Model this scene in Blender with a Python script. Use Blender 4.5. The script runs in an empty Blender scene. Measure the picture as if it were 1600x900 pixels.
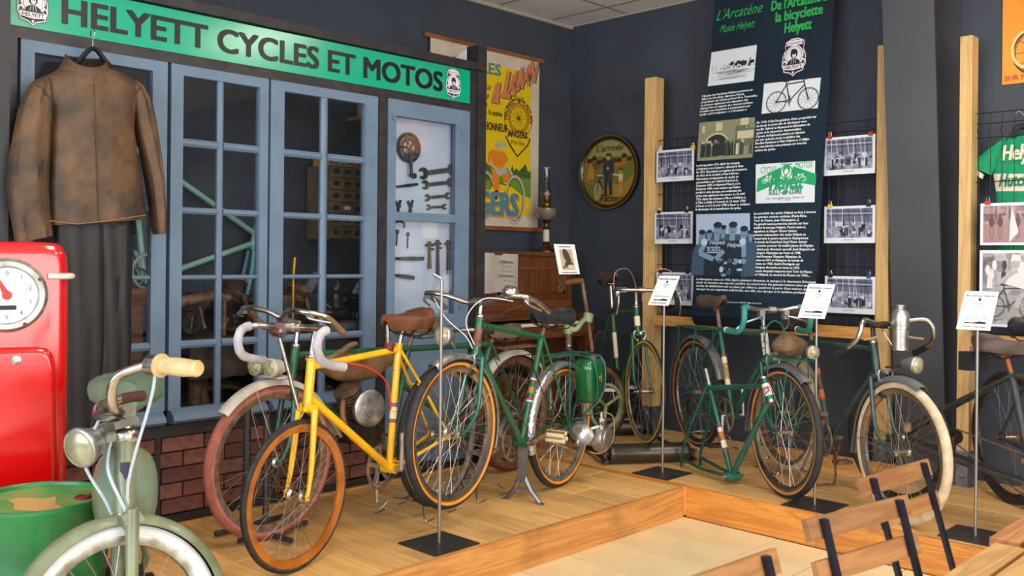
import bpy, math, random
from mathutils import Vector as V, Matrix
random.seed(11)
S = bpy.context.scene
COL = S.collection
PI = math.pi
# ------------------------------------------------------------------ camera
FPX, CAMH, HP = 1460.0, 1.43, 0.165           # focal length in pixels, camera height, platform height
YAW, ROLL = math.atan(1430 / 1460), math.atan(30 / 2920)
FW = V((-math.sin(YAW), math.cos(YAW), 0)); R0 = V((math.cos(YAW), math.sin(YAW), 0)); Z = V((0, 0, 1))
RT = R0 * math.cos(ROLL) + Z * math.sin(ROLL); UPV = Z * math.cos(ROLL) - R0 * math.sin(ROLL)
CAM = V((0, 0, CAMH))
cd = bpy.data.cameras.new('camera'); cam = bpy.data.objects.new('camera', cd); COL.objects.link(cam)
cd.sensor_width = 36; cd.lens = 36 * FPX / 1600; cd.shift_y = -44.7 / 1600; cd.clip_start = .05
cd.dof.use_dof = True; cd.dof.focus_distance = 4.9; cd.dof.aperture_fstop = 6.3
cam.matrix_world = Matrix(((RT.x, UPV.x, -FW.x, CAM.x), (RT.y, UPV.y, -FW.y, CAM.y), (RT.z, UPV.z, -FW.z, CAM.z), (0, 0, 0, 1)))
S.camera = cam
def ray(px, py): return FW + RT * ((px - 800) / FPX) + UPV * ((405.3 - py) / FPX)
def onz(px, py, z): r = ray(px, py); return CAM + r * ((z - CAMH) / r.z)
def onx(px, py, x): r = ray(px, py); return CAM + r * (x / r.x)
def ony(px, py, y): r = ray(px, py); return CAM + r * (y / r.y)
# ------------------------------------------------------------------ world, lights, exposure
w = bpy.data.worlds.new('world'); S.world = w; w.use_nodes = True
bg = w.node_tree.nodes['Background']; bg.inputs[0].default_value = (.80, .88, 1, 1); bg.inputs[1].default_value = .55
def area(name, loc, look, sx, sy, watt, col):
    d = bpy.data.lights.new(name, 'AREA'); d.shape = 'RECTANGLE'; d.size = sx; d.size_y = sy; d.energy = watt; d.color = col
    o = bpy.data.objects.new(name, d); COL.objects.link(o); o.location = loc
    o.rotation_euler = (V(look) - V(loc)).to_track_quat('-Z', 'Y').to_euler(); return o
area('shopfront_daylight', (3.6, 1.2, 1.75), (-3, 2.6, .9), 6.0, 2.7, 250, (1, .93, .84))
area('rear_window_daylight', (-1.6, -3.4, 1.9), (-2.6, 3, 1.0), 4.6, 2.4, 215, (.93, .96, 1))
for i, (lx, ly) in enumerate([(-1.6, 1.7), (-1.2, 4.2), (.6, 2.6)]):
    area('ceiling_luminaire', (lx, ly, 3.30), (lx, ly, 0), 1.2, .6, 34, (1, .9, .76))
S.view_settings.view_transform = 'Standard'; S.view_settings.look = 'None'
S.view_settings.gamma = 1; S.view_settings.use_curve_mapping = False
S.view_settings.exposure = 0.3
# ------------------------------------------------------------------ materials
def lin(c): return tuple(((x / 255) / 12.92 if x <= 10 else ((x / 255 + .055) / 1.055) ** 2.4) for x in c[:3]) + (1,)
MATS = {}
def mat(name, c, rough=.5, metal=0, c2=None, scale=8, amt=.5, stretch=None, bump=0, coat=0, detail=4, emit=0, bscale=None, sharp=(.35, .65), alpha=None):
    if name in MATS: return MATS[name]
    m = bpy.data.materials.new(name); MATS[name] = m; m.use_nodes = True
    n = m.node_tree.nodes; L = m.node_tree.links; b = n['Principled BSDF']
    b.inputs['Base Color'].default_value = lin(c); b.inputs['Roughness'].default_value = rough; b.inputs['Metallic'].default_value = metal
    if coat: b.inputs['Coat Weight'].default_value = coat; b.inputs['Coat Roughness'].default_value = .12
    if c2 or bump:
        tc = n.new('ShaderNodeTexCoord'); mp = n.new('ShaderNodeMapping'); L.new(tc.outputs['Object'], mp.inputs[0])
        if stretch: mp.inputs['Scale'].default_value = stretch
        nz = n.new('ShaderNodeTexNoise'); nz.inputs['Scale'].default_value = scale; nz.inputs['Detail'].default_value = detail; L.new(mp.outputs[0], nz.inputs['Vector'])
        if c2:
            rp = n.new('ShaderNodeValToRGB'); rp.color_ramp.elements[0].position = sharp[0]; rp.color_ramp.elements[1].position = sharp[1]
            rp.color_ramp.elements[0].color = lin(c); rp.color_ramp.elements[1].color = lin(c2)
            L.new(nz.outputs['Fac'], rp.inputs[0]); L.new(rp.outputs[0], b.inputs['Base Color'])
        if bump:
            bp = n.new('ShaderNodeBump'); bp.inputs['Strength'].default_value = bump; bp.inputs['Distance'].default_value = .01
            if bscale:
                n2 = n.new('ShaderNodeTexNoise'); n2.inputs['Scale'].default_value = bscale; L.new(mp.outputs[0], n2.inputs['Vector']); L.new(n2.outputs['Fac'], bp.inputs['Height'])
            else: L.new(nz.outputs['Fac'], bp.inputs['Height'])
            L.new(bp.outputs[0], b.inputs['Normal'])
    if emit: b.inputs['Emission Color'].default_value = lin(c); b.inputs['Emission Strength'].default_value = emit
    return m
def wood(name, c, c2, axis=0, rough=.5, scale=5, dark=None, coat=0, ring=1.0):
    """plank wood: grain stretched along one local axis, a few knots"""
    if name in MATS: return MATS[name]
    m = bpy.data.materials.new(name); MATS[name] = m; m.use_nodes = True
    n = m.node_tree.nodes; L = m.node_tree.links; b = n['Principled BSDF']; b.inputs['Roughness'].default_value = rough
    if coat: b.inputs['Coat Weight'].default_value = coat
    tc = n.new('ShaderNodeTexCoord'); oi = n.new('ShaderNodeObjectInfo')
    ad = n.new('ShaderNodeVectorMath'); ad.operation = 'ADD'; sc = n.new('ShaderNodeVectorMath'); sc.operation = 'SCALE'
    cb = n.new('ShaderNodeCombineXYZ'); L.new(oi.outputs['Random'], cb.inputs[0]); L.new(oi.outputs['Random'], cb.inputs[1]); L.new(oi.outputs['Random'], cb.inputs[2])
    L.new(cb.outputs[0], sc.inputs[0]); sc.inputs['Scale'].default_value = 9
    L.new(tc.outputs['Object'], ad.inputs[0]); L.new(sc.outputs[0], ad.inputs[1])
    mp = n.new('ShaderNodeMapping'); st = [scale * 2.2] * 3; st[axis] = scale * .16; mp.inputs['Scale'].default_value = st; L.new(ad.outputs[0], mp.inputs[0])
    n1 = n.new('ShaderNodeTexNoise'); n1.inputs['Scale'].default_value = 1.6; n1.inputs['Detail'].default_value = 5; n1.inputs['Distortion'].default_value = .8 * ring; L.new(mp.outputs[0], n1.inputs['Vector'])
    wv = n.new('ShaderNodeMath'); wv.operation = 'MULTIPLY'; wv.inputs[1].default_value = 9; L.new(n1.outputs['Fac'], wv.inputs[0])
    fr = n.new('ShaderNodeMath'); fr.operation = 'PINGPONG'; fr.inputs[1].default_value = 1; L.new(wv.outputs[0], fr.inputs[0])
    r1 = n.new('ShaderNodeValToRGB'); r1.color_ramp.elements[0].color = lin(c); r1.color_ramp.elements[1].color = lin(c2); L.new(fr.outputs[0], r1.inputs[0])
    hs = n.new('ShaderNodeHueSaturation'); vr = n.new('ShaderNodeMapRange'); vr.inputs['To Min'].default_value = .84; vr.inputs['To Max'].default_value = 1.14
    L.new(oi.outputs['Random'], vr.inputs['Value']); L.new(vr.outputs[0], hs.inputs['Value']); L.new(r1.outputs[0], hs.inputs['Color'])
    out = hs.outputs[0]
    if dark:
        n3 = n.new('ShaderNodeTexNoise'); n3.inputs['Scale'].default_value = 3.1; n3.inputs['Detail'].default_value = 3; L.new(ad.outputs[0], n3.inputs['Vector'])
        r3 = n.new('ShaderNodeValToRGB'); r3.color_ramp.elements[0].position = .56; r3.color_ramp.elements[1].position = .74
        r3.color_ramp.elements[1].color = (.55, .55, .55, 1); r3.color_ramp.elements[0].color = (0, 0, 0, 1); L.new(n3.outputs['Fac'], r3.inputs[0])
        mx = n.new('ShaderNodeMixRGB'); L.new(r3.outputs[0], mx.inputs[0]); L.new(out, mx.inputs[1]); mx.inputs[2].default_value = lin(dark); out = mx.outputs[0]
    L.new(out, b.inputs['Base Color'])
    bp = n.new('ShaderNodeBump'); bp.inputs['Strength'].default_value = .12; bp.inputs['Distance'].default_value = .004; L.new(fr.outputs[0], bp.inputs['Height']); L.new(bp.outputs[0], b.inputs['Normal'])
    return m
def glassmat(name, tint=(1, 1, 1), refl=1.0, rough=.02):
    if name in MATS: return MATS[name]
    m = bpy.data.materials.new(name); MATS[name] = m; m.use_nodes = True
    n = m.node_tree.nodes; L = m.node_tree.links; n.remove(n['Principled BSDF'])
    t = n.new('ShaderNodeBsdfTransparent'); t.inputs[0].default_value = (*tint, 1); g = n.new('ShaderNodeBsdfGlossy'); g.inputs['Roughness'].default_value = rough
    fz = n.new('ShaderNodeFresnel'); fz.inputs[0].default_value = 1.45; mu = n.new('ShaderNodeMath'); mu.operation = 'MULTIPLY'; mu.inputs[1].default_value = refl
    L.new(fz.outputs[0], mu.inputs[0]); mx = n.new('ShaderNodeMixShader'); L.new(mu.outputs[0], mx.inputs[0]); L.new(t.outputs[0], mx.inputs[1]); L.new(g.outputs[0], mx.inputs[2])
    L.new(mx.outputs[0], n['Material Output'].inputs[0]); return m
def photomat(name, dark, light, scale, seed, tone=.5, vstretch=1.0):
    """a flat printed photograph: blocks of light and dark"""
    if name in MATS: return MATS[name]
    m = bpy.data.materials.new(name); MATS[name] = m; m.use_nodes = True
    n = m.node_tree.nodes; L = m.node_tree.links; b = n['Principled BSDF']; b.inputs['Roughness'].default_value = .3
    tc = n.new('ShaderNodeTexCoord'); mp = n.new('ShaderNodeMapping'); mp.inputs['Location'].default_value = (seed * 3.1, seed * 1.7, seed * .9); mp.inputs['Scale'].default_value = (1, 1, vstretch)
    L.new(tc.outputs['Object'], mp.inputs[0])
    vo = n.new('ShaderNodeTexVoronoi'); vo.distance = 'CHEBYCHEV'; vo.inputs['Scale'].default_value = scale; L.new(mp.outputs[0], vo.inputs['Vector'])
    nz = n.new('ShaderNodeTexNoise'); nz.inputs['Scale'].default_value = scale * .9; nz.inputs['Detail'].default_value = 8; nz.inputs['Roughness'].default_value = .75; L.new(mp.outputs[0], nz.inputs['Vector'])
    bw = n.new('ShaderNodeRGBToBW'); L.new(vo.outputs['Color'], bw.inputs[0])
    mx = n.new('ShaderNodeMath'); mx.operation = 'MULTIPLY_ADD'; mx.inputs[1].default_value = .45; L.new(bw.outputs[0], mx.inputs[0]); L.new(nz.outputs['Fac'], mx.inputs[2])
    rp = n.new('ShaderNodeValToRGB'); rp.color_ramp.elements[0].position = tone; rp.color_ramp.elements[1].position = tone + .45
    rp.color_ramp.elements[0].color = lin(dark); rp.color_ramp.elements[1].color = lin(light); L.new(mx.outputs[0], rp.inputs[0]); L.new(rp.outputs[0], b.inputs['Base Color'])
    return m
# ------------------------------------------------------------------ mesh building
def perp(d):
    a = V((0, 0, 1)) if abs(d.z) < .9 else V((1, 0, 0)); u = d.cross(a).normalized(); return u, d.cross(u).normalized()
class MB:
    def __init__(s): s.v = []; s.f = []; s.m = []; s.sm = []
    def add(s, vs, fs, m=0, smooth=True):
        o = len(s.v); s.v += [V(p) for p in vs]
        for q in fs: s.f.append(tuple(o + i for i in q)); s.m.append(m); s.sm.append(smooth)
        return s
    def box(s, c, size, m=0, R=None):
        x, y, z = [k / 2 for k in size]; c = V(c)
        vs = [V((a * x, b * y, d * z)) for d in (-1, 1) for b in (-1, 1) for a in (-1, 1)]
        if R: vs = [R @ p for p in vs]
        return s.add([c + p for p in vs], [(0, 2, 3, 1), (4, 5, 7, 6), (0, 1, 5, 4), (2, 6, 7, 3), (0, 4, 6, 2), (1, 3, 7, 5)], m, False)
    def bb(s, a, b, m=0):
        return s.box([(p + q) / 2 for p, q in zip(a, b)], [abs(q - p) for p, q in zip(a, b)], m)
    def rings(s, rg, m=0, closed=False, caps=True, smooth=True):
        n = len(rg[0]); vs = [p for r in rg for p in r]; fs = []; k = len(rg)
        for i in range(k if closed else k - 1):
            j = (i + 1) % k
            for a in range(n): fs.append((i * n + a, i * n + (a + 1) % n, j * n + (a + 1) % n, j * n + a))
        s.add(vs, fs, m, smooth)
        if caps and not closed:
            s.add(rg[0], [tuple(reversed(range(n)))], m, False); s.add(rg[-1], [tuple(range(n))], m, False)
        return s
    def tube(s, pts, r, n=8, m=0, closed=False, caps=True, flat=1.0, smooth=True):
        pts = [V(p) for p in pts]; k = len(pts); rs = r if isinstance(r, (list, tuple)) else [r] * k
        rg = []; u = None
        for i in range(k):
            if closed: d = (pts[(i + 1) % k] - pts[i - 1])
            else: d = pts[min(i + 1, k - 1)] - pts[max(i - 1, 0)]
            if d.length < 1e-9: d = V((0, 0, 1))
            d.normalize()
            if u is None: u, w_ = perp(d)
            else:
                u = u - d * u.dot(d)
                u = perp(d)[0] if u.length < 1e-6 else u.normalized()
            w_ = d.cross(u)
            rg.append([pts[i] + (u * math.cos(2 * PI * a / n) + w_ * math.sin(2 * PI * a / n) * flat) * rs[i] for a in range(n)])
        return s.rings(rg, m, closed, caps, smooth)
    def lathe(s, prof, o=(0, 0, 0), ax=(0, 0, 1), n=20, m=0, smooth=True, caps=True):
        o = V(o); ax = V(ax).normalized(); u, w_ = perp(ax)
        return s.rings([[o + ax * h + (u * math.cos(2 * PI * a / n) + w_ * math.sin(2 * PI * a / n)) * max(r, 1e-5) for a in range(n)] for r, h in prof], m, False, caps, smooth)
    def revolve(s, prof, o, ax, n=48, ms=None, smooth=True):
        """closed profile [(r,h)] swept right round the axis; ms = material per profile edge"""
        o = V(o); ax = V(ax).normalized(); u, w_ = perp(ax); k = len(prof); base = len(s.v)
        for a in range(n):
            d = u * math.cos(2 * PI * a / n) + w_ * math.sin(2 * PI * a / n)
            s.v += [o + ax * h + d * r for r, h in prof]
        for a in range(n):
            b = (a + 1) % n
            for i in range(k):
                j = (i + 1) % k; s.f.append((base + a * k + i, base + b * k + i, base + b * k + j, base + a * k + j)); s.m.append(ms[i] if ms else 0); s.sm.append(smooth)
        return s
    def prism(s, poly, o, ux, uy, dep, m=0, smooth=False):
        o = V(o); ux = V(ux); uy = V(uy); dep = V(dep); n = len(poly)
        a = [o + ux * x + uy * y for x, y in poly]; b = [p + dep for p in a]
        s.add(a + b, [tuple(range(n)), tuple(reversed(range(n, 2 * n)))] + [(i, i + n, (i + 1) % n + n, (i + 1) % n) for i in range(n)], m, smooth); return s
    def ell(s, c, r, m=0, nu=14, nv=9, R=None):
        c = V(c); rg = []
        for j in range(1, nv):
            t = PI * j / nv
            ring = [V((math.sin(t) * math.cos(2 * PI * a / nu) * r[0], math.sin(t) * math.sin(2 * PI * a / nu) * r[1], math.cos(t) * r[2])) for a in range(nu)]
            rg.append([c + (R @ p if R else p) for p in ring])
        top = V((0, 0, r[2])); bot = V((0, 0, -r[2]))
        o = len(s.v); s.rings(rg, m, caps=False)
        s.v += [c + (R @ top if R else top), c + (R @ bot if R else bot)]; T = len(s.v) - 2; k = (nv - 2) * nu
        for a in range(nu):
            s.f.append((o + (a + 1) % nu, o + a, T)); s.m.append(m); s.sm.append(True)
            s.f.append((o + k + a, o + k + (a + 1) % nu, T + 1)); s.m.append(m); s.sm.append(True)
        return s
    def xf(s, M, start=0):
        for i in range(start, len(s.v)): s.v[i] = M @ s.v[i]
        return s
    def build(s, name, mats, parent=None, local=False, **kw):
        mats = mats if isinstance(mats, (list, tuple)) else [mats]
        loc = V((0, 0, 0))
        if parent is not None:
            if not local:
                Mi = WM[parent.name].inverted(); s.v = [Mi @ p for p in s.v]
        else:
            xs = [p.x for p in s.v]; ys = [p.y for p in s.v]; zs = [p.z for p in s.v]
            loc = V(((min(xs) + max(xs)) / 2, (min(ys) + max(ys)) / 2, min(zs))); s.v = [p - loc for p in s.v]
        me = bpy.data.meshes.new(name); me.from_pydata([tuple(p) for p in s.v], [], s.f)
        for q in mats: me.materials.append(q)
        me.polygons.foreach_set('material_index', s.m); me.polygons.foreach_set('use_smooth', s.sm); me.update()
        if any(s.sm): me.set_sharp_from_angle(angle=math.radians(48))
        o = bpy.data.objects.new(name, me); COL.objects.link(o); o.location = loc
        if parent is not None: o.parent = parent; WM[o.name] = WM[parent.name]
        else: WM[o.name] = Matrix.Translation(loc)
        return tag(o, **kw)
WM = {}
def tag(o, label=None, cat=None, group=None, kind=None):
    if label: o['label'] = label
    if cat: o['category'] = cat
    if group: o['group'] = group
    if kind: o['kind'] = kind
    return o
def thing(name, loc, rz=0, **kw):
    o = bpy.data.objects.new(name, None); COL.objects.link(o); o.location = loc; o.rotation_euler = (0, 0, rz); o.empty_display_size = .05
    WM[o.name] = Matrix.Translation(V(loc)) @ Matrix.Rotation(rz, 4, 'Z'); return tag(o, **kw)
def inst(name, me, loc, parent, rot=None, scale=None):
    """a piece that shares its mesh with its twins (world location)"""
    o = bpy.data.objects.new(name, me); COL.objects.link(o); o.parent = parent; o.location = WM[parent.name].inverted() @ V(loc)
    if rot: o.rotation_euler = rot
    if scale: o.scale = scale
    WM[o.name] = WM[parent.name]; return o
def mesh_of(mb, name, mats):
    me = bpy.data.meshes.new(name); me.from_pydata([tuple(p) for p in mb.v], [], mb.f)
    for q in (mats if isinstance(mats, (list, tuple)) else [mats]): me.materials.append(q)
    me.polygons.foreach_set('material_index', mb.m); me.polygons.foreach_set('use_smooth', mb.sm); me.update(); return me
def text_into(mb, txt, o, ux, uy, size, m=0, align='LEFT', bold=0, shear=0, width=None, space=1, depth=.0004, res=2, line=1.0, xs=1.0):
    """flat lettering: writes the outlines of txt on the plane o + ux*x + uy*y"""
    cu = bpy.data.curves.new('lettering', 'FONT'); cu.body = txt; cu.size = size; cu.align_x = align; cu.shear = shear
    cu.space_character = space; cu.resolution_u = res; cu.space_line = line; cu.fill_mode = 'FRONT'
    ob = bpy.data.objects.new('lettering', cu); me = bpy.data.meshes.new_from_object(ob)
    o = V(o); ux = V(ux); uy = V(uy); nn = ux.cross(uy).normalized() * depth
    k = xs
    if width and len(me.vertices):
        x0 = min(v.co.x for v in me.vertices); x1 = max(v.co.x for v in me.vertices); k = width / max(x1 - x0, 1e-6)
    bo = bold * size
    n1 = ux.cross(uy).normalized()
    if n1.dot(CAM - o) < 0: n1 = -n1; nn = -nn
    for ci, (dx, dy) in enumerate([(0, 0)] if not bold else [(-bo, -bo * .6), (bo, bo * .6), (-bo, bo * .6), (bo, -bo * .6)]):
        mb.add([o + ux * (v.co.x * k + dx) + uy * (v.co.y + dy) + nn + n1 * (.00005 * ci) for v in me.vertices], [tuple(p.vertices) for p in me.polygons], m, False)
    bpy.data.objects.remove(ob); bpy.data.meshes.remove(me); bpy.data.curves.remove(cu); return mb
def arc(c, r, a0, a1, n, ux=V((1, 0, 0)), uy=V((0, 0, 1))):
    return [V(c) + V(ux) * (r * math.cos(a0 + (a1 - a0) * i / n)) + V(uy) * (r * math.sin(a0 + (a1 - a0) * i / n)) for i in range(n + 1)]
def smooth_path(pts, sub=4):
    pts = [V(p) for p in pts]; out = []
    for i in range(len(pts) - 1):
        p0 = pts[max(i - 1, 0)]; p1 = pts[i]; p2 = pts[i + 1]; p3 = pts[min(i + 2, len(pts) - 1)]
        for k in range(sub):
            t = k / sub; out.append(.5 * ((2 * p1) + (p2 - p0) * t + (2 * p0 - 5 * p1 + 4 * p2 - p3) * t * t + (3 * p1 - p0 - 3 * p2 + p3) * t ** 3))
    return out + [pts[-1]]
# common materials
M_slate = mat('slate_wall_paint', (52, 60, 72), .7, c2=(58, 66, 78), scale=2.5, bump=.05, bscale=60)
M_blue = mat('blue_joinery_paint', (92, 114, 138), .5, c2=(100, 124, 149), scale=6, bump=.05, bscale=30)
M_steel = mat('dark_steel_tube', (48, 47, 50), .45, metal=.5, c2=(62, 60, 62), scale=14)
M_black = mat('black_rubber', (24, 25, 28), .7, c2=(40, 41, 44), scale=30)
M_chrome = mat('aged_chrome', (190, 188, 182), .25, metal=1, c2=(140, 122, 100), scale=26, sharp=(.5, .8))
M_alu = mat('dull_aluminium', (196, 198, 200), .38, metal=.9, c2=(150, 148, 144), scale=22)
M_white = mat('white_paper', (236, 238, 242), .6)
M_ink = mat('dark_ink', (24, 28, 44), .6)
# ================================================================== THE SETTING
XF, XL, YB, CEIL = -4.2, -5.07, 5.85, 3.36
CX0, CY0 = -2.956, 4.43                       # inner corner of the L-shaped platform
M_tile = mat('cream_tile', (226, 206, 164), .35, c2=(218, 196, 152), scale=3, coat=.1)
M_grout = mat('tile_grout', (118, 98, 72), .9)
M_plank = wood('platform_plank', (226, 180, 112), (208, 160, 94), 0, .5, 4, dark=(158, 122, 82))
M_plank2 = wood('platform_board', (216, 172, 112), (200, 154, 96), 0, .5, 3, dark=(160, 126, 88))
M_fasc = wood('fascia_board_y', (206, 148, 80), (180, 120, 60), 1, .5, 5, dark=(120, 80, 48))
M_fascx = wood('fascia_board_x', (214, 146, 66), (186, 116, 48), 0, .5, 5)
M_post = wood('pine_post', (202, 170, 114), (182, 146, 92), 2, .55, 7, dark=(140, 104, 66))
M_rail = wood('pine_rail', (204, 152, 84), (180, 126, 64), 0, .55, 7)
M_galv = mat('galvanised_steel', (150, 156, 162), .42, metal=.85, c2=(120, 126, 134), scale=18)
fl = MB().bb((-5.2, -4.2, -.1), (4.2, 6, -.004)).build('floor', M_grout, kind='structure')
T = .33; tm = MB(); g = .0032
tm.add([(-T/2+g, -T/2+g, -.004), (T/2-g, -T/2+g, -.004), (T/2-g, T/2-g, -.004), (-T/2+g, T/2-g, -.004), (-T/2+g+.001, -T/2+g+.001, 0), (T/2-g-.001, -T/2+g+.001, 0), (T/2-g-.001, T/2-g-.001, 0), (-T/2+g+.001, T/2-g-.001, 0)], [(4, 5, 6, 7), (0, 1, 5, 4), (1, 2, 6, 5), (2, 3, 7, 6), (3, 0, 4, 7)], 0, False)
tme = mesh_of(tm, 'tile', M_tile)
for i in range(-5, 12):
    for j in range(-9, 4):
        x = -2.72 + T * (i + .5); y = 3.43 + T * (j + .5)
        if (x > -3.2 or y < 1.9) and y < 4.55: inst('tile', tme, (x, y, 0), fl)
for i in range(-5, 14):
    for j in range(-15, -9):
        x = -2.72 + T * (i + .5); y = 3.43 + T * (j + .5)
        if x > -4.2: inst('tile', tme, (x, y, 0), fl)
def wall(name, a, b, m=M_slate): return MB().bb(a, b).build(name, m, kind='structure')
wall('wall_left', (XL - .15, -4, 0), (XL, YB, CEIL)); wall('wall_back', (XL - .15, YB, 0), (4, YB + .15, CEIL))
MB().bb((-4.45, .4, .165), (-4.12, onx(11, 200, -4.15).y, CEIL)).build('wall_partition', mat('partition_dark_paint', (46, 47, 52), .6), kind='structure')
# suspended ceiling: panels lying in a grid
M_pan = mat('ceiling_panel', (228, 228, 232), .9, c2=(214, 214, 220), scale=160, bump=.1)
ce = MB().bb((XL - .15, -4, CEIL + .02), (4, YB + .15, CEIL + .1)).build('ceiling', mat('ceiling_slab', (150, 150, 154), .9), kind='structure')
gp = onz(947, 12, CEIL); PS = .6
pm = mesh_of(MB().box((0, 0, 0), (PS - .026, PS - .026, .016)), 'ceiling_panel', M_pan)
M_tbar = mat('ceiling_grid_bar', (150, 148, 146), .5)
ix0 = int((XL - gp.x) / PS) - 1; iy1 = int((YB - gp.y) / PS) + 1
for i in range(ix0, ix0 + 15):
    for j in range(iy1 - 16, iy1 + 1):
        x = gp.x + PS * (i + .5); y = gp.y + PS * (j + .5)
        if XL - .28 < x < 3.6 and -3.6 < y < YB + .28:
            inst('ceiling_panel', pm, (x, y, CEIL + .012), ce)
tb = MB()
for i in range(ix0, ix0 + 15):
    x = gp.x + PS * i
    if x > XL: tb.bb((x - .013, -4, CEIL + .003), (x + .013, YB, CEIL + .012))
for j in range(iy1 - 16, iy1 + 1):
    y = gp.y + PS * j
    if y < YB: tb.bb((XL, y - .013, CEIL + .002), (4, y + .013, CEIL + .011))
tb.build('grid_bars', M_tbar, ce)
MB().bb((XL, -4, CEIL - .028), (XL + .022, YB, CEIL)).build('trim_1', mat('wall_angle_trim', (168, 160, 146), .6), kind='structure')
MB().bb((XL, YB - .02, CEIL - .012), (4, YB, CEIL)).build('trim_2', MATS['wall_angle_trim'], kind='structure')
# ------------------------------------------------------------------ the wooden platform, two arms
pl = thing('display_platform', (-3.7, 2.3, 0), label='wooden plank platform under the yellow bicycle, along the shop front', cat='platform')
PW = .187; yb = CY0 - .014; first = True
pk = {}
def plankmesh(L_, W_, name, m):
    k = (round(L_, 3), round(W_, 3), name)
    if k not in pk:
        b = .004
        mb = MB(); lx, ly = L_ / 2, W_ / 2
        mb.add([(-lx, -ly, -.028), (lx, -ly, -.028), (lx, ly, -.028), (-lx, ly, -.028), (-lx, -ly, -b), (lx, -ly, -b), (lx, ly, -b), (-lx, ly, -b), (-lx + b, -ly + b, 0), (lx - b, -ly + b, 0), (lx - b, ly - b, 0), (-lx + b, ly - b, 0)],
               [(8, 9, 10, 11), (4, 5, 9, 8), (5, 6, 10, 9), (6, 7, 11, 10), (7, 4, 8, 11), (0, 1, 5, 4), (1, 2, 6, 5), (2, 3, 7, 6), (3, 0, 4, 7)], 0, False)
        pk[k] = mesh_of(mb, name, m)
    return pk[k]
y = yb; n = 0
while y > .3:
    wd = PW; xe = CX0 - .026 if y > 1.75 else -3.98; jx = [-3.52, -3.9, -3.3][n % 3] if n % 2 == 0 else None
    segs = [(XL + .02, xe)] if jx is None or xe < -3.5 else [(XL + .02, jx - .001), (jx + .001, xe)]
    for a, b in segs:
        inst('plank', plankmesh(b - a, wd - .003, 'plank', M_plank), ((a + b) / 2, y - wd / 2, HP - random.random() * .0012), pl)
    y -= wd; n += 1
yend = y + PW * math.ceil((1.75 - y) / PW) - PW
MB().bb((CX0 - .026, yend, 0), (CX0, CY0 - .027, HP + .002)).build('fascia_board', M_fasc, pl)
MB().bb((-3.95, yend - .026, 0), (CX0, yend - .001, HP + .002)).build('fascia_board', M_fascx, pl)
MB().bb((CX0 - .03, CY0 - .025, 0.01), (CX0 + .001, CY0 - .001, HP + .004)).build('corner_strip', wood('corner_batten', (222, 160, 80), (200, 136, 62), 2), pl)
MB().bb((XL + .02, yend + .01, 0), (CX0 - .03, 4.4, HP - .03)).bb((XL + .02, .4, 0), (-3.99, yend + .01, HP - .03)).build('joist_frame', M_fasc, pl)
pb = thing('display_platform', (-1.5, 5.2, 0), label='wooden platform along the back wall carrying the right-hand bicycles', cat='platform')
ys = CY0 + .026; rows = 6; bw = (YB - .01 - ys) / rows
for j in range(rows):
    xs = [XL + .02, -3.9 + .7 * (j % 2), -1.9 - .5 * (j % 3), .1 + .3 * (j % 2), 2.2]
    for a, b in zip(xs[:-1], xs[1:]):
        inst('plank', plankmesh(b - a - .002, bw - .002, 'plank', M_plank2), ((a + b) / 2, ys + bw * (j + .5), HP - random.random() * .001), pb)
jx = onz(1277, 803, HP).x
for a, b in ((CX0, jx - .001), (jx + .001, .3), (.302, 2.2)):
    MB().bb((a, CY0, 0), (b, CY0 + .026, HP + .002)).build('fascia_board', M_fascx, pb)
MB().bb((XL + .02, CY0, HP - .02), (CX0 - .002, CY0 + .024, HP + .006)).build('joint_batten', M_fascx, pb)
MB().bb((XL + .02, CY0 + .03, 0), (2.2, YB - .01, HP - .03)).build('joist_frame', M_fascx, pb)
MB().bb((-2.98, 5.50, HP), (-2.2, 5.54, HP + .075)).build('timber_batten', M_rail, label='low timber batten lying on the platform behind the whitewall bicycle', cat='batten')
# ------------------------------------------------------------------ shop front (facade)
def fp(px, py): p = onx(px, py, XF); return p.y, p.z
zs0 = (fp(14, 38)[1] + fp(730, 161)[1]) / 2            # lower edge of green sign
zs1 = (fp(400, 42)[1] + fp(730, 109)[1]) / 2
zt1 = (fp(400, 24)[1] + fp(742, 100)[1]) / 2
yL0 = fp(13, 60)[0]; yL1 = fp(27, 60)[0]; yM0 = fp(591, 250)[0]; yM1 = fp(604, 250)[0]; yR0 = fp(733, 250)[0]; yR1 = fp(757, 250)[0]
zw1 = fp(265, 95)[1]; zw0 = fp(262, 642)[1]; zsb = fp(262, 664)[1]
ff = thing('shopfront_frame', (XF, (yL0 + yR1) / 2, HP), label='black steel tube frame holding the blue windows and green sign', cat='frame')
D = .045
def fbox(nm, y0, y1, z0, z1, x0=XF - D, x1=XF + .004, m=M_steel, par=ff): return MB().bb((x0, y0, z0), (x1, y1, z1)).build(nm, m, par)
fbox('post', yL0, yL1, HP, zs0 - .05); fbox('post', yM0, yM1, HP, zs0 - .05)
fbox('post', yR0, yR0 + .052, HP, zt1 - .005); fbox('post', yR0 + .055, yR1, HP, fp(745, 70)[1], XF - .09, XF + .012)
fbox('beam', yL0, yR0, zs0 - .05, zs0 - .003, XF - D, XF + .006); fbox('beam', yL0 - .1, yR1 - .03, zs1 + .006, zt1, XF - .03, XF + .03)
fbox('beam', yL0, yM0, zsb - .055, zsb - .004); fbox('beam', yL0, yR0, HP, HP + .05); fbox('post', fp(242, 720)[0], fp(250, 720)[0], HP + .05, zsb - .055)
fbox('post', fp(420, 720)[0], fp(430, 720)[0], HP + .05, zsb - .055)
fbox('return_tube', yR0 + .03, yR0 + .07, zt1 - .05, zt1 - .005, XL + .01, XF - D)
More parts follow.
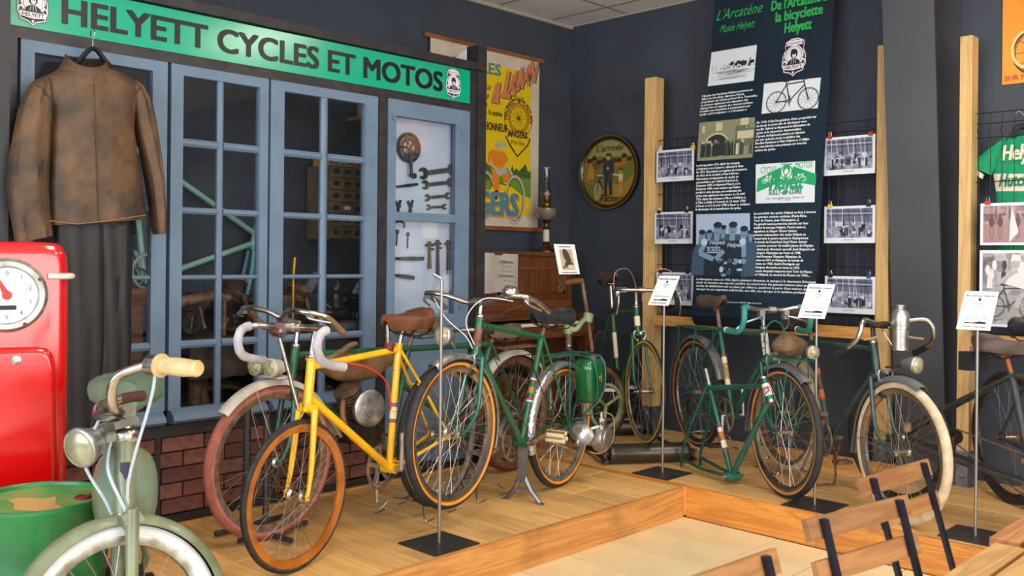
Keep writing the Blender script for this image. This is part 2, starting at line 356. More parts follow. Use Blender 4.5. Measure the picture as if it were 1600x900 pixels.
fbox('return_tube', yR0 + .03, yR0 + .07, HP, zt1 - .05, XL + .015, XL + .055)
MB().bb((XF + .01, yL0, HP), (XF + .03, yR0, HP + .012)).build('timber_strip', M_rail, label='thin timber strip at the foot of the brick panels', cat='strip')
# low brick infill
bw_ = MB().bb((XF - .06, yL1, HP + .05), (XF - .022, yM0, zsb - .056)).build('wall_brick', mat('brick_mortar', (60, 40, 36), .95), kind='structure')
M_br = [mat('brick_%d' % i, c, .85, c2=c2, scale=30, bump=.5) for i, (c, c2) in enumerate([((116, 72, 60), (92, 54, 46)), ((128, 84, 70), (102, 62, 52)), ((100, 60, 52), (80, 48, 44))])]
bh = .062; bl = .205; rws = int((zsb - .06 - HP - .05) / (bh + .008)); hh = (zsb - .058 - HP - .052) / rws
bms = [mesh_of(MB().box((0, 0, 0), (.03, bl, hh - .009)), 'brick', m) for m in M_br]; bhs = [mesh_of(MB().box((0, 0, 0), (.03, bl / 2 - .005, hh - .009)), 'brick', m) for m in M_br]
for r in range(rws):
    yy = yL1 + .004; k = 0
    while yy < yM0 - .05:
        half = (r % 2 == 1 and k == 0); L_ = bl / 2 - .005 if half else min(bl, yM0 - yy - .004)
        i = random.randrange(3); o = inst('brick', (bhs if half else bms)[i], (XF - .02 + random.uniform(-.003, .003), yy + L_ / 2, HP + .052 + hh * (r + .5)), bw_)
        if not half and L_ < bl: o.scale = (1, L_ / bl, 1)
        yy += L_ + .009; k += 1
# windows: stiles, rails, glazing bars and panes
M_pane = glassmat('window_glass', (.97, .98, .98), .55)
rowpx = [(120, 217), (229, 324), (334, 430), (437, 532), (544, 636)]
rowz = [(onx(300, b, XF).z, onx(300, a, XF).z) for a, b in rowpx]
def window(n, p0, p1, cols, px_y):
    y0 = fp(p0, px_y)[0]; y1 = fp(p1, px_y)[0]
    wroot = thing('window_%d' % n, (XF, (y0 + y1) / 2, zw0), kind='structure')
    cs = [(fp(a, px_y)[0], fp(b, px_y)[0]) for a, b in cols]
    x0, x1 = XF - .04, XF + .002
    fbox('stile', y0 + .003, cs[0][0], zw0, zw1, x0, x1, M_blue, wroot); fbox('stile', cs[-1][1], y1 - .003, zw0, zw1, x0, x1, M_blue, wroot)
    fbox('rail', cs[0][0], cs[-1][1], rowz[0][1], zw1, x0, x1, M_blue, wroot); fbox('rail', cs[0][0], cs[-1][1], zw0, rowz[-1][0], x0, x1, M_blue, wroot)
    def bar(nm, ya, yb_, za, zb):
        mb = MB(); c = .35
        if yb_ - ya < zb - za: pr = [(ya, x0 + .008), (yb_, x0 + .008), (yb_, x1 - .014), (yb_ - (yb_ - ya) * c, x1 - .004), (ya + (yb_ - ya) * c, x1 - .004), (ya, x1 - .014)]; mb.rings([[V((x, q, z)) for q, x in pr] for z in (za, zb)], smooth=False)
        else: pr = [(za, x0 + .008), (zb, x0 + .008), (zb, x1 - .014), (zb - (zb - za) * c, x1 - .004), (za + (zb - za) * c, x1 - .004), (za, x1 - .014)]; mb.rings([[V((x, q, z)) for z, x in pr] for q in (yb_, ya)], smooth=False)
        mb.build(nm, M_blue, wroot)
    for a, b in zip(cols[:-1], cols[1:]): bar('glazing_bar', fp(a[1], px_y)[0], fp(b[0], px_y)[0], rowz[-1][0], rowz[0][1])
    for up, dn in zip(rowz[:-1], rowz[1:]):
        for c in cs: bar('glazing_bar', c[0], c[1], dn[1], up[0])
    for c in cs:
        for z0, z1 in rowz: fbox('pane', c[0] - .004, c[1] + .004, z0 - .004, z1 + .004, XF - .024, XF - .021, M_pane, wroot)
    mb = MB(); mb.rings([[V((XF + a, q, b)) for a, b in ((-.03, zsb), (.03, zsb + .004), (.045, zsb + .02), (.04, zsb + .04), (.004, zw0), (-.03, zw0))] for q in (y1 - .012, y0 + .012)]); mb.build('sill', M_blue, wroot)
window(1, 30, 262, [(53, 139), (147, 238)], 200); window(2, 265, 419, [(285, 341), (350, 405)], 300); window(3, 421, 590, [(443, 503), (513, 570)], 300)
# glazed door with the tool board behind
dr = thing('door_1', (XF, (yM1 + yR0) / 2, HP), kind='structure'); zd1 = fp(650, 158)[1] - .01
dy0, dy1 = yM1 + .004, yR0 - .003; iy0 = fp(617, 300)[0]; iy1 = fp(712, 300)[0]
za = [fp(660, 187)[1], fp(660, 333)[1], fp(660, 346)[1], fp(660, 492)[1]]
fbox('stile', dy0, iy0, HP + .05, zd1, XF - .035, XF + .008, M_blue, dr); fbox('stile', iy1, dy1, HP + .05, zd1, XF - .035, XF + .008, M_blue, dr)
fbox('rail', iy0, iy1, za[0], zd1, XF - .035, XF + .008, M_blue, dr); fbox('rail', iy0, iy1, za[2], za[1], XF - .035, XF + .008, M_blue, dr)
fbox('rail', iy0, iy1, za[3] - .07, za[3], XF - .035, XF + .008, M_blue, dr); fbox('rail', iy0, iy1, HP + .05, HP + .16, XF - .035, XF + .008, M_blue, dr)
fbox('door_panel', iy0, iy1, HP + .16, za[3] - .07, XF - .03, XF - .006, M_blue, dr)
M_pane2 = glassmat('door_glass', (.94, .97, 1), 1.0, .05)
fbox('pane', iy0, iy1, za[1], za[0], XF - .012, XF - .008, M_pane2, dr); fbox('pane', iy0, iy1, za[3], za[2], XF - .012, XF - .008, M_pane2, dr)
for yy, z_ in ((iy0 - .03, za[0] - .01), (iy1 + .03, za[0] - .04), (iy1 + .03, za[3] + .05)):
    MB().tube(smooth_path([(XF + .008, yy, z_ + .02), (XF + .016, yy, z_ - .004), (XF + .022, yy + .004, z_ - .016), (XF + .028, yy + .006, z_)]), .0045, 6).build('hook', M_blue, dr)
# green sign board with lettering
sg = MB().bb((XF - .012, yL0, zs0), (XF + .001, yR0, zs1)).build('shop_sign', mat('green_vinyl', (0, 162, 128), .22, coat=.4), label='long green shop sign reading HELYETT CYCLES ET MOTOS in black', cat='sign')
t = MB(); hy0 = fp(93, 30)[0]; hy1 = fp(688, 130)[0]
text_into(t, 'HELYETT CYCLES ET MOTOS', (XF + .002, hy0, zs0 + .045), (0, 1, 0), (0, 0, 1), 0.160, bold=.034, width=hy1 - hy0, res=4)
t.build('lettering', mat('black_vinyl', (14, 15, 18), .35), sg)
M_bw = mat('badge_white', (226, 222, 230), .5); M_navy = mat('badge_navy', (28, 30, 52), .5)
def badge(o, ux, uy, h, parent, name='emblem', k=1.0):
    """shield badge: head and shoulders of a bonneted girl in an oval, word band, ribbon at the top"""
    o = V(o); ux = V(ux) * h; uy = V(uy) * h; nn = ux.cross(uy).normalized() * .0006
    out = [(0, -.5), (.09, -.42), (.27, -.37), (.29, -.26), (.33, -.22), (.32, .05), (.24, .20), (.27, .30), (.25, .42), (.08, .50), (-.08, .50), (-.25, .42), (-.27, .30), (-.24, .20), (-.32, .05), (-.33, -.22), (-.29, -.26), (-.27, -.37), (-.09, -.42)]
    mb = MB()
    def flat(poly, lvl, m): mb.add([o + ux * a + uy * b + nn * lvl for a, b in poly], [tuple(range(len(poly)))], m, False)
    def oval(c, rx, ry, lvl, m, n=22): flat([(c[0] + rx * math.cos(2 * PI * i / n), c[1] + ry * math.sin(2 * PI * i / n)) for i in range(n)], lvl, m)
    flat([(a * 1.05, b * 1.04) for a, b in out], 1, 1); flat(out, 2, 0); flat([(a * .93, b * .94) for a, b in out], 3, 1)
    oval((0, .03), .25, .29, 4, 0); oval((0, .03), .215, .255, 5, 1); oval((0, .03), .205, .245, 6, 0)
    for sx in (-1, 1):
        oval((sx * .255, -.13), .05, .07, 5, 0); oval((sx * .255, -.15), .032, .045, 6, 1)
        for q in range(4): oval((sx * (.25 + .006 * q), .0 + .05 * q), .018, .02, 6, 0, 8)
    flat([(-.19, -.2), (-.15, -.1), (-.06, -.04), (.06, -.04), (.15, -.1), (.19, -.2)], 7, 1)      # shoulders
    oval((0, .09), .1, .125, 7, 1); oval((.005, .055), .052, .075, 8, 0); oval((.005, .10), .05, .03, 9, 1); oval((-.04, .17), .05, .045, 8, 1)
    for sx in (-.02, .03): oval((sx, .065), .011, .006, 9, 1, 8)
    flat([(-.012, .02), (.02, .02), (.004, .008)], 9, 1)
    for q in (-.07, 0, .07): flat([(q - .006, -.17), (q + .006, -.17), (q * .6 + .004, -.05), (q * .6 - .004, -.05)], 8, 0)
    flat([(-.29, -.2), (.29, -.2), (.26, -.31), (0, -.345), (-.26, -.31)], 9, 0)
    text_into(mb, 'HELYETT', o + ux * 0 - uy * .30 + nn * 9, ux.normalized(), uy.normalized(), .115 * h, 1, 'CENTER', .02, width=.46 * h)
    flat([(-.22, .31), (.22, .31), (.2, .42), (0, .46), (-.2, .42)], 8, 0); text_into(mb, 'CYCLES MOTOS', o + uy * .345 + nn * 9, ux.normalized(), uy.normalized(), .06 * h, 1, 'CENTER', .01, width=.36 * h)
    flat([(-.03, -.38), (.03, -.38), (.03, -.4), (0, -.46), (-.03, -.4)], 8, 0)
    return mb.build(name, [M_bw, M_navy], parent)
zc = (zs0 + zs1) / 2
badge((XF + .0015, fp(51, 8)[0], zc + .002), (0, 1, 0), (0, 0, 1), .186, sg, k=1); badge((XF + .0015, fp(708, 130)[0], zc), (0, 1, 0), (0, 0, 1), .180, sg)
# ------------------------------------------------------------------ back-wall timber posts, rails, column
yP = 5.60
def ypost(px0, px1, pytop, lab, pybase=None):
    a = ony(px0, 400, yP).x; b = ony(px1, 400, yP).x; zt = ony(px0, pytop, yP).z
    r = thing('timber_post', ((a + b) / 2, yP + .05, HP), label=lab, cat='post')
    MB().bb((a, yP, HP + .02), (b, yP + .1, zt)).build('shaft', M_post, r)
    mb = MB(); mb.bb((a - .004, yP - .006, HP), (b + .004, yP - .001, HP + .2)); mb.bb((a - .006, yP - .006, HP), (a - .001, yP + .1, HP + .2)); mb.bb((b + .001, yP - .006, HP), (b + .006, yP + .1, HP + .2)); mb.bb((a - .02, yP - .02, HP), (b + .02, yP + .1, HP + .008))
    mb.build('post_shoe', M_galv, r)
    for q in (.06, .15): MB().lathe([(.014, 0), (.014, .006), (.008, .011)], ((a + b) / 2, yP - .006, HP + q), (0, -1, 0), 6).build('bolt', M_galv, r)
    return a, b, zt
pL = ypost(1005, 1022, 123, 'left pine post beside the round picture'); pM = ypost(1368, 1388, 72, 'middle pine post half hidden behind the dark column'); pR = ypost(1497, 1516, 58, 'right pine post beside the green jersey')
zr1 = ony(1040, 493, yP + .02).z; zr0 = ony(1040, 509, yP + .02).z
MB().bb((pL[1], yP + .012, zr0), (pM[0], yP + .05, zr1)).build('timber_rail', M_rail, label='horizontal pine rail below the dark banner', cat='rail')
MB().bb((pR[1], yP + .012, zr0), (1.2, yP + .05, zr1)).build('timber_rail', M_rail, label='horizontal pine rail right of the dark column', cat='rail')
yc0 = 5.585; xc0 = ony(1392, 450, yc0).x; xc1 = ony(1471, 450, yc0).x
zz0 = ony(1392, 450, yc0).z; lean = .10
M_col = mat('column_grey_paint', (66, 68, 76), .42, c2=(60, 62, 70), scale=2)
cr = thing('steel_column', ((xc0 + xc1) / 2, YB - .1, HP), label='dark grey tapered steel column between the pine posts', cat='column')
def yfl(z): return yc0 - lean * (z - zz0)
mb = MB(); mb.rings([[V((xc0, yfl(z), z)), V((xc1, yfl(z), z)), V((xc1, yfl(z) + .014, z)), V((xc0, yfl(z) + .014, z))] for z in (HP, CEIL)], smooth=False); mb.build('front_flange', M_col, cr)
xm = (xc0 + xc1) / 2
mb = MB(); mb.rings([[V((xm - .006, yfl(z) + .014, z)), V((xm + .006, yfl(z) + .014, z)), V((xm + .006, YB - .016, z)), V((xm - .006, YB - .016, z))] for z in (HP, CEIL)], smooth=False); mb.build('web', mat('column_web_brown', (70, 54, 42), .5), cr)
MB().bb((xc0, YB - .016, HP), (xc1, YB - .002, CEIL)).build('rear_flange', M_col, cr)
# welded-wire mesh panels
M_wire = mat('black_wire', (30, 32, 36), .5, metal=.3)
def meshpanel(x0, x1, z0, z1, y, lab):
    r = thing('wire_mesh_panel', ((x0 + x1) / 2, y, z0), label=lab, cat='mesh panel')
    vw = MB(); x = x0; kz = [z0, z0 + .06, z0 + .085, z0 + .11, z1 - .14, z1 - .10, z1 - .06, z1]; ky = [0, 0, -.03, 0, 0, -.03, 0, 0]
    while x <= x1:
        vw.tube([(x, y + b, a) for a, b in zip(kz, ky)], .0022, 4, smooth=False); x += .062
    vw.build('vertical_wires', M_wire, r, kind='stuff')
    hz = [z0, z0 + .06, z0 + .11, z1 - .14, z1 - .06, z1]; k = (hz[3] - hz[2]) / 4; hz += [hz[2] + k * i for i in (1, 2, 3)]
    for z in sorted(hz): MB().tube([(x0 - .015, y + .004, z), (x1 + .015, y + .004, z)], .003, 5).build('horizontal_wire', M_wire, r)
yMe = yP + .03
zm1 = ony(1027, 220, yMe).z; zm0 = zr1 + .005
meshpanel(pL[1] + .02, pM[0] - .03, zm0, zm1, yMe, 'black wire mesh panel behind the dark banner')
meshpanel(pR[1] + .03, .5, zm0, ony(1525, 178, yMe).z, yMe, 'black wire mesh panel carrying the green jersey')
# ================================================================== BICYCLES (local frame: x forward, y to the rider's left, z up from the platform)
YA = V((0, 1, 0))
M_spoke = mat('steel_spoke', (120, 112, 100), .4, metal=.8)
M_spokel = mat('bright_spoke', (178, 176, 170), .3, metal=.9)
M_tan = mat('tan_tyre_wall', (202, 130, 80), .7, c2=(180, 112, 66), scale=20)
M_orange = mat('orange_tyre_wall', (236, 150, 36), .6, c2=(220, 132, 30), scale=20)
M_pinkt = mat('faded_red_tyre', (158, 92, 78), .8, c2=(136, 76, 64), scale=24, bump=.2)
M_pinkw = mat('faded_pink_tyre_wall', (176, 118, 104), .8, c2=(150, 96, 84), scale=24)
M_whitet = mat('whitewall_tyre', (206, 190, 166), .75, c2=(178, 158, 130), scale=18, bump=.15)
M_rust = mat('rusty_steel', (110, 78, 56), .6, metal=.5, c2=(140, 120, 100), scale=30)
M_dkm = mat('oily_dark_metal', (52, 48, 44), .45, metal=.6, c2=(78, 70, 60), scale=24)
M_leath = mat('brown_saddle_leather', (112, 66, 36), .45, c2=(74, 42, 26), scale=14, bump=.15)
M_dleath = mat('dark_saddle_leather', (62, 50, 44), .6, c2=(84, 68, 56), scale=18, bump=.2)
M_bleath = mat('black_saddle_vinyl', (30, 31, 36), .4, c2=(44, 44, 50), scale=20)
M_yel = mat('yellow_enamel', (244, 190, 12), .3, coat=.5, c2=(232, 172, 8), scale=7)
M_gr = mat('bottle_green_enamel', (18, 92, 56), .35, coat=.4, c2=(12, 70, 44), scale=9, sharp=(.45, .75))
M_teal = mat('teal_green_enamel', (16, 100, 84), .35, coat=.4, c2=(10, 74, 62), scale=9)
M_dgr = mat('dark_green_enamel', (30, 62, 56), .4, c2=(44, 74, 74), scale=10, coat=.3)
M_blk = mat('flaking_black_enamel', (40, 42, 46), .5, c2=(58, 58, 60), scale=16)
M_cream = mat('cream_band', (222, 210, 180), .5); M_redb = mat('red_band', (176, 40, 34), .5); M_blueb = mat('blue_band', (52, 100, 150), .5)
M_lens = mat('lamp_glass', (170, 164, 140), .12, c2=(130, 122, 96), scale=40, coat=.6)
def steerM(P, deg):
    a = V((P['ht'][0], 0, P['ht'][1])); b = V((P['hb'][0], 0, P['hb'][1]))
    return Matrix.Translation(b) @ Matrix.Rotation(math.radians(deg), 4, (a - b).normalized()) @ Matrix.Translation(-b)
def p3(q, y=0): return V((q[0], y, q[1]))
def wheel(root, name, c, R, tw, tread, side, rim, M=None, nsp=32, hubw=.05, rimh=.016, hub=M_chrome, spoke=None, rimw=.8, tr=3):
    c = p3(c); M = M or Matrix(); r0 = R - tw / 2; n = 12
    rm = MB(); a = tw * rimw / 2; rb = R - tw
    rm.revolve([(rb + tw * .25, a), (rb + tw * .25, -a), (rb, -a * .95), (rb - rimh, -a * .45), (rb - rimh, a * .45), (rb, a * .95)], c, YA, 56); rm.xf(M)
    wh = rm.build(name, rim, root, True)
    prof = [(r0 + tw / 2 * math.cos(2 * PI * i / n), tw / 2 * math.sin(2 * PI * i / n)) for i in range(n)]
    ms = [0 if i < tr or i >= n - tr else 1 for i in range(n)]
    MB().revolve(prof, c, YA, 64, ms).xf(M).build('tyre', [tread, side], wh, True)
    hb = MB(); hb.lathe([(.005, -hubw - .022), (.005, -hubw), (.012, -hubw), (.012, -hubw + .006), (.024, -hubw + .012), (.024, -hubw + .016), (.013, -hubw + .024), (.013, hubw - .024), (.024, hubw - .016), (.024, hubw - .012), (.012, hubw - .006), (.012, hubw), (.005, hubw), (.005, hubw + .022)], c, YA, 12)
    hb.xf(M).build('hub', hub, wh, True)
    sp = MB()
    for i in range(nsp):
        s = 1 if i % 2 else -1; tw_ = (1 if (i // 2) % 2 else -1); a1 = 2 * PI * i / nsp; a0 = a1 + tw_ * 1.1
        p0 = c + V((.024 * math.cos(a0), s * (hubw - .014), .024 * math.sin(a0))); p1 = c + V(((rb - rimh * .5) * math.cos(a1), s * .002, (rb - rimh * .5) * math.sin(a1)))
        sp.tube([p0, p1], .0012, 4, caps=False)
    sp.xf(M).build('spokes', spoke or M_spoke, wh, True, kind='stuff')
    return wh
def saddle(root, x0, x1, z, m, w=.078, tilt=0, h=.05, M=None, springs=True):
    mb = MB(); rg = []; k = 12
    for i in range(k + 1):
        t = i / k; x = x0 + (x1 - x0) * t
        hw = w * (math.sin(min(1, t * 4 + .25) * PI / 2)) * (1 - .78 * max(0, (t - .28) / .72) ** .75) if t > .0 else w * .55
        top = z + tilt * (t - .5) + .012 * (2 * t - 1) ** 2 + (.008 if t < .2 else 0); dz = h * (1.0 if t < .3 else .95)
        if i == 0 or i == k: dz *= .7
        rg.append([V((x, hw * a, top - dz * b)) for a, b in ((1, .75), (.98, .3), (.8, .06), (.4, -.06), (0, .02), (-.4, -.06), (-.8, .06), (-.98, .3), (-1, .75), (-.86, 1), (-.6, .6), (0, .5), (.6, .6), (.86, 1))])
    mb.rings(rg)
    s = mb.build('saddle', m, root, True)
    if springs:
        sm_ = MB()
        for sy in (-1, 1):
            sm_.tube([(x0 + .02, sy * .045, z - h), (x0 + .06, sy * .04, z - h - .025), ((x0 + x1) / 2, sy * .022, z - h - .028), (x1 - .03, sy * .008, z - h * .8)], .0035, 5)
            sm_.tube([V((x0 + .03, sy * .05, z - h * .8)) + V((.012 * math.cos(q), .012 * math.sin(q), -.0011 * q * 1.3)) for q in [j * .7 for j in range(32)]], .0025, 4)
        sm_.build('saddle_springs', M_dkm, s, True)
    return s
def ring_gear(mb, c, r, y, teeth=44, inner=None, th=.003, m=0, tooth=.004):
    inner = inner or r - .012; n = teeth * 2; c = V(c)
    vs = []
    for yy in (y - th / 2, y + th / 2):
        for i in range(n):
            a = 2 * PI * i / n; ro = r + (tooth if i % 2 else 0); vs.append(c + V((ro * math.cos(a), yy, ro * math.sin(a))))
        for i in range(n): a = 2 * PI * i / n; vs.append(c + V((inner * math.cos(a), yy, inner * math.sin(a))))
    fs = []
    for i in range(n):
        j = (i + 1) % n
        fs += [(i, j, n + j, n + i), (2*n + j, 2*n + i, 3*n + i, 3*n + j), (j, i, 2*n + i, 2*n + j), (n + i, n + j, 3*n + j, 3*n + i)]
    mb.add(vs, fs, m, False); return mb
def crankset(root, bb, ang, r=.095, mm=M_alu, side=-1, arms=5, length=.17, bbw=.05, pedal=True, pm=M_chrome, pedw=.09):
    c = p3(bb); y = side * bbw; mb = MB(); ring_gear(mb, c, r, y)
    for i in range(arms):
        a = 2 * PI * i / arms + .3; d = V((math.cos(a), 0, math.sin(a))); t = V((-d.z, 0, d.x))
        mb.prism([(-.012, 0), (.012, 0), (.008, r - .008), (-.008, r - .008)], c + V((0, y - .003, 0)), t, d, (0, .006, 0))
    mb.lathe([(.022, -.004), (.022, .008)], c + V((0, y, 0)), YA, 14)
    cs = mb.build('crankset', mm, root, True)
    for s, a in ((side, ang), (-side, ang + PI)):
        d = V((math.cos(a), 0, math.sin(a))); yy = s * (bbw + .018); e = c + V((0, yy, 0)) + d * length
        k = MB(); k.tube([c + V((0, yy * .6, 0)), c + V((0, yy, 0)), c + V((0, yy, 0)) + d * .02], .013, 8); k.tube([c + V((0, yy, 0)), c + V((0, yy + s * .006, 0)) + d * length * .5, e + V((0, s * .008, 0))], [.013, .010, .010], 8)
        k.build('crank_arm', mm, cs, True)
        if pedal:
            q = MB(); pw = pedw * s; q.tube([e, e + V((0, pw + s * .02, 0))], .007, 6)
            for dx in (-.028, .028): q.box(e + V((dx, pw / 2 + s * .02, 0)), (.004, pedw, .02))
            for dy in (.018, pedw + .016): q.box(e + V((0, s * dy, 0)), (.06, .003, .018))
            q.build('pedal', pm, cs, True)
    return cs
def chain(root, c0, r0, c1, r1, y, m=M_rust, rad=.0045):
    c0 = p3(c0, y); c1 = p3(c1, y); d = c1 - c0; a = math.atan2(d.z, d.x); L_ = d.length; be = math.asin((r0 - r1) / L_) if L_ else 0
    up = a + PI / 2 - be; dn = a - PI / 2 + be
    A = [c1 + V((r1 * math.cos(t), 0, r1 * math.sin(t))) for t in [dn + (up - dn) * i / 8 for i in range(9)]]
    B = [c0 + V((r0 * math.cos(t), 0, r0 * math.sin(t))) for t in [up + (2 * PI - (up - dn)) * i / 14 for i in range(15)]]
    MB().tube(A + B, rad, 5, closed=True).build('chain', m, root, True)
def tb(mb, a, b, r, ya=0, yb=0, n=10, m=0): return mb.tube([p3(a, ya), p3(b, yb)], r, n, m)
def lerp(a, b, t): return (a[0] + (b[0] - a[0]) * t, a[1] + (b[1] - a[1]) * t)
def band(root, a, b, t0, t1, r, m, name='colour_band'):
    return MB().tube([p3(lerp(a, b, t0)), p3(lerp(a, b, t1))], r * 1.05, 12, caps=False).build(name, m, root, True)
def frame(root, P, m, rt=.0145, lug=None, stay=.0075, dz=0):
    mb = MB(); bb, sc, ht, hb, ra = (P[k] for k in ('bb', 'sc', 'ht', 'hb', 'ra'))
    tt = P.get('tt', lerp(ht, hb, .18)); dt = lerp(ht, hb, .82)
    tb(mb, sc, bb, rt); tb(mb, tt, lerp(sc, bb, .03), rt * .92); tb(mb, dt, bb, rt * 1.05); tb(mb, ht, hb, rt * 1.22, n=12)
    tb(mb, lerp(hb, ht, .06), hb, rt * 1.4); tb(mb, ht, lerp(ht, hb, .06), rt * 1.4)
    mb.tube([p3(bb, -.036), p3(bb, .036)], rt * 1.45, 14)
    for s in (-1, 1):
        mb.tube([p3(lerp(sc, bb, .03), s * .012), p3(lerp(sc, ra, .5), s * .036), p3(ra, s * .058)], [stay, stay, stay * .8], 7)
        mb.tube([p3(bb, s * .022), p3(lerp(bb, ra, .35), s * .036), p3(ra, s * .058)], [stay * 1.25, stay * 1.25, stay], 7)
        mb.box(p3(ra, s * .058), (.03, .005, .035))
    q = lerp(sc, ra, .42); mb.tube([p3(q, -.034), p3(q, .034)], stay * .8, 6); q = lerp(bb, ra, .18); mb.tube([p3(q, -.03), p3(q, .03)], stay * .8, 6)
    f = mb.build('frame', m, root, True)
    if lug:
        l = MB(); l.tube([p3(ht), p3(lerp(ht, hb, .05))], rt * 1.5, 12); l.tube([p3(hb), p3(lerp(hb, ht, .05))], rt * 1.5, 12); l.tube([p3(lerp(sc, bb, -.02)), p3(lerp(sc, bb, .05))], rt * 1.22, 12); l.build('lugs', lug, f, True)
    return f
def fork(root, P, m, M=None, spread=.052, tip=None, r=.0115, crown=None, tipm=None):
    hb, ht, fa = P['hb'], P['ht'], P['fa']; d = (V((hb[0] - ht[0], 0, hb[1] - ht[1]))).normalized(); mb = MB()
    cr = p3(hb) + d * .015; mb.tube([cr + V((0, -spread * .8, 0)), cr + V((0, spread * .8, 0))], r * 1.35, 10); mb.tube([p3(hb), cr + d * .01], r * 1.5, 10)
    k = (p3(fa) - cr).dot(d)
    for s in (-1, 1):
        st = cr + V((0, s * spread * .8, 0)); mid = cr + d * (k * .62) + V((0, s * spread, 0)); lo = cr + d * (k * .86) + V((0, s * spread * 1.05, 0)) + (p3(fa) - cr - d * k) * .42
        mb.tube(smooth_path([st, mid, lo, p3(fa, s * spread * 1.1)], 4), [r * (1 - .5 * i / 12) for i in range(13)], 8)
        mb.box(p3(fa, s * spread * 1.1), (.022, .004, .03))
    if M: mb.xf(M)
    f = mb.build('fork', m, root, True)
    for h in (MB().lathe([(.019, 0), (.021, .004), (.021, .014), (.017, .018)], p3(ht), -d, 14), MB().lathe([(.02, 0), (.022, -.006), (.018, -.012)], p3(hb), -d, 14)):
        h.xf(M) if M else None
        h.build('headset_cup', M_chrome, f, True)
    return f
def fender(root, name, c, R, w, a0, a1, m, M=None, depth=.022, tip=0, stays=(), sm=None, y=0):
    mb = MB(); n = 30; rg = []
    for i in range(n + 1):
        a = a0 + (a1 - a0) * i / n; u = V((math.cos(a), 0, math.sin(a))); o = p3(c, y)
        RR = R + (tip * max(0, (i - n + 4) / 4) if tip else 0)
        sec = [(-w, -depth), (-w * .85, -depth * .3), (-w * .45, 0), (w * .45, 0), (w * .85, -depth * .3), (w, -depth)]
        ins = [(x * .94, yy - .0025) for x, yy in reversed(sec)]
        rg.append([o + u * (RR + yy) + V((0, x, 0)) for x, yy in sec + ins])
    mb.rings(rg, smooth=True)
    if M: mb.xf(M)
    f = mb.build(name, m, root, True)
    for a in stays:
        s = MB(); u = V((math.cos(a), 0, math.sin(a)))
        for sy in (-1, 1): s.tube([p3(c, y + sy * .058), p3(c, y) + u * (R - depth) + V((0, sy * w, 0))], .0025, 5)
        if M: s.xf(M)
        s.build('fender_stay', sm or m, f, True)
    return f
def lamp(root, c, d, r, L_, m, lens=M_lens, M=None, name='headlamp'):
    c = V(c); d = V(d).normalized(); mb = MB()
    mb.lathe([(r * .12, -L_), (r * .45, -L_ * .88), (r * .78, -L_ * .5), (r * .97, -.012), (r * 1.04, -.008), (r * 1.04, .004), (r * .95, .008)], c, d, 20, caps=True)
    if M: mb.xf(M)
    b = mb.build(name, m, root, True)
    g = MB(); g.lathe([(r * .93, .006), (r * .75, .014), (r * .4, .02), (.001, .022)], c, d, 20)
    if M: g.xf(M)
    g.build('lens', lens, b, True, ); return b
DROP = [(0, 0, 0), (0, .09, 0), (.004, .155, 0), (.035, .195, -.004), (.085, .205, -.022), (.102, .206, -.07), (.075, .208, -.12), (.02, .21, -.138), (-.06, .212, -.145)]
def handlebar(root, o, path, r=.0125, m=M_chrome, M=None, grip=None, gr=.016, g0=.45, tilt=0, stem_from=None, stem_m=M_chrome, lever=None, lever_at=.55, ecc=0, sub=4, endm=None):
    o = V(o); RY = Matrix.Rotation(tilt, 3, 'Y'); hb = MB()
    half = smooth_path(path, sub)
    L = [o + RY @ V(q) for q in half]; Rr = [o + RY @ V((q[0], -q[1], q[2])) for q in half]
    hb.tube(list(reversed(Rr)) + L[1:], r, 10)
    if M: hb.xf(M)
    b = hb.build('handlebar', m, root, True)
    if grip:
        for side in (L, Rr):
            k = int(len(side) * g0); pts = side[k:]; e = (pts[-1] - pts[-2]).normalized()
            g = MB(); g.tube(pts + [pts[-1] + e * .006], [gr * (1 + .06 * math.sin(i * 2.1)) for i in range(len(pts))] + [gr * .7], 10)
            if M: g.xf(M)
            g.build('bar_tape' if g0 < .7 else 'grip', grip, b, True)
    if lever:
        for s, side in ((1, L), (-1, Rr)):
            k = int(len(side) * lever_at); p = side[k]; q = side[min(k + 1, len(side) - 1)]; t = (q - p).normalized()
            lv = MB()
            if lever == 'road':
                lv.box(p + V((.018, 0, .008)), (.034, .018, .036)); lv.tube(smooth_path([p + V((.03, 0, .012)), p + V((.05, 0, -.01)), p + V((.055, s * .004, -.06)), p + V((.035, s * .008, -.12))]), [.007, .007, .007, .006, .006, .006, .006, .006, .006, .006, .0055, .005, .005], 6)
            else:
                lv.box(p + V((0, 0, -.012)), (.024, .024, .024)); lv.tube(smooth_path([p + V((.02, 0, -.012)), p + V((.045, 0, -.02)) + t * .04, p + V((.04, 0, -.026)) + t * .12]), .005, 6)
            if M: lv.xf(M)
            lv.build('brake_lever', M_alu, b, True)
    if stem_from is not None:
        s = MB(); a, c_ = V(stem_from[0]), V(stem_from[1]); s.tube([a, c_], .0115, 10); s.tube([c_, c_ + (o - c_) * .92], [.0135, .012], 10); s.ell(c_, (.016, .016, .016)); s.tube([o + V((0, -.022, 0)), o + V((0, .022, 0))], r * 1.5, 12)
        if M: s.xf(M)
        s.build('stem', stem_m, root, True)
    return b
def cable(root, pts, r=.0024, m=None, M=None):
    mb = MB(); mb.tube(smooth_path(pts, 5), r, 5)
    if M: mb.xf(M)
    return mb.build('brake_cable', m or M_alu, root, True)
def seatpost(root, P, top, m=M_chrome, r=.0125):
    MB().tube([p3(lerp(P['sc'], P['bb'], .06)), p3(top)], r, 10).tube([p3(top, -.02), p3(top, .02)], r * 1.25, 8).build('seatpost', m, root, True)
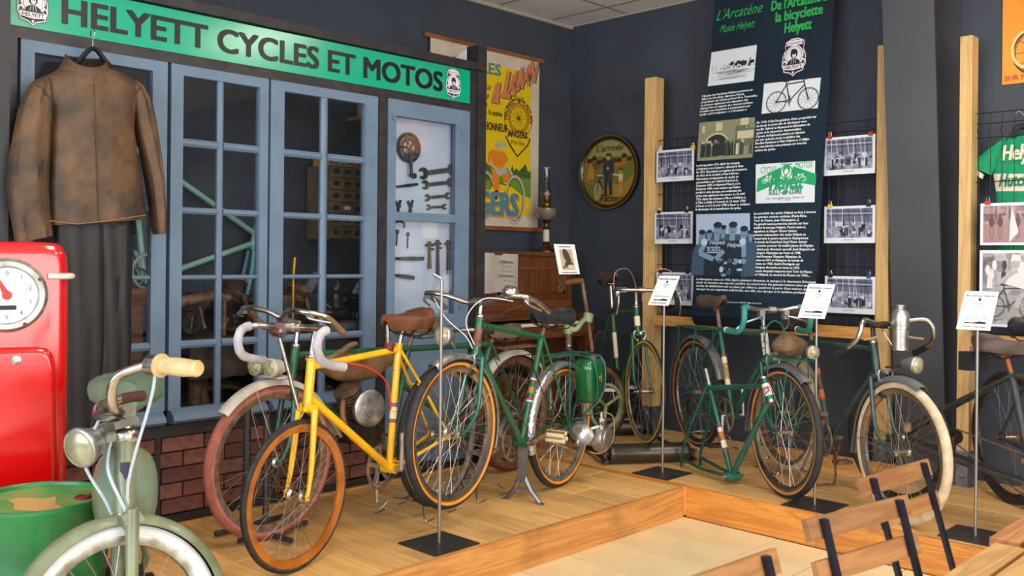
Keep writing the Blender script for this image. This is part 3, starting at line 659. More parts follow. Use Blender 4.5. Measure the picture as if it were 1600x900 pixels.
def sidepull(root, c, M=None, y=0):
    c = V(c); mb = MB(); mb.lathe([(.009, -.02), (.009, .02)], c, (1, 0, 0), 8)
    for s in (-1, 1): mb.tube(smooth_path([c, c + V((.006, s * .035, .01)), c + V((.004, s * .04, -.02)), c + V((0, s * .026, -.045))]), .0055, 6); mb.box(c + V((-.002, s * .022, -.045)), (.05, .012, .012))
    if M: mb.xf(M)
    mb.build('brake_caliper', M_alu, root, True)
def wire_stand(px, py, ang, lab, w=.3, h=.1, L_=.26):
    """bent wire floor stand, two hooped feet joined by a bridge"""
    p = onz(px, py, HP); r = .0045; M = Matrix.Translation(p) @ Matrix.Rotation(ang, 4, 'Z'); mb = MB()
    mb.tube(smooth_path([(-L_/2 + .07, -w/2, r), (-L_/2, -w/2, r), (-L_/2 + .02, -w/2 + .03, h * .5), (-L_/2 + .05, -w*.28, h), (-L_/2 + .05, w*.28, h), (-L_/2 + .02, w/2 - .03, h * .5), (-L_/2, w/2, r), (-L_/2 + .07, w/2, r)], 3), r, 6)
    mb.tube(smooth_path([(L_/2 - .07, -w/2, r), (L_/2, -w/2, r), (L_/2 - .02, -w/2 + .03, h * .5), (L_/2 - .05, -w*.28, h), (L_/2 - .05, w*.28, h), (L_/2 - .02, w/2 - .03, h * .5), (L_/2, w/2, r), (L_/2 - .07, w/2, r)], 3), r, 6)
    for yy in (-w * .12, w * .12): mb.tube([(-L_/2 + .05, yy, h), (L_/2 - .05, yy, h)], r, 6)
    mb.xf(M); mb.build('wire_floor_stand', M_chrome, label=lab, cat='stand')
# ------------------------------------------------------------------ A: yellow racer
def bikeroot(x, y, deg, lab, name='bicycle', cat='bicycle', group=None): return thing(name, (x, y, HP), math.radians(deg), label=lab, cat=cat, group=group)
A = bikeroot(-3.516, 3.085, -74.8, 'yellow racing bicycle with white taped drop bars and wooden front rim')
P = dict(ra=(0, .385), fa=(1.034, .306), bb=(.415, .30), sc=(.354, .858), ht=(.951, .850), hb=(.975, .664))
M_wrim = mat('varnished_wood_rim', (176, 104, 32), .25, coat=.7, c2=(140, 76, 20), scale=10, stretch=(1, 4, 1))
M_wht = mat('grimy_white_tape', (180, 180, 188), .75, c2=(148, 146, 152), scale=16, bump=.2)
fr = frame(A, P, M_yel, .0165, lug=mat('yellow_lug_dark', (216, 160, 6), .35, coat=.4)); fork(A, P, M_yel, r=.0145)
for t0, t1, m in ((.47, .485, M_blueb), (.487, .50, M_redb), (.505, .535, M_cream), (.545, .60, M_cream), (.60, .612, M_blueb), (.615, .63, M_redb), (.2, .202, M_ink)): band(fr, P['sc'], P['bb'], t0, t1, .0165, m)
wheel(A, 'rear_wheel', P['ra'], .350, .030, M_black, M_black, M_alu); wheel(A, 'front_wheel', P['fa'], .3045, .026, M_black, mat('worn_tubular_edge', (84, 62, 44), .8, c2=(40, 36, 34), scale=40), M_wrim, rimh=.026, rimw=1.0, hubw=.045)
saddle(A, .13, .46, 1.0, M_leath, .09, -.012, .075); seatpost(A, P, (.325, .935)); MB().tube([(.44, 0, .96), (.435, 0, .872)], .011, 8).build('nose_strut', M_chrome, A, True); MB().tube([(.432, 0, .84), (.42, 0, .875)], .024, 10).build('strut_clip', mat('dark_red_tape', (96, 26, 24), .6), A, True)
handlebar(A, (1.05, 0, .985), DROP, .0135, grip=M_wht, gr=.0185, g0=.40, tilt=-.1, stem_from=((.957, 0, .84), (.934, 0, .975)), lever=None)
mb = MB(); mb.box((1.085, -.02, .985), (.06, .05, .035)); mb.lathe([(.02, -.03), (.024, 0), (.024, .03)], (1.10, -.05, .965), (0, 1, 0), 10); mb.build('lamp_bracket', M_chrome, A, True)
MB().tube([(1.09, -.05, .95), (1.03, .0, .655)], .0085, 8).build('headlamp_strut', M_chrome, A, True)
crankset(A, P['bb'], -1.62, .095, M_alu, pedal=False); chain(A, P['bb'], .1, P['ra'], .032, -.05)
MB().tube(smooth_path([(.90, .03, .84), (.72, .10, .80), (.60, .12, .72), (.57, .12, .60)]), .004, 6).build('red_cable', mat('red_cable', (190, 36, 28), .5), A, True)
# ------------------------------------------------------------------ D: green bicycle with the rear engine on its centre stand
Dk = bikeroot(-3.452, 3.921, -77.7, 'green bicycle with rear engine, green fuel can and hammered aluminium mudguard', 'motorised_bicycle', 'motorised bicycle')
P = dict(ra=(0, .339), fa=(1.025, .455), bb=(.416, .314), sc=(.209, .864), ht=(.809, .979), hb=(.844, .808))
fr = frame(Dk, P, M_gr, .0165); fork(Dk, P, M_teal, r=.0135)
for t0, t1, m in ((.40, .415, M_blueb), (.42, .435, M_cream), (.44, .455, M_redb), (.5, .56, mat('gold_decal', (150, 120, 60), .5)), (.60, .615, M_redb), (.62, .635, M_cream), (.64, .655, M_blueb)): band(fr, P['sc'], P['bb'], t0, t1, .0165, m)
band(fr, P['ht'], P['hb'], .3, .8, .0205, mat('rusty_head_decal', (140, 96, 70), .6, c2=(90, 60, 40), scale=40))
wheel(Dk, 'rear_wheel', P['ra'], .339, .044, M_black, M_orange, M_alu, spoke=M_spokel, hubw=.055); wheel(Dk, 'front_wheel', P['fa'], .350, .044, M_black, M_orange, M_chrome, spoke=M_spokel, rimh=.022)
M_hamm = mat('hammered_aluminium', (178, 184, 192), .3, metal=.9, c2=(210, 214, 220), scale=70, bump=.35, detail=1)
fender(Dk, 'rear_fender', P['ra'], .362, .031, -.30, 2.0, M_hamm, stays=(), depth=.03); fender(Dk, 'front_fender', P['fa'], .374, .030, 1.1, 1.75, M_alu, depth=.028); fender(Dk, 'front_fender_rear', P['fa'], .372, .028, 1.75, 3.5, M_hamm, depth=.024, stays=(2.6,), sm=M_alu)
saddle(Dk, -.07, .32, .985, M_bleath, .095, .02, .075); seatpost(Dk, P, (.18, .915), M_rust)
SW = [(0, 0, 0), (.0, .06, -.005), (.03, .15, .02), (.05, .22, .03), (.03, .285, .03), (-.05, .305, .01), (-.17, .305, -.03)]
hbD = handlebar(Dk, (.835, 0, 1.06), SW, .0125, grip=None, tilt=-.1, stem_from=((.814, 0, .96), (.798, 0, 1.055)), lever='flat', lever_at=.68)
MB().lathe([(.012, 0), (.04, .004), (.042, .014), (.036, .03), (.02, .04), (.008, .042)], (.87, .21, 1.10), (0, .1, 1), 18).build('bell', M_chrome, hbD, True)
lamp(Dk, (1.04, -.055, .905), (1, -.1, .1), .047, .08, M_alu, M=None); MB().tube([(.97, -.03, .84), (1.0, -.05, .9)], .006, 6).build('lamp_arm', M_chrome, Dk, True)
cable(Dk, [(.86, -.24, 1.07), (.95, -.1, .98), (.93, 0, .90), (.90, .02, .84)], m=M_white); cable(Dk, [(.86, .22, 1.07), (.96, .12, 1.08), (.97, .03, .98), (.90, .03, .86)], m=M_white); cable(Dk, [(.80, .28, 1.06), (.9, .2, 1.02), (.84, .06, .92), (.6, .04, .6), (.42, .06, .36)], m=M_dkm)
sidepull(Dk, (.905, 0, .80)); crankset(Dk, P['bb'], -.25, .10, M_rust, pedal=True, pm=M_rust); chain(Dk, P['bb'], .104, P['ra'], .035, -.05)
mb = MB(); pc = p3(P['bb']) + V((-.15, .12, .02))
for k in range(4): a = k * PI / 2 + .4; mb.tube([pc + V((.022 * math.cos(a), -.05, .022 * math.sin(a))), pc + V((.022 * math.cos(a), .06, .022 * math.sin(a)))], .012, 8)
mb.build('cream_pedal', mat('ivory_rubber', (216, 200, 160), .6), Dk, True)
MB().tube([p3(P['bb'], .06), pc + V((0, -.05, 0))], .011, 8).build('crank_arm', M_rust, Dk, True)
pr = [(P['bb'][0] + .13 * math.cos(a), P['bb'][1] + .02 + .13 * math.sin(a)) for a in [0.2 + i * .2 for i in range(12)]]
MB().rings([[V((x, -.062, z)), V((x, -.04, z)), V((x * .98 + .02 * P['bb'][0], -.04, z - .012)), V((x * .98 + .02 * P['bb'][0], -.062, z - .012))] for x, z in pr]).build('chain_guard', M_alu, Dk, True)
# centre stand: strut with a forked foot
st = MB(); st.box((.395, 0, .205), (.03, .045, .20)); sA = st.build('centre_stand', M_galv, Dk, True)
for s in (-1, 1):
    MB().tube([(.395, s * .012, .13), (.39, s * .05, .06), (.385, s * .10, .006)], [.016, .014, .012], 6).build('stand_leg', M_galv, sA, True); MB().box((.39, s * .105, .003), (.03, .035, .006)).build('stand_foot', M_galv, sA, True)
MB().box((.393, 0, .062), (.01, .1, .02)).build('stand_brace', M_galv, sA, True)
# rack, fuel can, engine
mb = MB()
for y in (-.05, 0, .05): mb.tube([(.14, y, .735), (-.25, y, .735)], .0045, 6)
for x in (.12, -.05, -.24): mb.tube([(x, -.06, .733), (x, .06, .733)], .0045, 6)
for s in (-1, 1): mb.tube([(-.2, s * .06, .733), (0, s * .07, .35)], .0045, 6); mb.tube([(0, s * .06, .733), (.02, s * .07, .35)], .0045, 6)
mb.build('rear_rack', M_teal, Dk, True)
can = MB(); rg = []
for z, sx, sy in ((.475, .07, .035), (.49, .082, .048), (.56, .094, .056), (.66, .104, .062), (.70, .100, .058), (.715, .085, .045)):
    rg.append([V((-.10 + sx * (abs(math.cos(a)) ** .45) * math.copysign(1, math.cos(a)), .135 + sy * (abs(math.sin(a)) ** .45) * math.copysign(1, math.sin(a)), z)) for a in [2 * PI * i / 24 for i in range(24)]])
can.rings(rg); cn = can.build('fuel_can', mat('metallic_green_paint', (10, 96, 52), .22, metal=.3, coat=.8), Dk, True)
MB().lathe([(.022, 0), (.022, .012), (.016, .016)], (-.14, .13, .714), (0, 0, 1), 14).build('filler_cap', M_rust, cn, True)
t = MB(); text_into(t, 'vj', (-.10, .1985, .60), (-1, 0, 0), (0, 0, 1), .055, align='CENTER', bold=.01); t.build('lettering', mat('gold_decal_bright', (196, 160, 70), .4), cn, True)
for dx in (-.05, .06): MB().tube(smooth_path([(-.10 + dx, .07, .735), (-.10 + dx, .17, .725), (-.10 + dx, .203, .65), (-.10 + dx * .6, .19, .5), (-.04, .08, .36)]), .005, 6).build('tank_strap', M_teal, cn, True)
en = MB(); en.lathe([(.05, -.06), (.052, 0), (.075, .005), (.078, .03), (.072, .06), (.05, .066), (.048, .07), (.001, .072)], (-.14, .16, .27), (0, 1, 0), 24)
ec = en.build('engine', M_alu, Dk, True)
e2 = MB(); e2.lathe([(.045, 0), (.045, .02)] + [(.058 if i % 2 else .04, .02 + i * .007) for i in range(12)] + [(.03, .11)], (-.06, .13, .28), (.75, 0, .45), 16); e2.build('cylinder_fins', M_alu, ec, True)
e3 = MB(); e3.lathe([(.02, 0), (.02, .05), (.026, .052), (.026, .07), (.012, .075), (.012, .10)], (-.11, .20, .32), (0, 0, 1), 14); e3.lathe([(.02, 0), (.02, .03)], (-.11, .20, .36), (0, 1, 0), 12); e3.tube([(-.11, .2, .345), (-.06, .16, .33)], .012, 8); e3.build('carburettor', M_chrome, ec, True)
e4 = MB(); e4.tube(smooth_path([(.0, .12, .31), (.03, .13, .29), (.06, .14, .26)]), .015, 8); e4.tube([(-.2, .07, .27), (0, .06, .339)], .012, 6); e4.tube([(-.05, .07, .2), (.2, .06, .29)], .01, 6); e4.build('exhaust_pipe', M_alu, ec, True)
cable(Dk, [(-.11, .2, .42), (-.22, .22, .38), (-.22, .22, .25), (-.08, .22, .20), (.02, .2, .22)], .004, m=mat('aged_ivory_cable', (150, 130, 96), .6)); cable(Dk, [(-.09, .2, .42), (.05, .1, .40), (.2, .04, .5), (.35, .03, .7)], .0035, m=M_dkm)
ring = MB(); ring_gear(ring, p3(P['ra']), .075, .045, 30, .03, .005); ring.build('drive_sprocket', M_dkm, Dk, True)
# ------------------------------------------------------------------ B: tandem with engine and tank
B = bikeroot(-3.911, 4.011, -83.3, 'old green motor tandem with faded red tyres, brown tank and two saddles', 'motor_tandem', 'tandem')
P = dict(ra=(0, .35), fa=(1.775, .347), bb=(1.03, .27), sc=(.900, .798), ht=(1.642, .850), hb=(1.672, .670)); sc2 = (.219, .772); bb2 = (.42, .27)
mb = MB(); rt = .0165
for a, b in ((P['sc'], P['bb']), (lerp(P['ht'], P['hb'], .2), sc2), (lerp(P['ht'], P['hb'], .85), P['bb']), (sc2, bb2), (P['bb'], bb2), (lerp(P['sc'], P['bb'], .35), bb2)): tb(mb, a, b, rt)
tb(mb, P['ht'], P['hb'], .02)
for s in (-1, 1): mb.tube([p3(sc2, s * .014), p3(P['ra'], s * .06)], .008, 7); mb.tube([p3(bb2, s * .025), p3(P['ra'], s * .06)], .009, 7)
mb.tube([p3(P['bb'], -.036), p3(P['bb'], .036)], .024, 12); mb.tube([p3(bb2, -.036), p3(bb2, .036)], .024, 12)
fB = mb.build('frame', mat('worn_green_enamel', (26, 96, 62), .45, c2=(40, 66, 52), scale=14, coat=.2), B, True); fork(B, P, M_teal, r=.0145)
wheel(B, 'front_wheel', P['fa'], .347, .048, M_pinkt, M_pinkw, M_rust, rimh=.02); wheel(B, 'rear_wheel', P['ra'], .35, .046, mat('oxblood_tyre', (92, 48, 42), .8), mat('oxblood_tyre_wall', (112, 60, 52), .8), M_rust, hubw=.06)
M_wf = mat('chalky_white_fender', (198, 194, 182), .6, c2=(168, 160, 144), scale=12)
fender(B, 'rear_fender', P['ra'], .375, .036, .2, 3.2, M_wf, depth=.03, stays=(.6, 2.4)); fender(B, 'front_fender', P['fa'], .372, .034, .75, 3.0, M_wf, depth=.026, tip=.04, stays=(2.2, 1.25), sm=M_alu)
mb = MB()
rg = []
for x, w_, z0, z1 in ((1.00, .02, .76, .79), (1.05, .045, .71, .795), (1.15, .058, .66, .80), (1.28, .058, .65, .805), (1.40, .045, .675, .81), (1.50, .02, .73, .81)):
    c_ = (z0 + z1) / 2; h_ = (z1 - z0) / 2; rg.append([V((x, w_ * math.cos(a), c_ + h_ * math.sin(a))) for a in [2 * PI * i / 16 for i in range(16)]])
MB().rings(rg).build('fuel_tank', mat('rusty_brown_tank', (128, 100, 66), .5, c2=(96, 62, 40), scale=9, coat=.2), B, True)
saddle(B, .70, .98, .93, mat('olive_leather', (104, 82, 54), .55, c2=(78, 60, 40), scale=16), .09, 0, .06); saddle(B, -.02, .25, .86, mat('grey_leather', (112, 104, 94), .6, c2=(84, 78, 70), scale=16), .085, 0, .06)
MB().tube([p3(P['sc']), p3((.87, .87))], .0125, 8).build('seatpost', M_rust, B, True); MB().tube([p3(sc2), p3((.19, .81))], .0125, 8).build('seatpost', M_rust, B, True)
handlebar(B, (1.72, 0, .985), [(0, 0, 0), (.03, .06, .03), (.06, .14, .045), (.05, .22, .04), (-.02, .27, .02), (-.12, .28, -.06)], .0125, stem_from=((1.645, 0, .83), (1.628, 0, .96)), grip=M_rust, gr=.015, g0=.8, lever='flat', lever_at=.62)
handlebar(B, (.68, 0, .87), [(0, 0, 0), (.02, .07, .01), (.02, .2, .02), (-.03, .27, .02), (-.12, .29, .01)], .0125, stem_from=((.80, 0, .87), (.74, 0, .87)), grip=M_dkm, gr=.016, g0=.75)
for y in (-.055, .06): lamp(B, (1.83, y, .775), (1, 0, 0), .042, .10, M_wf, mat('ribbed_lamp_glass', (180, 180, 130), .2, c2=(120, 120, 90), scale=60)); 
MB().box((1.77, 0, .73), (.08, .17, .008)).build('lamp_plate', M_wf, B, True)
en = MB(); en.lathe([(.08, -.10), (.09, -.04), (.09, .08)], (1.24, 0, .43), YA, 20); ee = en.build('engine', M_dkm, B, True)
e2 = MB(); e2.lathe([(.03, 0)] + [(.068 if i % 2 else .045, .01 + i * .009) for i in range(16)] + [(.035, .16)], (1.30, .04, .51), (.5, .1, .8), 16); e2.build('cylinder_fins', mat('rust_fins', (108, 84, 66), .5, metal=.6, c2=(70, 56, 46), scale=20), ee, True)
MB().lathe([(.082, 0), (.088, .006), (.088, .028), (.078, .034), (.04, .036), (.038, .044), (.001, .046)], (1.315, .13, .545), (.15, 1, .05), 28).build('flywheel_cover', M_alu, ee, True)
MB().tube(smooth_path([(1.40, .06, .60), (1.44, .1, .52), (1.40, .11, .42), (1.28, .12, .32), (1.1, .12, .25)]), .014, 8).build('exhaust_pipe', mat('brown_exhaust', (126, 84, 58), .5, metal=.3), ee, True)
chain(B, bb2, .09, P['ra'], .05, -.055); crankset(B, P['bb'], .4, .09, M_rust, pm=M_dkm); crankset(B, bb2, 2.2, .09, M_rust, pm=M_rust)
mb = MB()
for y in (-.06, -.03, 0, .03, .06): mb.tube([(.16, y, .745), (-.22, y, .735)], .004, 5)
for x in (.15, 0, -.2): mb.tube([(x, -.08, .74), (x, .08, .738)], .004, 5)
for s in (-1, 1): mb.tube([(-.18, s * .07, .735), (0, s * .07, .36)], .004, 5)
mb.build('rear_rack', M_rust, B, True)
MB().tube([(.1, .1, .70), (.1, .1, .45), (-.06, .1, .45), (-.06, .1, .70)], .006, 5, closed=True).build('pannier_frame', M_dkm, B, True)
MB().tube(smooth_path([(1.60, .02, .80), (1.52, .08, .79), (1.36, .05, .84), (1.30, .03, .845)]), .014, 7).build('inner_tube_wrap', mat('old_rope', (128, 104, 76), .8, c2=(92, 72, 50), scale=40), B, True)
mb = MB(); mb.tube([(1.78, -.03, .02), (1.78, -.03, .62)], .018, 6); mb.tube([(1.78, .11, .03), (1.78, .11, .55)], .014, 6); mb.tube([(1.93, -.05, .02), (1.55, -.05, .02)], .012, 6); mb.tube([(1.93, .12, .02), (1.55, .12, .02)], .012, 6); mb.tube([(1.78, -.2, .02), (1.78, .3, .02)], .012, 6)
mb.xf(Matrix.Translation((-.0, -.14, 0)))
mb.build('prop_stand', M_blk, B, True)
# ------------------------------------------------------------------ F: green touring bicycle with teal bar tape
Fb = bikeroot(-3.368, 5.163, -30.7, 'green touring bicycle with teal bar tape, front rack bag and tan tyres')
P = dict(ra=(0, .418), fa=(1.052, .349), bb=(.475, .345), sc=(.295, .865), ht=(.821, .885), hb=(.866, .721))
fr = frame(Fb, P, M_teal, .0155); fork(Fb, P, M_teal, r=.0125); steps = ((.33, .345, M_redb), (.35, .70, M_cream), (.42, .6, mat('faded_gold_decal', (190, 164, 96), .5, c2=(120, 90, 60), scale=60)), (.705, .72, M_redb))
for t0, t1, m in steps: band(fr, P['sc'], P['bb'], t0, t1, .0157 if m is not MATS['faded_gold_decal'] else .0160, m)
band(fr, P['ht'], P['hb'], .12, .85, .0195, mat('peeling_head_decal', (214, 204, 200), .6, c2=(150, 40, 40), scale=50, sharp=(.55, .6)))
wheel(Fb, 'rear_wheel', P['ra'], .350, .038, M_black, M_tan, M_chrome, spoke=M_spokel); wheel(Fb, 'front_wheel', P['fa'], .3485, .044, M_black, M_tan, M_chrome, spoke=M_spokel, rimh=.02)
M_grf = mat('grey_alloy_fender', (142, 146, 146), .45, metal=.6, c2=(118, 122, 122), scale=12)
fender(Fb, 'rear_fender', P['ra'], .372, .030, .35, 3.5, M_grf, stays=(2.9,), sm=M_alu); fender(Fb, 'front_fender', P['fa'], .372, .030, .95, 3.3, M_grf, stays=(3.1,), sm=M_alu, tip=.03)
saddle(Fb, .08, .35, 1.04, M_dleath, .082, .015, .065); seatpost(Fb, P, (.262, .975), M_rust)
M_ttape = mat('teal_bar_tape', (60, 140, 118), .6, c2=(30, 120, 120), scale=9, bump=.15)
hF = handlebar(Fb, (.905, 0, 1.0), [(0, 0, 0), (0, .07, .0), (.012, .14, .012), (.03, .185, .015), (.06, .20, -.01), (.06, .205, -.07), (.02, .215, -.115), (-.05, .22, -.12), (-.09, .222, -.115)], .0125, grip=M_ttape, gr=.0165, g0=.30, stem_from=((.825, 0, .87), (.81, 0, .985)), stem_m=M_alu)
for s in (-1, 1):
    MB().box((.925, s * .075, .975), (.03, .03, .05)).tube(smooth_path([(.94, s * .08, .965), (.965, s * .13, .955), (.955, s * .2, .93), (.94, s * .23, .90)]), .0065, 6).build('brake_lever', M_alu, hF, True)
    MB().lathe([(.017, 0), (.017, .01)], (.905 - .09, s * .222, .885), (-1, 0, 0), 10).build('bar_end_plug', M_white, hF, True)
cable(Fb, [(.93, .07, .98), (1.0, .05, .93), (.99, 0, .86), (.93, 0, .76)], .0028, m=M_teal); cable(Fb, [(.93, -.07, .98), (.97, -.09, .9), (.9, -.04, .82), (.8, .0, .84)], .0028, m=M_teal)
sidepull(Fb, (.92, 0, .735)); crankset(Fb, P['bb'], -1.4, .10, M_alu, pm=M_dkm); chain(Fb, P['bb'], .104, P['ra'], .03, -.05)
MB().box((.03, -.07, .33), (.035, .02, .07)).lathe([(.02, 0), (.02, .012)], (.04, -.07, .30), YA, 10).lathe([(.02, 0), (.02, .012)], (.02, -.07, .36), YA, 10).build('rear_derailleur', M_dkm, Fb, True)
for nm_, xx, zz, xs in (('rear_rack', -.02, .835, (.16, -.2)), ('front_rack', 1.06, .752, (.17, -.12))):
    mb = MB()
    for y in (-.055, 0, .055): mb.tube([(xx + xs[0], y, zz), (xx + xs[1], y, zz)], .004, 5)
    for x in (xx + xs[0], xx, xx + xs[1]): mb.tube([(x, -.058, zz), (x, .058, zz)], .004, 5)
    ax = p3(P['ra'] if 'rear' in nm_ else P['fa'])
    for s in (-1, 1):
        mb.tube(smooth_path([(xx + xs[0] * .7, s * .058, zz), (xx + xs[0] * .5, s * .075, zz - .2), ax + V((.01, s * .07, .02))]), .0045, 6); mb.tube(smooth_path([(xx + xs[1] * .7, s * .058, zz), (xx + xs[1] * .5, s * .075, zz - .2), ax + V((0, s * .07, .02))]), .0045, 6)
    if 'front' in nm_: mb.tube(smooth_path([(xx - .12, -.055, zz), (xx - .12, -.055, zz + .14), (xx - .12, 0, zz + .19), (xx - .12, .055, zz + .14), (xx - .12, .055, zz)]), .0045, 6)
    mb.build(nm_, M_teal, Fb, True)
lamp(Fb, (1.265, .03, .80), (1, 0, 0), .036, .06, M_alu); MB().tube([(1.2, .03, .755), (1.235, .03, .79)], .005, 6).build('lamp_arm', M_chrome, Fb, True)
mb = MB(); mb.ell((1.06, .02, .82), (.075, .095, .06), nu=12, nv=8)
for i, p in enumerate(mb.v): mb.v[i] = p + V((random.uniform(-.008, .008), random.uniform(-.008, .008), random.uniform(-.008, .008)))
mb.build('rack_bag', mat('khaki_canvas', (120, 96, 70), .85, c2=(92, 72, 50), scale=14, bump=.4), Fb, True)
# ------------------------------------------------------------------ G: bare green frame standing on its dropouts
g_ = onz(1079, 728, HP); Gf = thing('frameset', (g_.x, g_.y, HP), math.radians(-28.5), label='bare green bicycle frame with cream bands standing on the platform', cat='bicycle frame')
P = dict(ra=(.0, .03), fa=(.9, .1), bb=(.49, .046), sc=(.222, .528), ht=(.805, .640), hb=(.880, .525)); P['tt'] = lerp(P['ht'], P['hb'], .3)
mb = MB(); rt = .0155; bb, sc, ht, hb, ra = (P[k] for k in ('bb', 'sc', 'ht', 'hb', 'ra'))
tb(mb, sc, bb, rt); tb(mb, lerp(ht, hb, .3), lerp(sc, bb, .03), rt); tb(mb, lerp(ht, hb, .85), bb, rt * 1.1); tb(mb, ht, hb, rt * 1.25); mb.tube([p3(bb, -.045), p3(bb, .045)], .027, 14)
for s in (-1, 1):
    mb.tube([p3(sc, s * .014), p3(lerp(sc, ra, .5), s * .06), p3((.005, .075), s * .065)], .0085, 8); mb.tube([p3(bb, s * .025), p3(lerp(bb, ra, .5), s * .06), p3((.03, .05), s * .065)], .0095, 8)
    mb.tube([p3((.005, .075), s * .065), p3((.0, .03), s * .065), p3((.03, .05), s * .065)], .008, 6); mb.box(p3((.002, .022), s * .065), (.03, .006, .044))
mb.tube([p3((.13, .34), -.05), p3((.13, .34), .05)], .006, 6)
fG = mb.build('frame', M_teal, Gf, True)
for t0, t1, m in ((.44, .455, M_blueb), (.46, .475, M_redb), (.48, .70, M_cream), (.53, .62, mat('amber_decal', (190, 130, 60), .5, c2=(140, 60, 40), scale=50)), (.70, .715, M_blueb), (.72, .735, M_redb)): band(fG, sc, bb, t0, t1, .0157 if 'amber' not in m.name else .0162, m)
band(fG, ht, hb, .25, .75, .0196, MATS['peeling_head_decal']); MB().tube([p3(lerp(ht, hb, -.03)), p3(lerp(ht, hb, .05))], .023, 12).build('headset_cup', M_chrome, fG, True); MB().tube([p3(lerp(ht, hb, .94)), p3(lerp(ht, hb, 1.05))], .024, 12).build('headset_cup', M_chrome, fG, True)
MB().tube([p3(lerp(sc, bb, .03)), p3((.175, .62))], .0125, 10).build('seatpost', M_alu, Gf, True)
MB().tube([p3(bb, -.075), p3(bb, .075)], .008, 8).lathe([(.02, -.052), (.02, .052)], p3(bb), YA, 12).build('bottom_bracket_axle', M_chrome, fG, True)
MB().tube(smooth_path([(.745, .03, .40), (.75, .045, .46), (.73, .05, .52)]), .006, 6).lathe([(.014, 0), (.014, .012)], (.745, .022, .40), YA, 10).build('shift_lever', M_chrome, fG, True)
# ------------------------------------------------------------------ H: dark green bicycle with cream tyres and aluminium bottle
Hb = bikeroot(-2.725, 5.134, -31.4, 'dark green bicycle with cream tyres, handlebar bottle and bare drop bars')
P = dict(ra=(0, .37), fa=(1.06, .347), bb=(.455, .30), sc=(.262, .828), ht=(.831, .854), hb=(.865, .705))
fr = frame(Hb, P, M_dgr, .0155); fork(Hb, P, M_dgr, r=.0125)
for t0, t1, m in ((.30, .36, mat('orange_decal', (176, 96, 40), .5)), (.36, .50, mat('dark_gold_decal', (110, 84, 40), .5, c2=(40, 40, 36), scale=60)), (.52, .60, MATS['orange_decal']), (.60, .62, M_redb)): band(fr, P['sc'], P['bb'], t0, t1, .0157, m)
wheel(Hb, 'rear_wheel', P['ra'], .345, .046, M_whitet, M_whitet, M_rust); wheel(Hb, 'front_wheel', P['fa'], .347, .046, M_whitet, M_whitet, M_chrome, rimh=.02)
fender(Hb, 'rear_fender', P['ra'], .372, .032, .1, 3.2, mat('cream_stripe_fender', (176, 164, 136), .5, c2=(140, 126, 100), scale=10), depth=.03, stays=(2.5,)); fender(Hb, 'front_fender', P['fa'], .370, .030, 1.15, 3.35, mat('grey_fender', (112, 116, 120), .45, metal=.4), depth=.026, stays=(3.1,), tip=.03)
saddle(Hb, .10, .37, .99, M_dleath, .085, .0, .07); seatpost(Hb, P, (.235, .915), M_rust)
mb = MB(); mb.lathe([(.001, -.1), (.05, -.098), (.056, -.06), (.056, .06), (.05, .098), (.001, .1)], (.10, .02, .925), YA, 14); mb.build('saddle_bag', mat('brown_tool_roll', (80, 62, 50), .8, c2=(56, 44, 36), scale=14, bump=.3), Hb, True)
hH = handlebar(Hb, (.92, 0, .955), [(0, 0, 0), (.01, .07, .012), (.06, .15, .03), (.09, .19, .02), (.095, .215, -.05), (.03, .225, -.105), (-.07, .23, -.15)], .0125, M_chrome, grip=mat('black_grip', (34, 30, 30), .7, bump=.3, scale=60), gr=.0165, g0=.80, stem_from=((.835, 0, .84), (.822, 0, .945)), stem_m=M_dkm)
for s in (-1, 1): MB().tube(smooth_path([(.92, s * .05, .92), (.98, s * .09, .90), (.99, s * .17, .89)]), .006, 6).build('brake_lever', mat('aged_bone_lever', (150, 124, 96), .5), hH, True)
bt = MB(); bt.lathe([(.036, 0), (.04, .004)] + [(.0405 if i % 2 else .0375, .012 + i * .0075) for i in range(14)] + [(.042, .125), (.043, .16), (.040, .18), (.028, .20), (.02, .205), (.02, .215), (.024, .218), (.024, .225), (.001, .226)], (1.00, .03, .835), (0, 0, 1), 20); b_ = bt.build('drinking_bottle', M_alu, Hb, True)
MB().revolve([(.044, -.006), (.044, .006), (.046, .006), (.046, -.006)], (1.0, .03, .95), (0, 0, 1), 20).tube([(.96, .03, .94), (.92, .0, .95)], .005, 6).tube([(.96, .02, .85), (.9, 0, .93)], .004, 6).build('bottle_cage', M_chrome, Hb, True)
lamp(Hb, (1.10, .05, .772), (1, .25, -.05), .042, .09, M_alu); MB().tube([(.93, .0, .745), (1.03, .04, .765)], .006, 6).build('lamp_arm', M_dkm, Hb, True)
sidepull(Hb, (.925, 0, .72)); crankset(Hb, P['bb'], 1.1, .09, M_rust, pm=M_rust); chain(Hb, P['bb'], .094, P['ra'], .03, -.05)
mb = MB(); mb.tube([(.40, .06, .28), (.33, .12, .06), (.30, .13, .006)], .008, 6); mb.tube([(.40, -.06, .28), (.33, -.12, .06), (.30, -.13, .006)], .008, 6); mb.tube([(.3, -.13, .007), (.3, .13, .007)], .007, 6); mb.build('rear_stand', M_rust, Hb, True)
MB().lathe([(.011, 0), (.02, .006), (.02, .045), (.012, .05)], (1.0, .075, .43), (0, 0, 1), 12).build('dynamo', M_rust, Hb, True)
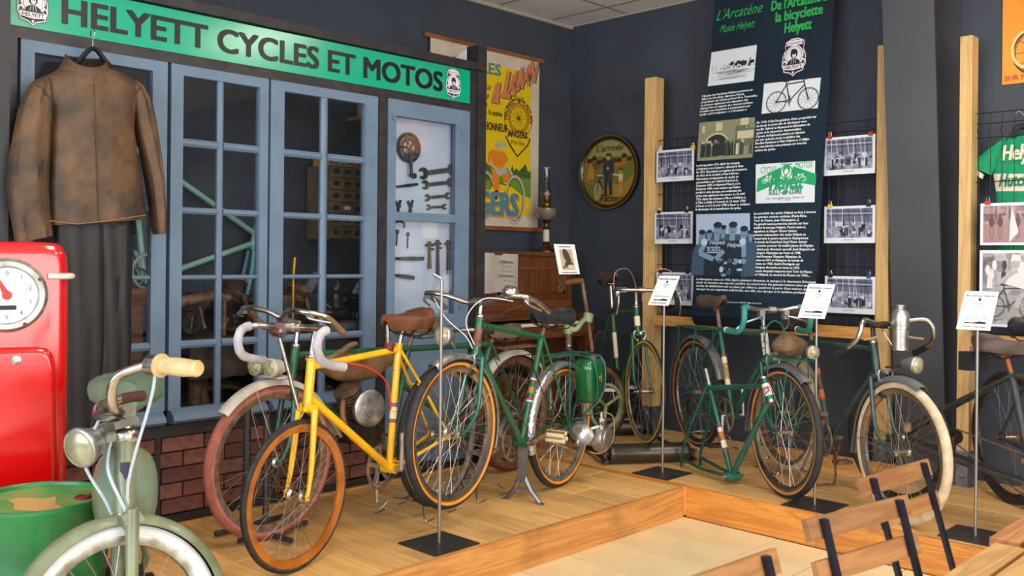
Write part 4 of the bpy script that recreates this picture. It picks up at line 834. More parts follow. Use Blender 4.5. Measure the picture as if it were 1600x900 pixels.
# ------------------------------------------------------------------ E: racer on training rollers
Eb = bikeroot(-4.323, 5.378, -35, 'green racing bicycle with black and white bar tape standing on training rollers')
P = dict(ra=(0, .4345), fa=(.95, .4345), bb=(.405, .38), sc=(.225, .915), ht=(.765, .955), hb=(.81, .80))
fr = frame(Eb, P, M_gr, .015); fork(Eb, P, M_gr, r=.0115, M=steerM(P, 3))
band(fr, P['sc'], P['bb'], .3, .62, .0152, M_cream); band(fr, P['ht'], P['hb'], .35, .75, .0188, M_cream)
M_ytread = mat('yellow_tyre_wall', (210, 168, 20), .6)
wheel(Eb, 'rear_wheel', P['ra'], .3275, .024, M_black, M_tan, M_alu); wheel(Eb, 'front_wheel', P['fa'], .3275, .024, M_black, M_ytread, M_alu, M=steerM(P, 3), spoke=M_spokel, tr=2)
saddle(Eb, .03, .30, 1.165, M_dleath, .07, 0, .055); seatpost(Eb, P, (.175, 1.10))
hE = handlebar(Eb, (.85, 0, 1.075), DROP, .0125, grip=M_black, gr=.016, g0=.42, stem_from=((.77, 0, .94), (.755, 0, 1.07)), M=steerM(P, 3), lever='road', lever_at=.52)
for s in (-1, 1):
    MB().tube([(.85, s * .095, 1.075), (.85, s * .165, 1.075)], .0165, 10).build('white_tape', M_wht, hE, True)
    cable(Eb, [(.92, s * .2, 1.08), (.92, s * .19, 1.19), (.89, s * .10, 1.21), (.83, s * .03, 1.12), (.83, s * .02, 1.0)], .003, m=mat('copper_cable', (176, 120, 100), .4, metal=.4))
sidepull(Eb, (.845, 0, .80)); crankset(Eb, P['bb'], .1, .095, M_alu, pm=M_alu); chain(Eb, P['bb'], .1, P['ra'], .03, -.05)
rl = thing('training_rollers', (-3.85, 5.05, HP), math.radians(-35), label='set of black training rollers under the green racer by the corner', cat='rollers')
M_drum = mat('dark_drum_steel', (62, 58, 54), .32, metal=.7, c2=(84, 78, 70), scale=6)
wx = .646   # local x of bike rear axle minus half
RMi = WM[rl.name].inverted() @ WM[Eb.name]
def rloc(x, y, z): return RMi @ V((x, y, z))
for x, rr in ((1.035, .062), (.13, .054), (-.13, .054)):
    d = MB(); d.lathe([(.02, -.27), (.02, -.262), (rr * .93, -.26), (rr, -.255), (rr, -.235), (rr * .97, -.23), (rr * .97, .23), (rr, .235), (rr, .255), (rr * .93, .26), (.02, .262), (.02, .27)], rloc(x, 0, rr + .002), YA, 28); d.build('drum', M_drum, rl, True)
for s in (-1, 1):
    r_ = MB(); r_.tube([rloc(1.10, s * .285, .03), rloc(-.2, s * .285, .03)], .014, 4)
    for x in (1.035, .13, -.13): r_.box(rloc(x, s * .285, .045), (.05, .02, .07)); r_.lathe([(.016, -.02), (.016, .02)], rloc(x, s * .285, .06), YA, 10)
    r_.build('side_rail', M_dkm, rl, True)
# ------------------------------------------------------------------ I and J: black bicycles at the far right
Ib = bikeroot(-1.998, 4.961, -22, 'long black bicycle with worn leather saddle behind the cream-tyred bicycle')
P = dict(ra=(0, .345), fa=(1.42, .345), bb=(.80, .27), sc=(.677, .767), ht=(1.20, .80), hb=(1.25, .66))
fr = frame(Ib, P, M_blk, .0165, stay=.010); fork(Ib, P, M_blk)
wheel(Ib, 'rear_wheel', P['ra'], .345, .036, M_black, M_black, M_dkm); wheel(Ib, 'front_wheel', P['fa'], .345, .036, M_black, M_black, M_dkm)
saddle(Ib, .50, .78, .91, mat('cracked_grey_leather', (104, 92, 84), .65, c2=(70, 60, 54), scale=10, bump=.3), .095, -.01, .06); seatpost(Ib, P, (.65, .84), mat('copper_rust_post', (150, 86, 50), .45, metal=.5))
MB().box((.47, 0, .80), (.06, .13, .09)).build('tool_pouch', M_bleath, Ib, True)
crankset(Ib, P['bb'], -2.2, .10, M_rust, pm=M_rust, side=1); chain(Ib, P['bb'], .104, (.33, .405), .035, .055); chain(Ib, (.33, .405), .03, P['ra'], .03, .062)
g1 = MB(); ring_gear(g1, p3((.33, .405)), .034, .055, 18, .008, .008); g1.tube([p3((.33, .405), .03), p3((.33, .405), .07)], .012, 8); g1.tube([p3((.33, .405), .03), p3((.33, .31), .03)], .012, 6); g1.build('chain_tensioner', M_dkm, Ib, True)
handlebar(Ib, (1.26, 0, .92), SW, .0125, M_chrome, stem_from=((1.2, 0, .8), (1.19, 0, .91)))
Jb = bikeroot(-1.571, 5.392, -42, 'black roadster bicycle by the right pine post, cut off by the photograph edge')
P = dict(ra=(0, .352), fa=(1.02, .352), bb=(.45, .29), sc=(.24, .80), ht=(.80, .83), hb=(.84, .68))
# keep the roadster short of the right edge of the platform
frame(Jb, P, M_blk, .016, stay=.009); fork(Jb, P, M_blk); wheel(Jb, 'rear_wheel', P['ra'], .352, .04, M_black, M_black, M_dkm); wheel(Jb, 'front_wheel', P['fa'], .352, .04, M_black, M_black, M_dkm)
saddle(Jb, .06, .34, .97, M_bleath, .09, 0, .07); seatpost(Jb, P, (.2, .90)); crankset(Jb, P['bb'], .6, .09, M_rust, pm=M_dkm); chain(Jb, P['bb'], .094, P['ra'], .035, -.05); handlebar(Jb, (.84, 0, .99), SW, .0125, stem_from=((.8, 0, .82), (.79, 0, .98)))
# ------------------------------------------------------------------ K: moped with pale green gooseneck by the piano
Kb = bikeroot(-4.06, 4.10, 84, 'old moped with pale green handlebar stem and drive ring, in front of the piano', 'moped', 'moped')
P = dict(ra=(0, .30), fa=(.78, .30), bb=(.34, .27), sc=(.10, .56), ht=(.53, .70), hb=(.60, .52)); M_pgr = mat('pale_green_paint', (146, 168, 124), .5, c2=(120, 140, 96), scale=14)
frame(Kb, P, M_dkm, .018); fork(Kb, P, M_dkm, r=.014); wheel(Kb, 'rear_wheel', P['ra'], .30, .05, M_black, M_black, M_rust); wheel(Kb, 'front_wheel', P['fa'], .30, .05, M_black, M_black, M_rust)
saddle(Kb, -.08, .2, .66, M_dleath, .1, 0, .07)
mb = MB(); mb.revolve([(.135, -.085), (.15, -.085), (.152, -.105), (.133, -.105)], p3(P['fa']), YA, 40)
for k in range(3): a = k * 2.1 + .4; mb.tube([p3(P['fa'], -.095), p3(P['fa'], -.095) + V((.14 * math.cos(a), 0, .14 * math.sin(a)))], .017, 6, flat=.5)
mb.build('drive_ring', M_pgr, Kb, True)
mb = MB(); mb.tube([(.53, 0, .68), (.525, 0, .80)], .022, 10); mb.build('steerer_tube', M_rust, Kb, True)
mb = MB(); mb.lathe([(.03, 0), (.03, .055)], (.524, 0, .785), (0, 0, 1), 12); mb.tube(smooth_path([(.524, -.02, .81), (.56, -.04, .815), (.61, -.04, .86), (.66, -.045, .885)]), .018, 8); mb.lathe([(.034, -.03), (.034, .03)], (.66, -.045, .885), (.3, 0, 1), 12); mb.build('gooseneck', M_pgr, Kb, True)
hk = MB().tube([(.70, -.045, .66), (.66, -.045, .885), (.60, -.045, 1.13)], .0135, 10).build('handlebar', M_rust, Kb, True)
MB().tube([(.60, -.045, 1.13), (.54, -.05, 1.13), (.42, -.06, 1.12)], [.017, .02, .018], 10).build('wooden_grip', wood('grip_wood', (134, 84, 44), (104, 60, 30), 0), hk, True)
mb = MB()
for k in range(16): a = k * .8; mb.tube(smooth_path([(.42, -.06, 1.12), (.40 + .03 * math.cos(a), -.06 + .03 * math.sin(a), 1.12 + .05 * math.sin(a * 1.7)), (.40 + .02 * math.cos(a + 1), -.06 + .04 * math.sin(a + 2), 1.09 - .03 * math.cos(a))], 3), .003, 4)
mb.build('string_tuft', mat('brown_string', (96, 76, 50), .9), hk, True, kind='stuff')
# ------------------------------------------------------------------ wire floor stands
wire_stand(650, 800, math.radians(-74.8), 'bent wire stand under the rear wheel of the yellow bicycle', h=.075)
wire_stand(1108, 698, math.radians(-30.7), 'bent wire stand under the rear wheel of the teal-taped bicycle', h=.09)
wire_stand(1222, 734, math.radians(-31.4), 'bent wire stand under the rear wheel of the cream-tyred bicycle', h=.06, w=.22)
wire_stand(735, 772, math.radians(-80), 'bent wire stand on the planks behind the orange-walled front wheel', h=.075)
# ------------------------------------------------------------------ label stands
M_plate = mat('raw_steel_plate', (72, 74, 72), .45, metal=.6, c2=(58, 58, 56), scale=12); M_rod = mat('steel_rod', (150, 148, 146), .35, metal=.8)
def label_stand(px, py, ztop, lab, clab, card=True):
    p = onz(px, py, HP); r = thing('label_stand', p, label=lab, cat='stand')
    MB().bb((p.x - .125, p.y - .13, HP + .0005), (p.x + .125, p.y + .13, HP + .006)).build('base_plate', M_plate, r)
    MB().tube([(p.x, p.y, HP + .005), (p.x, p.y, ztop)], .0075, 8).build('rod', M_rod, r)
    if not card:
        MB().tube([(p.x - .02, p.y - .02, ztop - .05), (p.x + .03, p.y + .02, ztop - .05)], .004, 6).tube([(p.x, p.y, ztop), (p.x - .03, p.y - .02, ztop + .02)], .006, 6).build('clamp', M_rod, r); return
    U = V((0, .56, .83)); c = V((p.x, p.y - .004, ztop + .04)); w, h = .148, .21; nn = V((1, 0, 0)).cross(U)
    MB().box((p.x, p.y + .012, ztop), (.03, .02, .012)).build('card_clip', M_rod, r)
    mb = MB(); mb.prism([(-w/2, -h/2), (w/2, -h/2), (w/2, h/2), (-w/2, h/2)], c - nn * .001, (1, 0, 0), U, nn * .001)
    cdn = mb.build('label_card', M_white, label=clab, cat='card'); e = nn * .0006
    t = MB(); X = V((1, 0, 0))
    text_into(t, 'Bicyclettes Helyett', c + U * .075 + e, X, U, .017, 0, 'CENTER', .015, .2)
    text_into(t, 'L\'Arcatène - Musée Helyett', c - U * .092 + e, X, U, .0125, 0, 'CENTER', .015, .2, width=.105)
    t.add([c + U * (.06 + a) + X * b + e for a, b in ((.008, -.006), (.008, .006), (-.004, .006), (-.012, 0), (-.004, -.006))], [(0, 1, 2, 3, 4)], 0, False)
    t.add([c - U * (.066 + a) + X * b + e for a, b in ((.006, -.045), (.006, .05), (-.004, .05), (-.008, .02), (.0, -.01), (-.002, -.045))], [(0, 1, 2, 3, 4, 5)], 0, False)
    t.build('lettering', M_navy, cdn)
    for tx, v_, sz, wd in (('Années', .034, .014, None), ('40', .018, .013, None), ('Sully-sur-Loire (Loiret)', -.045, .0125, .1)):
        t = MB(); text_into(t, tx, c + U * v_ + e, X, U, sz, 0, 'CENTER', .01, .2, width=wd); t.build('teal_lettering', mat('teal_ink', (20, 140, 120), .6), cdn)
label_stand(686, 850, onz(690, 455, .5) and 1.34, 'steel rod stand without a card, in front of the yellow bicycle', '', False)
label_stand(1035, 740, 1.215, 'steel label stand in front of the training rollers', 'white label card in front of the green racer on rollers')
label_stand(1273, 790, 1.19, 'steel label stand by the tan-tyred front wheel', 'white label card above the teal-taped bicycle')
label_stand(1524, 838, 1.175, 'rightmost steel label stand near the slatted chairs', 'white label card furthest right, over the racer photograph')
# ================================================================== LEFT FOREGROUND
def dep(px, py, d): return CAM + ray(px, py) * d
# ------------------------------------------------------------------ petrol pump
M_red = mat('glossy_red_enamel', (198, 6, 8), .16, coat=.9, c2=(186, 4, 6), scale=4)
pc = dep(4, 600, 3.45); pc.z = 0
yawp = math.atan2(-pc.y, -pc.x) + .06                           # front faces the room
PU = thing('petrol_pump', pc, yawp, label='glossy red petrol pump with round dial at the left edge', cat='petrol pump')
HW, DP = .205, .17; zt = 1.475
def sect(hw, dp, n=28, e=.22):
    return [(dp * math.copysign(abs(math.cos(a)) ** e, math.cos(a)), hw * math.copysign(abs(math.sin(a)) ** e, math.sin(a))) for a in [2 * PI * i / n + .11 for i in range(n)]]
mb = MB(); rg = []
for z, k in ((.0, 1), (.05, 1), (.06, 1), (1.30, 1), (1.38, .995), (1.43, .965), (1.46, .90), (1.472, .80), (zt, .6)):
    rg.append([V((x * (k * .4 + .6), y * k, z)) for x, y in sect(HW, DP)])
mb.rings(rg); body = mb.build('body', M_red, PU, True)
MB().rings([[V((x * 1.02, y * 1.02, z)) for x, y in sect(HW, DP)] for z in (0, .06)]).build('plinth', M_black, PU, True)
mb = MB(); rg = []
for x, k in ((DP - .012, 1.0), (DP + .006, 1.0), (DP + .016, .96), (DP + .018, .9)): rg.append([V((x, (HW - .045) * k * math.copysign(abs(math.cos(a)) ** .25, math.cos(a)), .60 + .50 * (.5 + .5 * k) * math.copysign(abs(math.sin(a)) ** .18, math.sin(a)))) for a in [2 * PI * i / 32 + .05 for i in range(32)]])
mb.rings(rg); dp_ = mb.build('front_panel', M_red, PU, True)
MB().lathe([(.016, 0), (.016, .006), (.006, .008)], (DP + .017, .03, 1.055), (1, 0, 0), 14).build('panel_lock', M_chrome, dp_, True)
dz = 1.285
MB().revolve([(.098, 0), (.128, 0), (.132, .012), (.120, .024), (.104, .022), (.098, .012)], (DP - .006, 0, dz), (1, 0, 0), 40).build('dial_ring', M_alu, PU, True)
dl = MB().lathe([(.10, .0), (.10, .006), (.001, .0065)], (DP - .004, 0, dz), (1, 0, 0), 36).build('dial_face', mat('dial_enamel', (206, 214, 220), .3), PU, True)
MB().prism([(-.012, -.01), (.012, -.01), (.003, .075), (-.003, .075)], (DP + .005, 0, dz), (0, .9, .45), (0, -.45, .9), (.003, 0, 0)).lathe([(.016, 0), (.016, .008)], (DP + .005, 0, dz), (1, 0, 0), 16).build('dial_hand', mat('red_dial_hand', (190, 30, 26), .4), dl, True)
t = MB()
for k in range(10): t = MB(); a = PI / 2 - k * 2 * PI / 10; text_into(t, str(k), (DP + .0032, .078 * math.cos(a), dz + .078 * math.sin(a) - .007), (0, 1, 0), (0, 0, 1), .022, align='CENTER'); t.build('dial_numeral', M_ink, dl, True)
MB().bb((DP + .003, -.03, dz - .052), (DP + .0036, .03, dz - .036)).build('dial_window', M_ink, dl, True)
for k in range(4): a = k * PI / 2 + .5; MB().lathe([(.007, 0), (.007, .005)], (DP + .017, .117 * math.cos(a), dz + .117 * math.sin(a)), (1, 0, 0), 8).build('ring_screw', M_dkm, dl, True)
for s in (-1, 1): MB().tube(smooth_path([(DP + .004, s * .13, 1.352), (DP + .004, s * .19, 1.352), (DP - .02, s * .212, 1.352), (DP - .09, s * .212, 1.352)]), .0115, 8).build('trim_bar', mat('cream_trim', (206, 198, 184), .4), PU, True)
MB().revolve([(.03, 0), (.07, 0), (.07, .008), (.03, .004)], (DP + .014, -.03, .44), (1, 0, 0), 30).build('badge_ring', M_black, PU, True)
MB().lathe([(.034, 0), (.034, .004)], (DP + .015, -.03, .44), (1, 0, 0), 24).build('badge_disc', M_white, PU, True)
# ------------------------------------------------------------------ oil drum
bc = dep(58, 700, 2.92); bc.z = 0; BT = .672; BR = .20
BA = thing('oil_drum', bc, .3, label='small green oil drum with peeling lid beside the red pump', cat='drum')
M_dr = mat('scuffed_green_drum', (30, 128, 66), .42, c2=(20, 96, 52), scale=6, coat=.2)
prof = [(BR * .97, 0), (BR, .006), (BR, .02), (BR * .985, .025), (BR * .985, .19), (BR, .20), (BR, .215), (BR * .985, .225), (BR * .985, .43), (BR, .44), (BR, .455), (BR * .985, .465), (BR * .985, BT - .02), (BR, BT - .015), (BR, BT - .002), (BR * .985, BT)]
MB().lathe(prof, (0, 0, 0), Z, 48, caps=False).build('shell', M_dr, BA, True)
MB().revolve([(BR * .985, BT - .012), (BR * 1.012, BT - .01), (BR * 1.012, BT + .002), (BR * .985, BT + .004), (BR * .965, BT), (BR * .965, BT - .012)], (0, 0, 0), Z, 48).build('rim', M_dr, BA, True)
M_lid = mat('peeling_drum_lid', (118, 150, 76), .6, c2=(60, 140, 70), scale=6, sharp=(.42, .58))
ld = MB().lathe([(BR * .97, BT - .02), (BR * .97, BT - .012), (.001, BT - .011)], (0, 0, 0), Z, 40).build('lid', M_lid, BA, True)
q = [(-.14, -.02), (-.1, .05), (-.02, .06), (.03, .085), (.06, .06), (.02, -.02), (.04, -.05), (-.06, -.06), (-.12, -.09)]
MB().add([(x, y, BT - .0105) for x, y in q], [tuple(range(len(q)))]).xf(Matrix.Rotation(2.4, 4, 'Z')).build('bare_patch', mat('bare_rust_patch', (200, 150, 96), .7, c2=(176, 160, 90), scale=14), ld, True)
MB().lathe([(.026, 0), (.026, .006), (.018, .008), (.018, .004), (.001, .004)], dep(130, 778, 2.86) * 0 + (WM[BA.name].inverted() @ onz(130, 778, BT - .011)), Z, 18).build('bung', mat('red_bung', (150, 30, 34), .5, c2=(90, 30, 30), scale=20), ld, True)
# ------------------------------------------------------------------ moped in the foreground
MO = thing('moped', (-3.478, 1.493, 0), math.radians(-23.2), label='pale green moped with whitewall tyre, headlamp and ivory grip in the foreground', cat='moped')
M_mo = mat('dusty_green_moped_paint', (116, 126, 98), .45, c2=(88, 92, 64), scale=11, coat=.25, sharp=(.4, .75)); M_mo2 = mat('pale_aqua_tank_paint', (104, 134, 122), .4, c2=(112, 108, 76), scale=8, coat=.3)
P = dict(ra=(0, .29), fa=(.955, .392), bb=(.36, .26), sc=(.16, .62), ht=(.815, .90), hb=(.872, .685)); SM = steerM(P, -72)
wheel(MO, 'rear_wheel', P['ra'], .285, .055, M_black, M_black, M_chrome, nsp=28)
M_ww = mat('whitewall_rubber', (222, 224, 228), .55, c2=(200, 204, 210), scale=12)
wh = wheel(MO, 'front_wheel', P['fa'], .285, .052, M_black, M_ww, M_alu, M=SM, nsp=28, rimh=.014, spoke=M_spokel, tr=2)
fender(MO, 'front_fender', P['fa'], .306, .043, .42, 3.4, M_mo, M=SM, depth=.03, stays=(), tip=0); MB().tube(smooth_path([p3(P['fa'], .06) + V((.285 * math.cos(.52), 0, .285 * math.sin(.52))), p3(P['fa'], .065) + V((.15, 0, .1)), p3(P['fa'], .06)]), .005, 6).xf(SM).build('fender_stay', M_dkm, MO, True)
MB().tube(arc(p3(P['fa']) + V((.309 * math.cos(.52), 0, .309 * math.sin(.52))), .044, 0, PI, 10, V((0, 1, 0)), V((math.cos(.52) * .2, 0, math.sin(.52) * .2))), .004, 6).xf(SM).build('stay_clip', M_dkm, MO, True)
d = (p3(P['hb']) - p3(P['ht'])).normalized(); mb = MB()
mb.box(p3(P['hb']) + d * .015, (.05, .14, .045), R=Matrix.Rotation(.26, 3, 'Y'))
for s in (-1, 1):
    mb.tube([p3(P['hb'], s * .062) - d * .01, p3(P['hb'], s * .062) + d * .20, p3(P['fa'], s * .066) + V((-.02, 0, .06)), p3(P['fa'], s * .066)], [.019, .017, .015, .013], 10)
mb.xf(SM); mb.build('fork', M_mo, MO, True)
mb = MB(); mb.tube([p3(P['ht']), p3(P['hb'])], .030, 16); hd = mb.build('head_tube', M_mo, MO, True)
MB().lathe([(.03, -.02), (.036, -.014), (.036, .01), (.03, .016), (.024, .02), (.024, .03)], p3(P['ht']), -d, 16).build('head_cup', M_chrome, hd, True); MB().lathe([(.034, 0), (.036, .012), (.03, .02)], p3(P['hb']), d, 16).build('head_cup', M_chrome, hd, True)
MB().prism([(-.014, .02), (.014, .02), (.016, 0), (0, -.03), (-.016, 0)], p3(lerp(P['ht'], P['hb'], .45)) + V((.031, 0, .01)), (0, 1, 0), -d * -1 * -1, (.003, 0, 0)).build('head_badge', M_navy, hd, True)
rg = []
for x, w_, z0, z1 in ((.80, .035, .70, .86), (.76, .075, .62, .86), (.66, .095, .56, .84), (.50, .092, .50, .78), (.34, .07, .46, .70), (.24, .03, .46, .62)):
    c_ = (z0 + z1) / 2; h_ = (z1 - z0) / 2; rg.append([V((x, w_ * math.copysign(abs(math.cos(a)) ** .7, math.cos(a)), c_ + h_ * math.copysign(abs(math.sin(a)) ** .8, math.sin(a)))) for a in [2 * PI * i / 24 for i in range(24)]])
tk = MB().rings(rg).build('fuel_tank', M_mo2, MO, True)
MB().lathe([(.026, -.03), (.026, .03), (.038, .032), (.038, .046), (.02, .05)], (.72, -.055, .87), (.2, -.25, 1), 18).build('filler_cap', M_mo2, tk, True)
mb = MB(); mb.tube([(.30, 0, .50), (.16, 0, .62)], .02, 10); mb.tube([(.6, 0, .5), (.36, 0, .26), (.2, 0, .3), (0, 0, .29)], .022, 10); mb.tube([(.2, 0, .56), (0, 0, .3)], .016, 8)
for s in (-1, 1): mb.tube([(.36, s * .03, .26), (0, s * .075, .29)], .014, 8); mb.tube([(.16, s * .03, .55), (0, s * .075, .29)], .012, 8)
mb.build('frame', M_mo, MO, True)
mb = MB(); mb.box((.42, 0, .30), (.18, .12, .14)); mb.lathe([(.06, -.09), (.07, -.06), (.07, .09), (.05, .1)], (.38, 0, .28), YA, 20); mb.lathe([(.05 if i % 2 else .035, i * .01) for i in range(11)], (.50, 0, .33), (1, 0, .4), 14); mb.build('engine', M_dkm, MO, True)
fender(MO, 'rear_fender', P['ra'], .305, .045, -.1, 3.0, M_mo, depth=.05)
mb = MB(); rg = []
for t_, w_ in ((0, .07), (.08, .115), (.25, .13), (.5, .125), (.75, .085), (.92, .06), (1, .035)):
    x = .06 + .31 * t_; zc_ = .945 + .012 * (1 - t_); rg.append([V((x, w_ * math.cos(a), zc_ + .058 * (.55 + .45 * min(1, 4 * t_ + .2)) * math.copysign(abs(math.sin(a)) ** .75, math.sin(a)))) for a in [2 * PI * i / 20 for i in range(20)]])
mb.rings(rg); mb.build('saddle', mat('green_vinyl_saddle', (94, 118, 98), .6, c2=(80, 102, 84), scale=20, bump=.25), MO, True)
MB().tube([(.16, 0, .6), (.19, 0, .88)], .014, 8).build('seatpost', M_chrome, MO, True)
o_ = V((.80, 0, .965))
st_ = MB(); st_.tube([p3(P['ht']), o_], .0135, 12); st_.tube([o_ + V((0, -.03, 0)), o_ + V((0, .03, 0))], .022, 12); st_.box(o_ + V((.02, 0, -.03)), (.07, .10, .022)); st_.xf(SM); st_.build('stem', mat('dull_stem_metal', (118, 114, 102), .5, metal=.5, c2=(90, 86, 74), scale=16), MO, True)
lft = smooth_path([(0, 0, 0), (.045, .05, .015), (.05, .085, .07), (.03, .12, .105), (-.03, .19, .11)], 5); rgt = smooth_path([(0, 0, 0), (.03, -.06, .0), (.04, -.11, .02), (.01, -.16, .045), (-.06, -.2, .05)], 5)
hm = MB().tube([o_ + V(q) for q in reversed(rgt)] + [o_ + V(q) for q in lft[1:]], .0145, 12).xf(SM).build('handlebar', M_chrome, MO, True)
e = o_ + V((-.03, .19, .11)); gd = V((-.35, .93, -.30)).normalized()
MB().lathe([(.022, 0), (.03, .006), (.03, .04), (.02, .046)], e, gd, 16).xf(SM).build('throttle_housing', M_chrome, hm, True)
gp_ = [(.034, .046), (.034, .052), (.022, .056)] + [(.0225 + .0035 * math.sin(i / 9 * PI), .056 + i * .0135) for i in range(10)] + [(.024, .185), (.019, .192)]
MB().lathe(gp_, e, gd, 18).xf(SM).build('grip', mat('ivory_grip', (200, 180, 134), .5, c2=(180, 156, 108), scale=24), hm, True)
e2_ = o_ + V((-.06, -.2, .05)); MB().tube([e2_, e2_ + V((-.06, -.05, .0)), e2_ + V((-.10, -.07, -.005))], .018, 10).xf(SM).build('grip', mat('dark_red_grip', (74, 42, 40), .5), hm, True)
lamp(MO, o_ + V((.15, .02, -.062)), (.92, .42, -.12), .056, .085, M_alu, mat('fluted_lamp_glass', (160, 158, 130), .15, c2=(120, 120, 96), scale=30, stretch=(1, 1, .1), coat=.6), M=SM)
MB().box(o_ + V((.06, 0, -.06)), (.10, .03, .02)).tube([o_ + V((.04, 0, -.05)), o_ + V((.11, 0, -.06))], .012, 8).xf(SM).build('lamp_bracket', M_mo, MO, True)
for pts in ([e + gd * .02 + V((0, 0, -.02)), e + V((.02, .0, -.1)), o_ + V((.06, .05, -.2)), o_ + V((.06, .0, -.33))], [o_ + V((.05, -.09, .0)), o_ + V((.12, -.08, -.1)), o_ + V((.10, -.04, -.24)), o_ + V((.09, -.02, -.36))], [o_ + V((.05, .0, -.05)), o_ + V((.09, .01, -.14)), o_ + V((.08, .03, -.26)), o_ + V((.07, .04, -.34))]):
    cable(MO, pts, .0045, m=mat('pale_blue_cable', (176, 190, 204), .4), M=SM)
mb = MB()
for s in (-1, 1): mb.tube([(.36, s * .05, .22), (.34, s * .13, .008)], .011, 8)
mb.tube([(.34, -.13, .011), (.34, .13, .011)], .011, 8); mb.build('centre_stand', M_dkm, MO, True)
MB().lathe([(.04, -.01), (.04, .01)], (.36, -.09, .26), YA, 14).tube([(.36, -.1, .26), (.42, -.1, .16)], .009, 8).box((.42, -.14, .16), (.06, .07, .022)).build('pedal_crank', M_chrome, MO, True)
# ------------------------------------------------------------------ leather jacket and trousers on the window
M_jk = mat('worn_brown_leather', (100, 70, 40), .55, c2=(46, 36, 27), scale=7, bump=.5, bscale=18, detail=9, sharp=(.36, .66)); M_jk2 = mat('worn_leather_seam', (66, 46, 32), .6)
XJ = -4.085
def jp(px, py, x): return onx(px, py, x)
def cloth(rows, depth, m, name, parent, n=26, wob=.006, x=XJ, e=.8, caps=True, dip=None):
    rg = []
    for k, (py, a, b) in enumerate(rows):
        pa, pb = (py if isinstance(py, tuple) else (py, py)); A_ = jp(a, pa, x); B_ = jp(b, pb, x); c_ = (A_ + B_) / 2; hw = (B_ - A_) / 2; dd = depth[k] if isinstance(depth, list) else depth
        ring = []
        for i in range(n):
            t_ = 2 * PI * i / n; cx_, sx_ = math.cos(t_), math.sin(t_)
            f = wob * math.sin(7 * t_ + k * .6) + wob * .6 * math.sin(13 * t_ - k * .9)
            ring.append(c_ + hw * (math.copysign(abs(cx_) ** e, cx_)) + V((1, 0, 0)) * (math.copysign(abs(sx_) ** .7, sx_) * dd + f * abs(sx_)) - Z * (dip[k] * max(0, sx_) if dip else 0))
        rg.append(ring)
    # densify between rows
    out = []
    for i in range(len(rg) - 1):
        for k in range(3):
            s_ = k / 3; out.append([p * (1 - s_) + q * s_ for p, q in zip(rg[i], rg[i + 1])])
    out.append(rg[-1]); mb = MB(); mb.rings(out, caps=caps); return mb.build(name, m, parent)
JK = thing('leather_jacket', (XJ, jp(150, 300, XJ).y, jp(150, 350, XJ).z), label='worn brown leather jacket hanging on the blue window', cat='jacket')
cloth([((108, 108), 92, 176), ((114, 114), 80, 188), ((121, 124), 64, 206), ((130, 136), 50, 220), (148, 50, 219), (168, 76, 211), (200, 78, 208), (240, 77, 212), (290, 76, 219), (330, 77, 226), ((352, 343), 78, 229)], [.035, .05, .056, .058, .06, .065, .065, .065, .066, .068, .068], M_jk, 'body', JK, wob=.004)
cloth([((84, 90), 103, 163), ((94, 97), 100, 167), ((104, 107), 94, 172), ((114, 114), 86, 180)], [.05, .055, .06, .062], M_jk, 'collar', JK, wob=.001, caps=False, dip=[.055, .055, .058, .06])
cloth([((86, 92), 105, 161), ((96, 99), 103, 164), ((110, 110), 98, 170)], [.045, .049, .052], mat('jacket_lining', (34, 28, 26), .9), 'lining', JK, wob=0, caps=False, dip=[.055, .055, .055])
cloth([(124, 56, 78), (132, 47, 80), (148, 39, 81), (170, 30, 81), (205, 23, 78), (245, 15, 77), (290, 11, 75), (325, 15, 77), (350, 20, 79), ((379, 368), 25, 81)], [.035, .05, .058, .06, .058, .054, .052, .05, .048, .046], M_jk, 'sleeve', JK, wob=.005, x=XJ + .01)
cloth([(128, 196, 214), (137, 200, 224), (160, 206, 234), (195, 211, 241), (240, 222, 248), (290, 231, 254), (335, 238, 256), (366, 242, 255)], [.035, .05, .06, .06, .058, .055, .05, .046], M_jk, 'sleeve', JK, wob=.004, x=XJ - .005)
MB().tube([jp(146, 120, XJ + .058), jp(150, 200, XJ + .072), jp(153, 280, XJ + .074), jp(155, 345, XJ + .074)], .0022, 5).build('front_seam', M_jk2, JK)
MB().tube([jp(78, 345, XJ + .06), jp(120, 350, XJ + .076), jp(170, 345, XJ + .076), jp(228, 336, XJ + .06)], .002, 5).build('hem_stitching', mat('tan_stitching', (140, 110, 74), .7), JK)
MB().tube(smooth_path([jp(52, 131, XJ + .055), jp(66, 138, XJ + .066), jp(76, 152, XJ + .066), jp(79, 166, XJ + .066)]), .003, 5).build('shoulder_seam', M_jk2, JK)
MB().tube(smooth_path([jp(221, 137, XJ + .055), jp(214, 145, XJ + .066), jp(210, 160, XJ + .07), jp(209, 175, XJ + .07)]), .003, 5).build('shoulder_seam', M_jk2, JK)
TR = thing('leather_trousers', (XJ, jp(145, 500, XJ).y, jp(145, 715, XJ).z), label='black leather trousers hanging below the brown jacket', cat='trousers')
M_tr = mat('black_leather_cloth', (16, 16, 20), .55, c2=(27, 27, 33), scale=5, bump=.25, bscale=14)
cloth([(325, 84, 212), (338, 83, 208), (352, 84, 206)], [.046, .047, .047], M_tr, 'waist', TR, wob=.004, x=XJ - .015)
cloth([(342, 84, 168), (420, 88, 166), (480, 88, 165), (540, 86, 164), (600, 86, 160), (660, 86, 156), (720, 87, 152)], [.046, .046, .045, .042, .04, .038, .036], M_tr, 'trouser_leg', TR, wob=.006, x=XJ - .015)
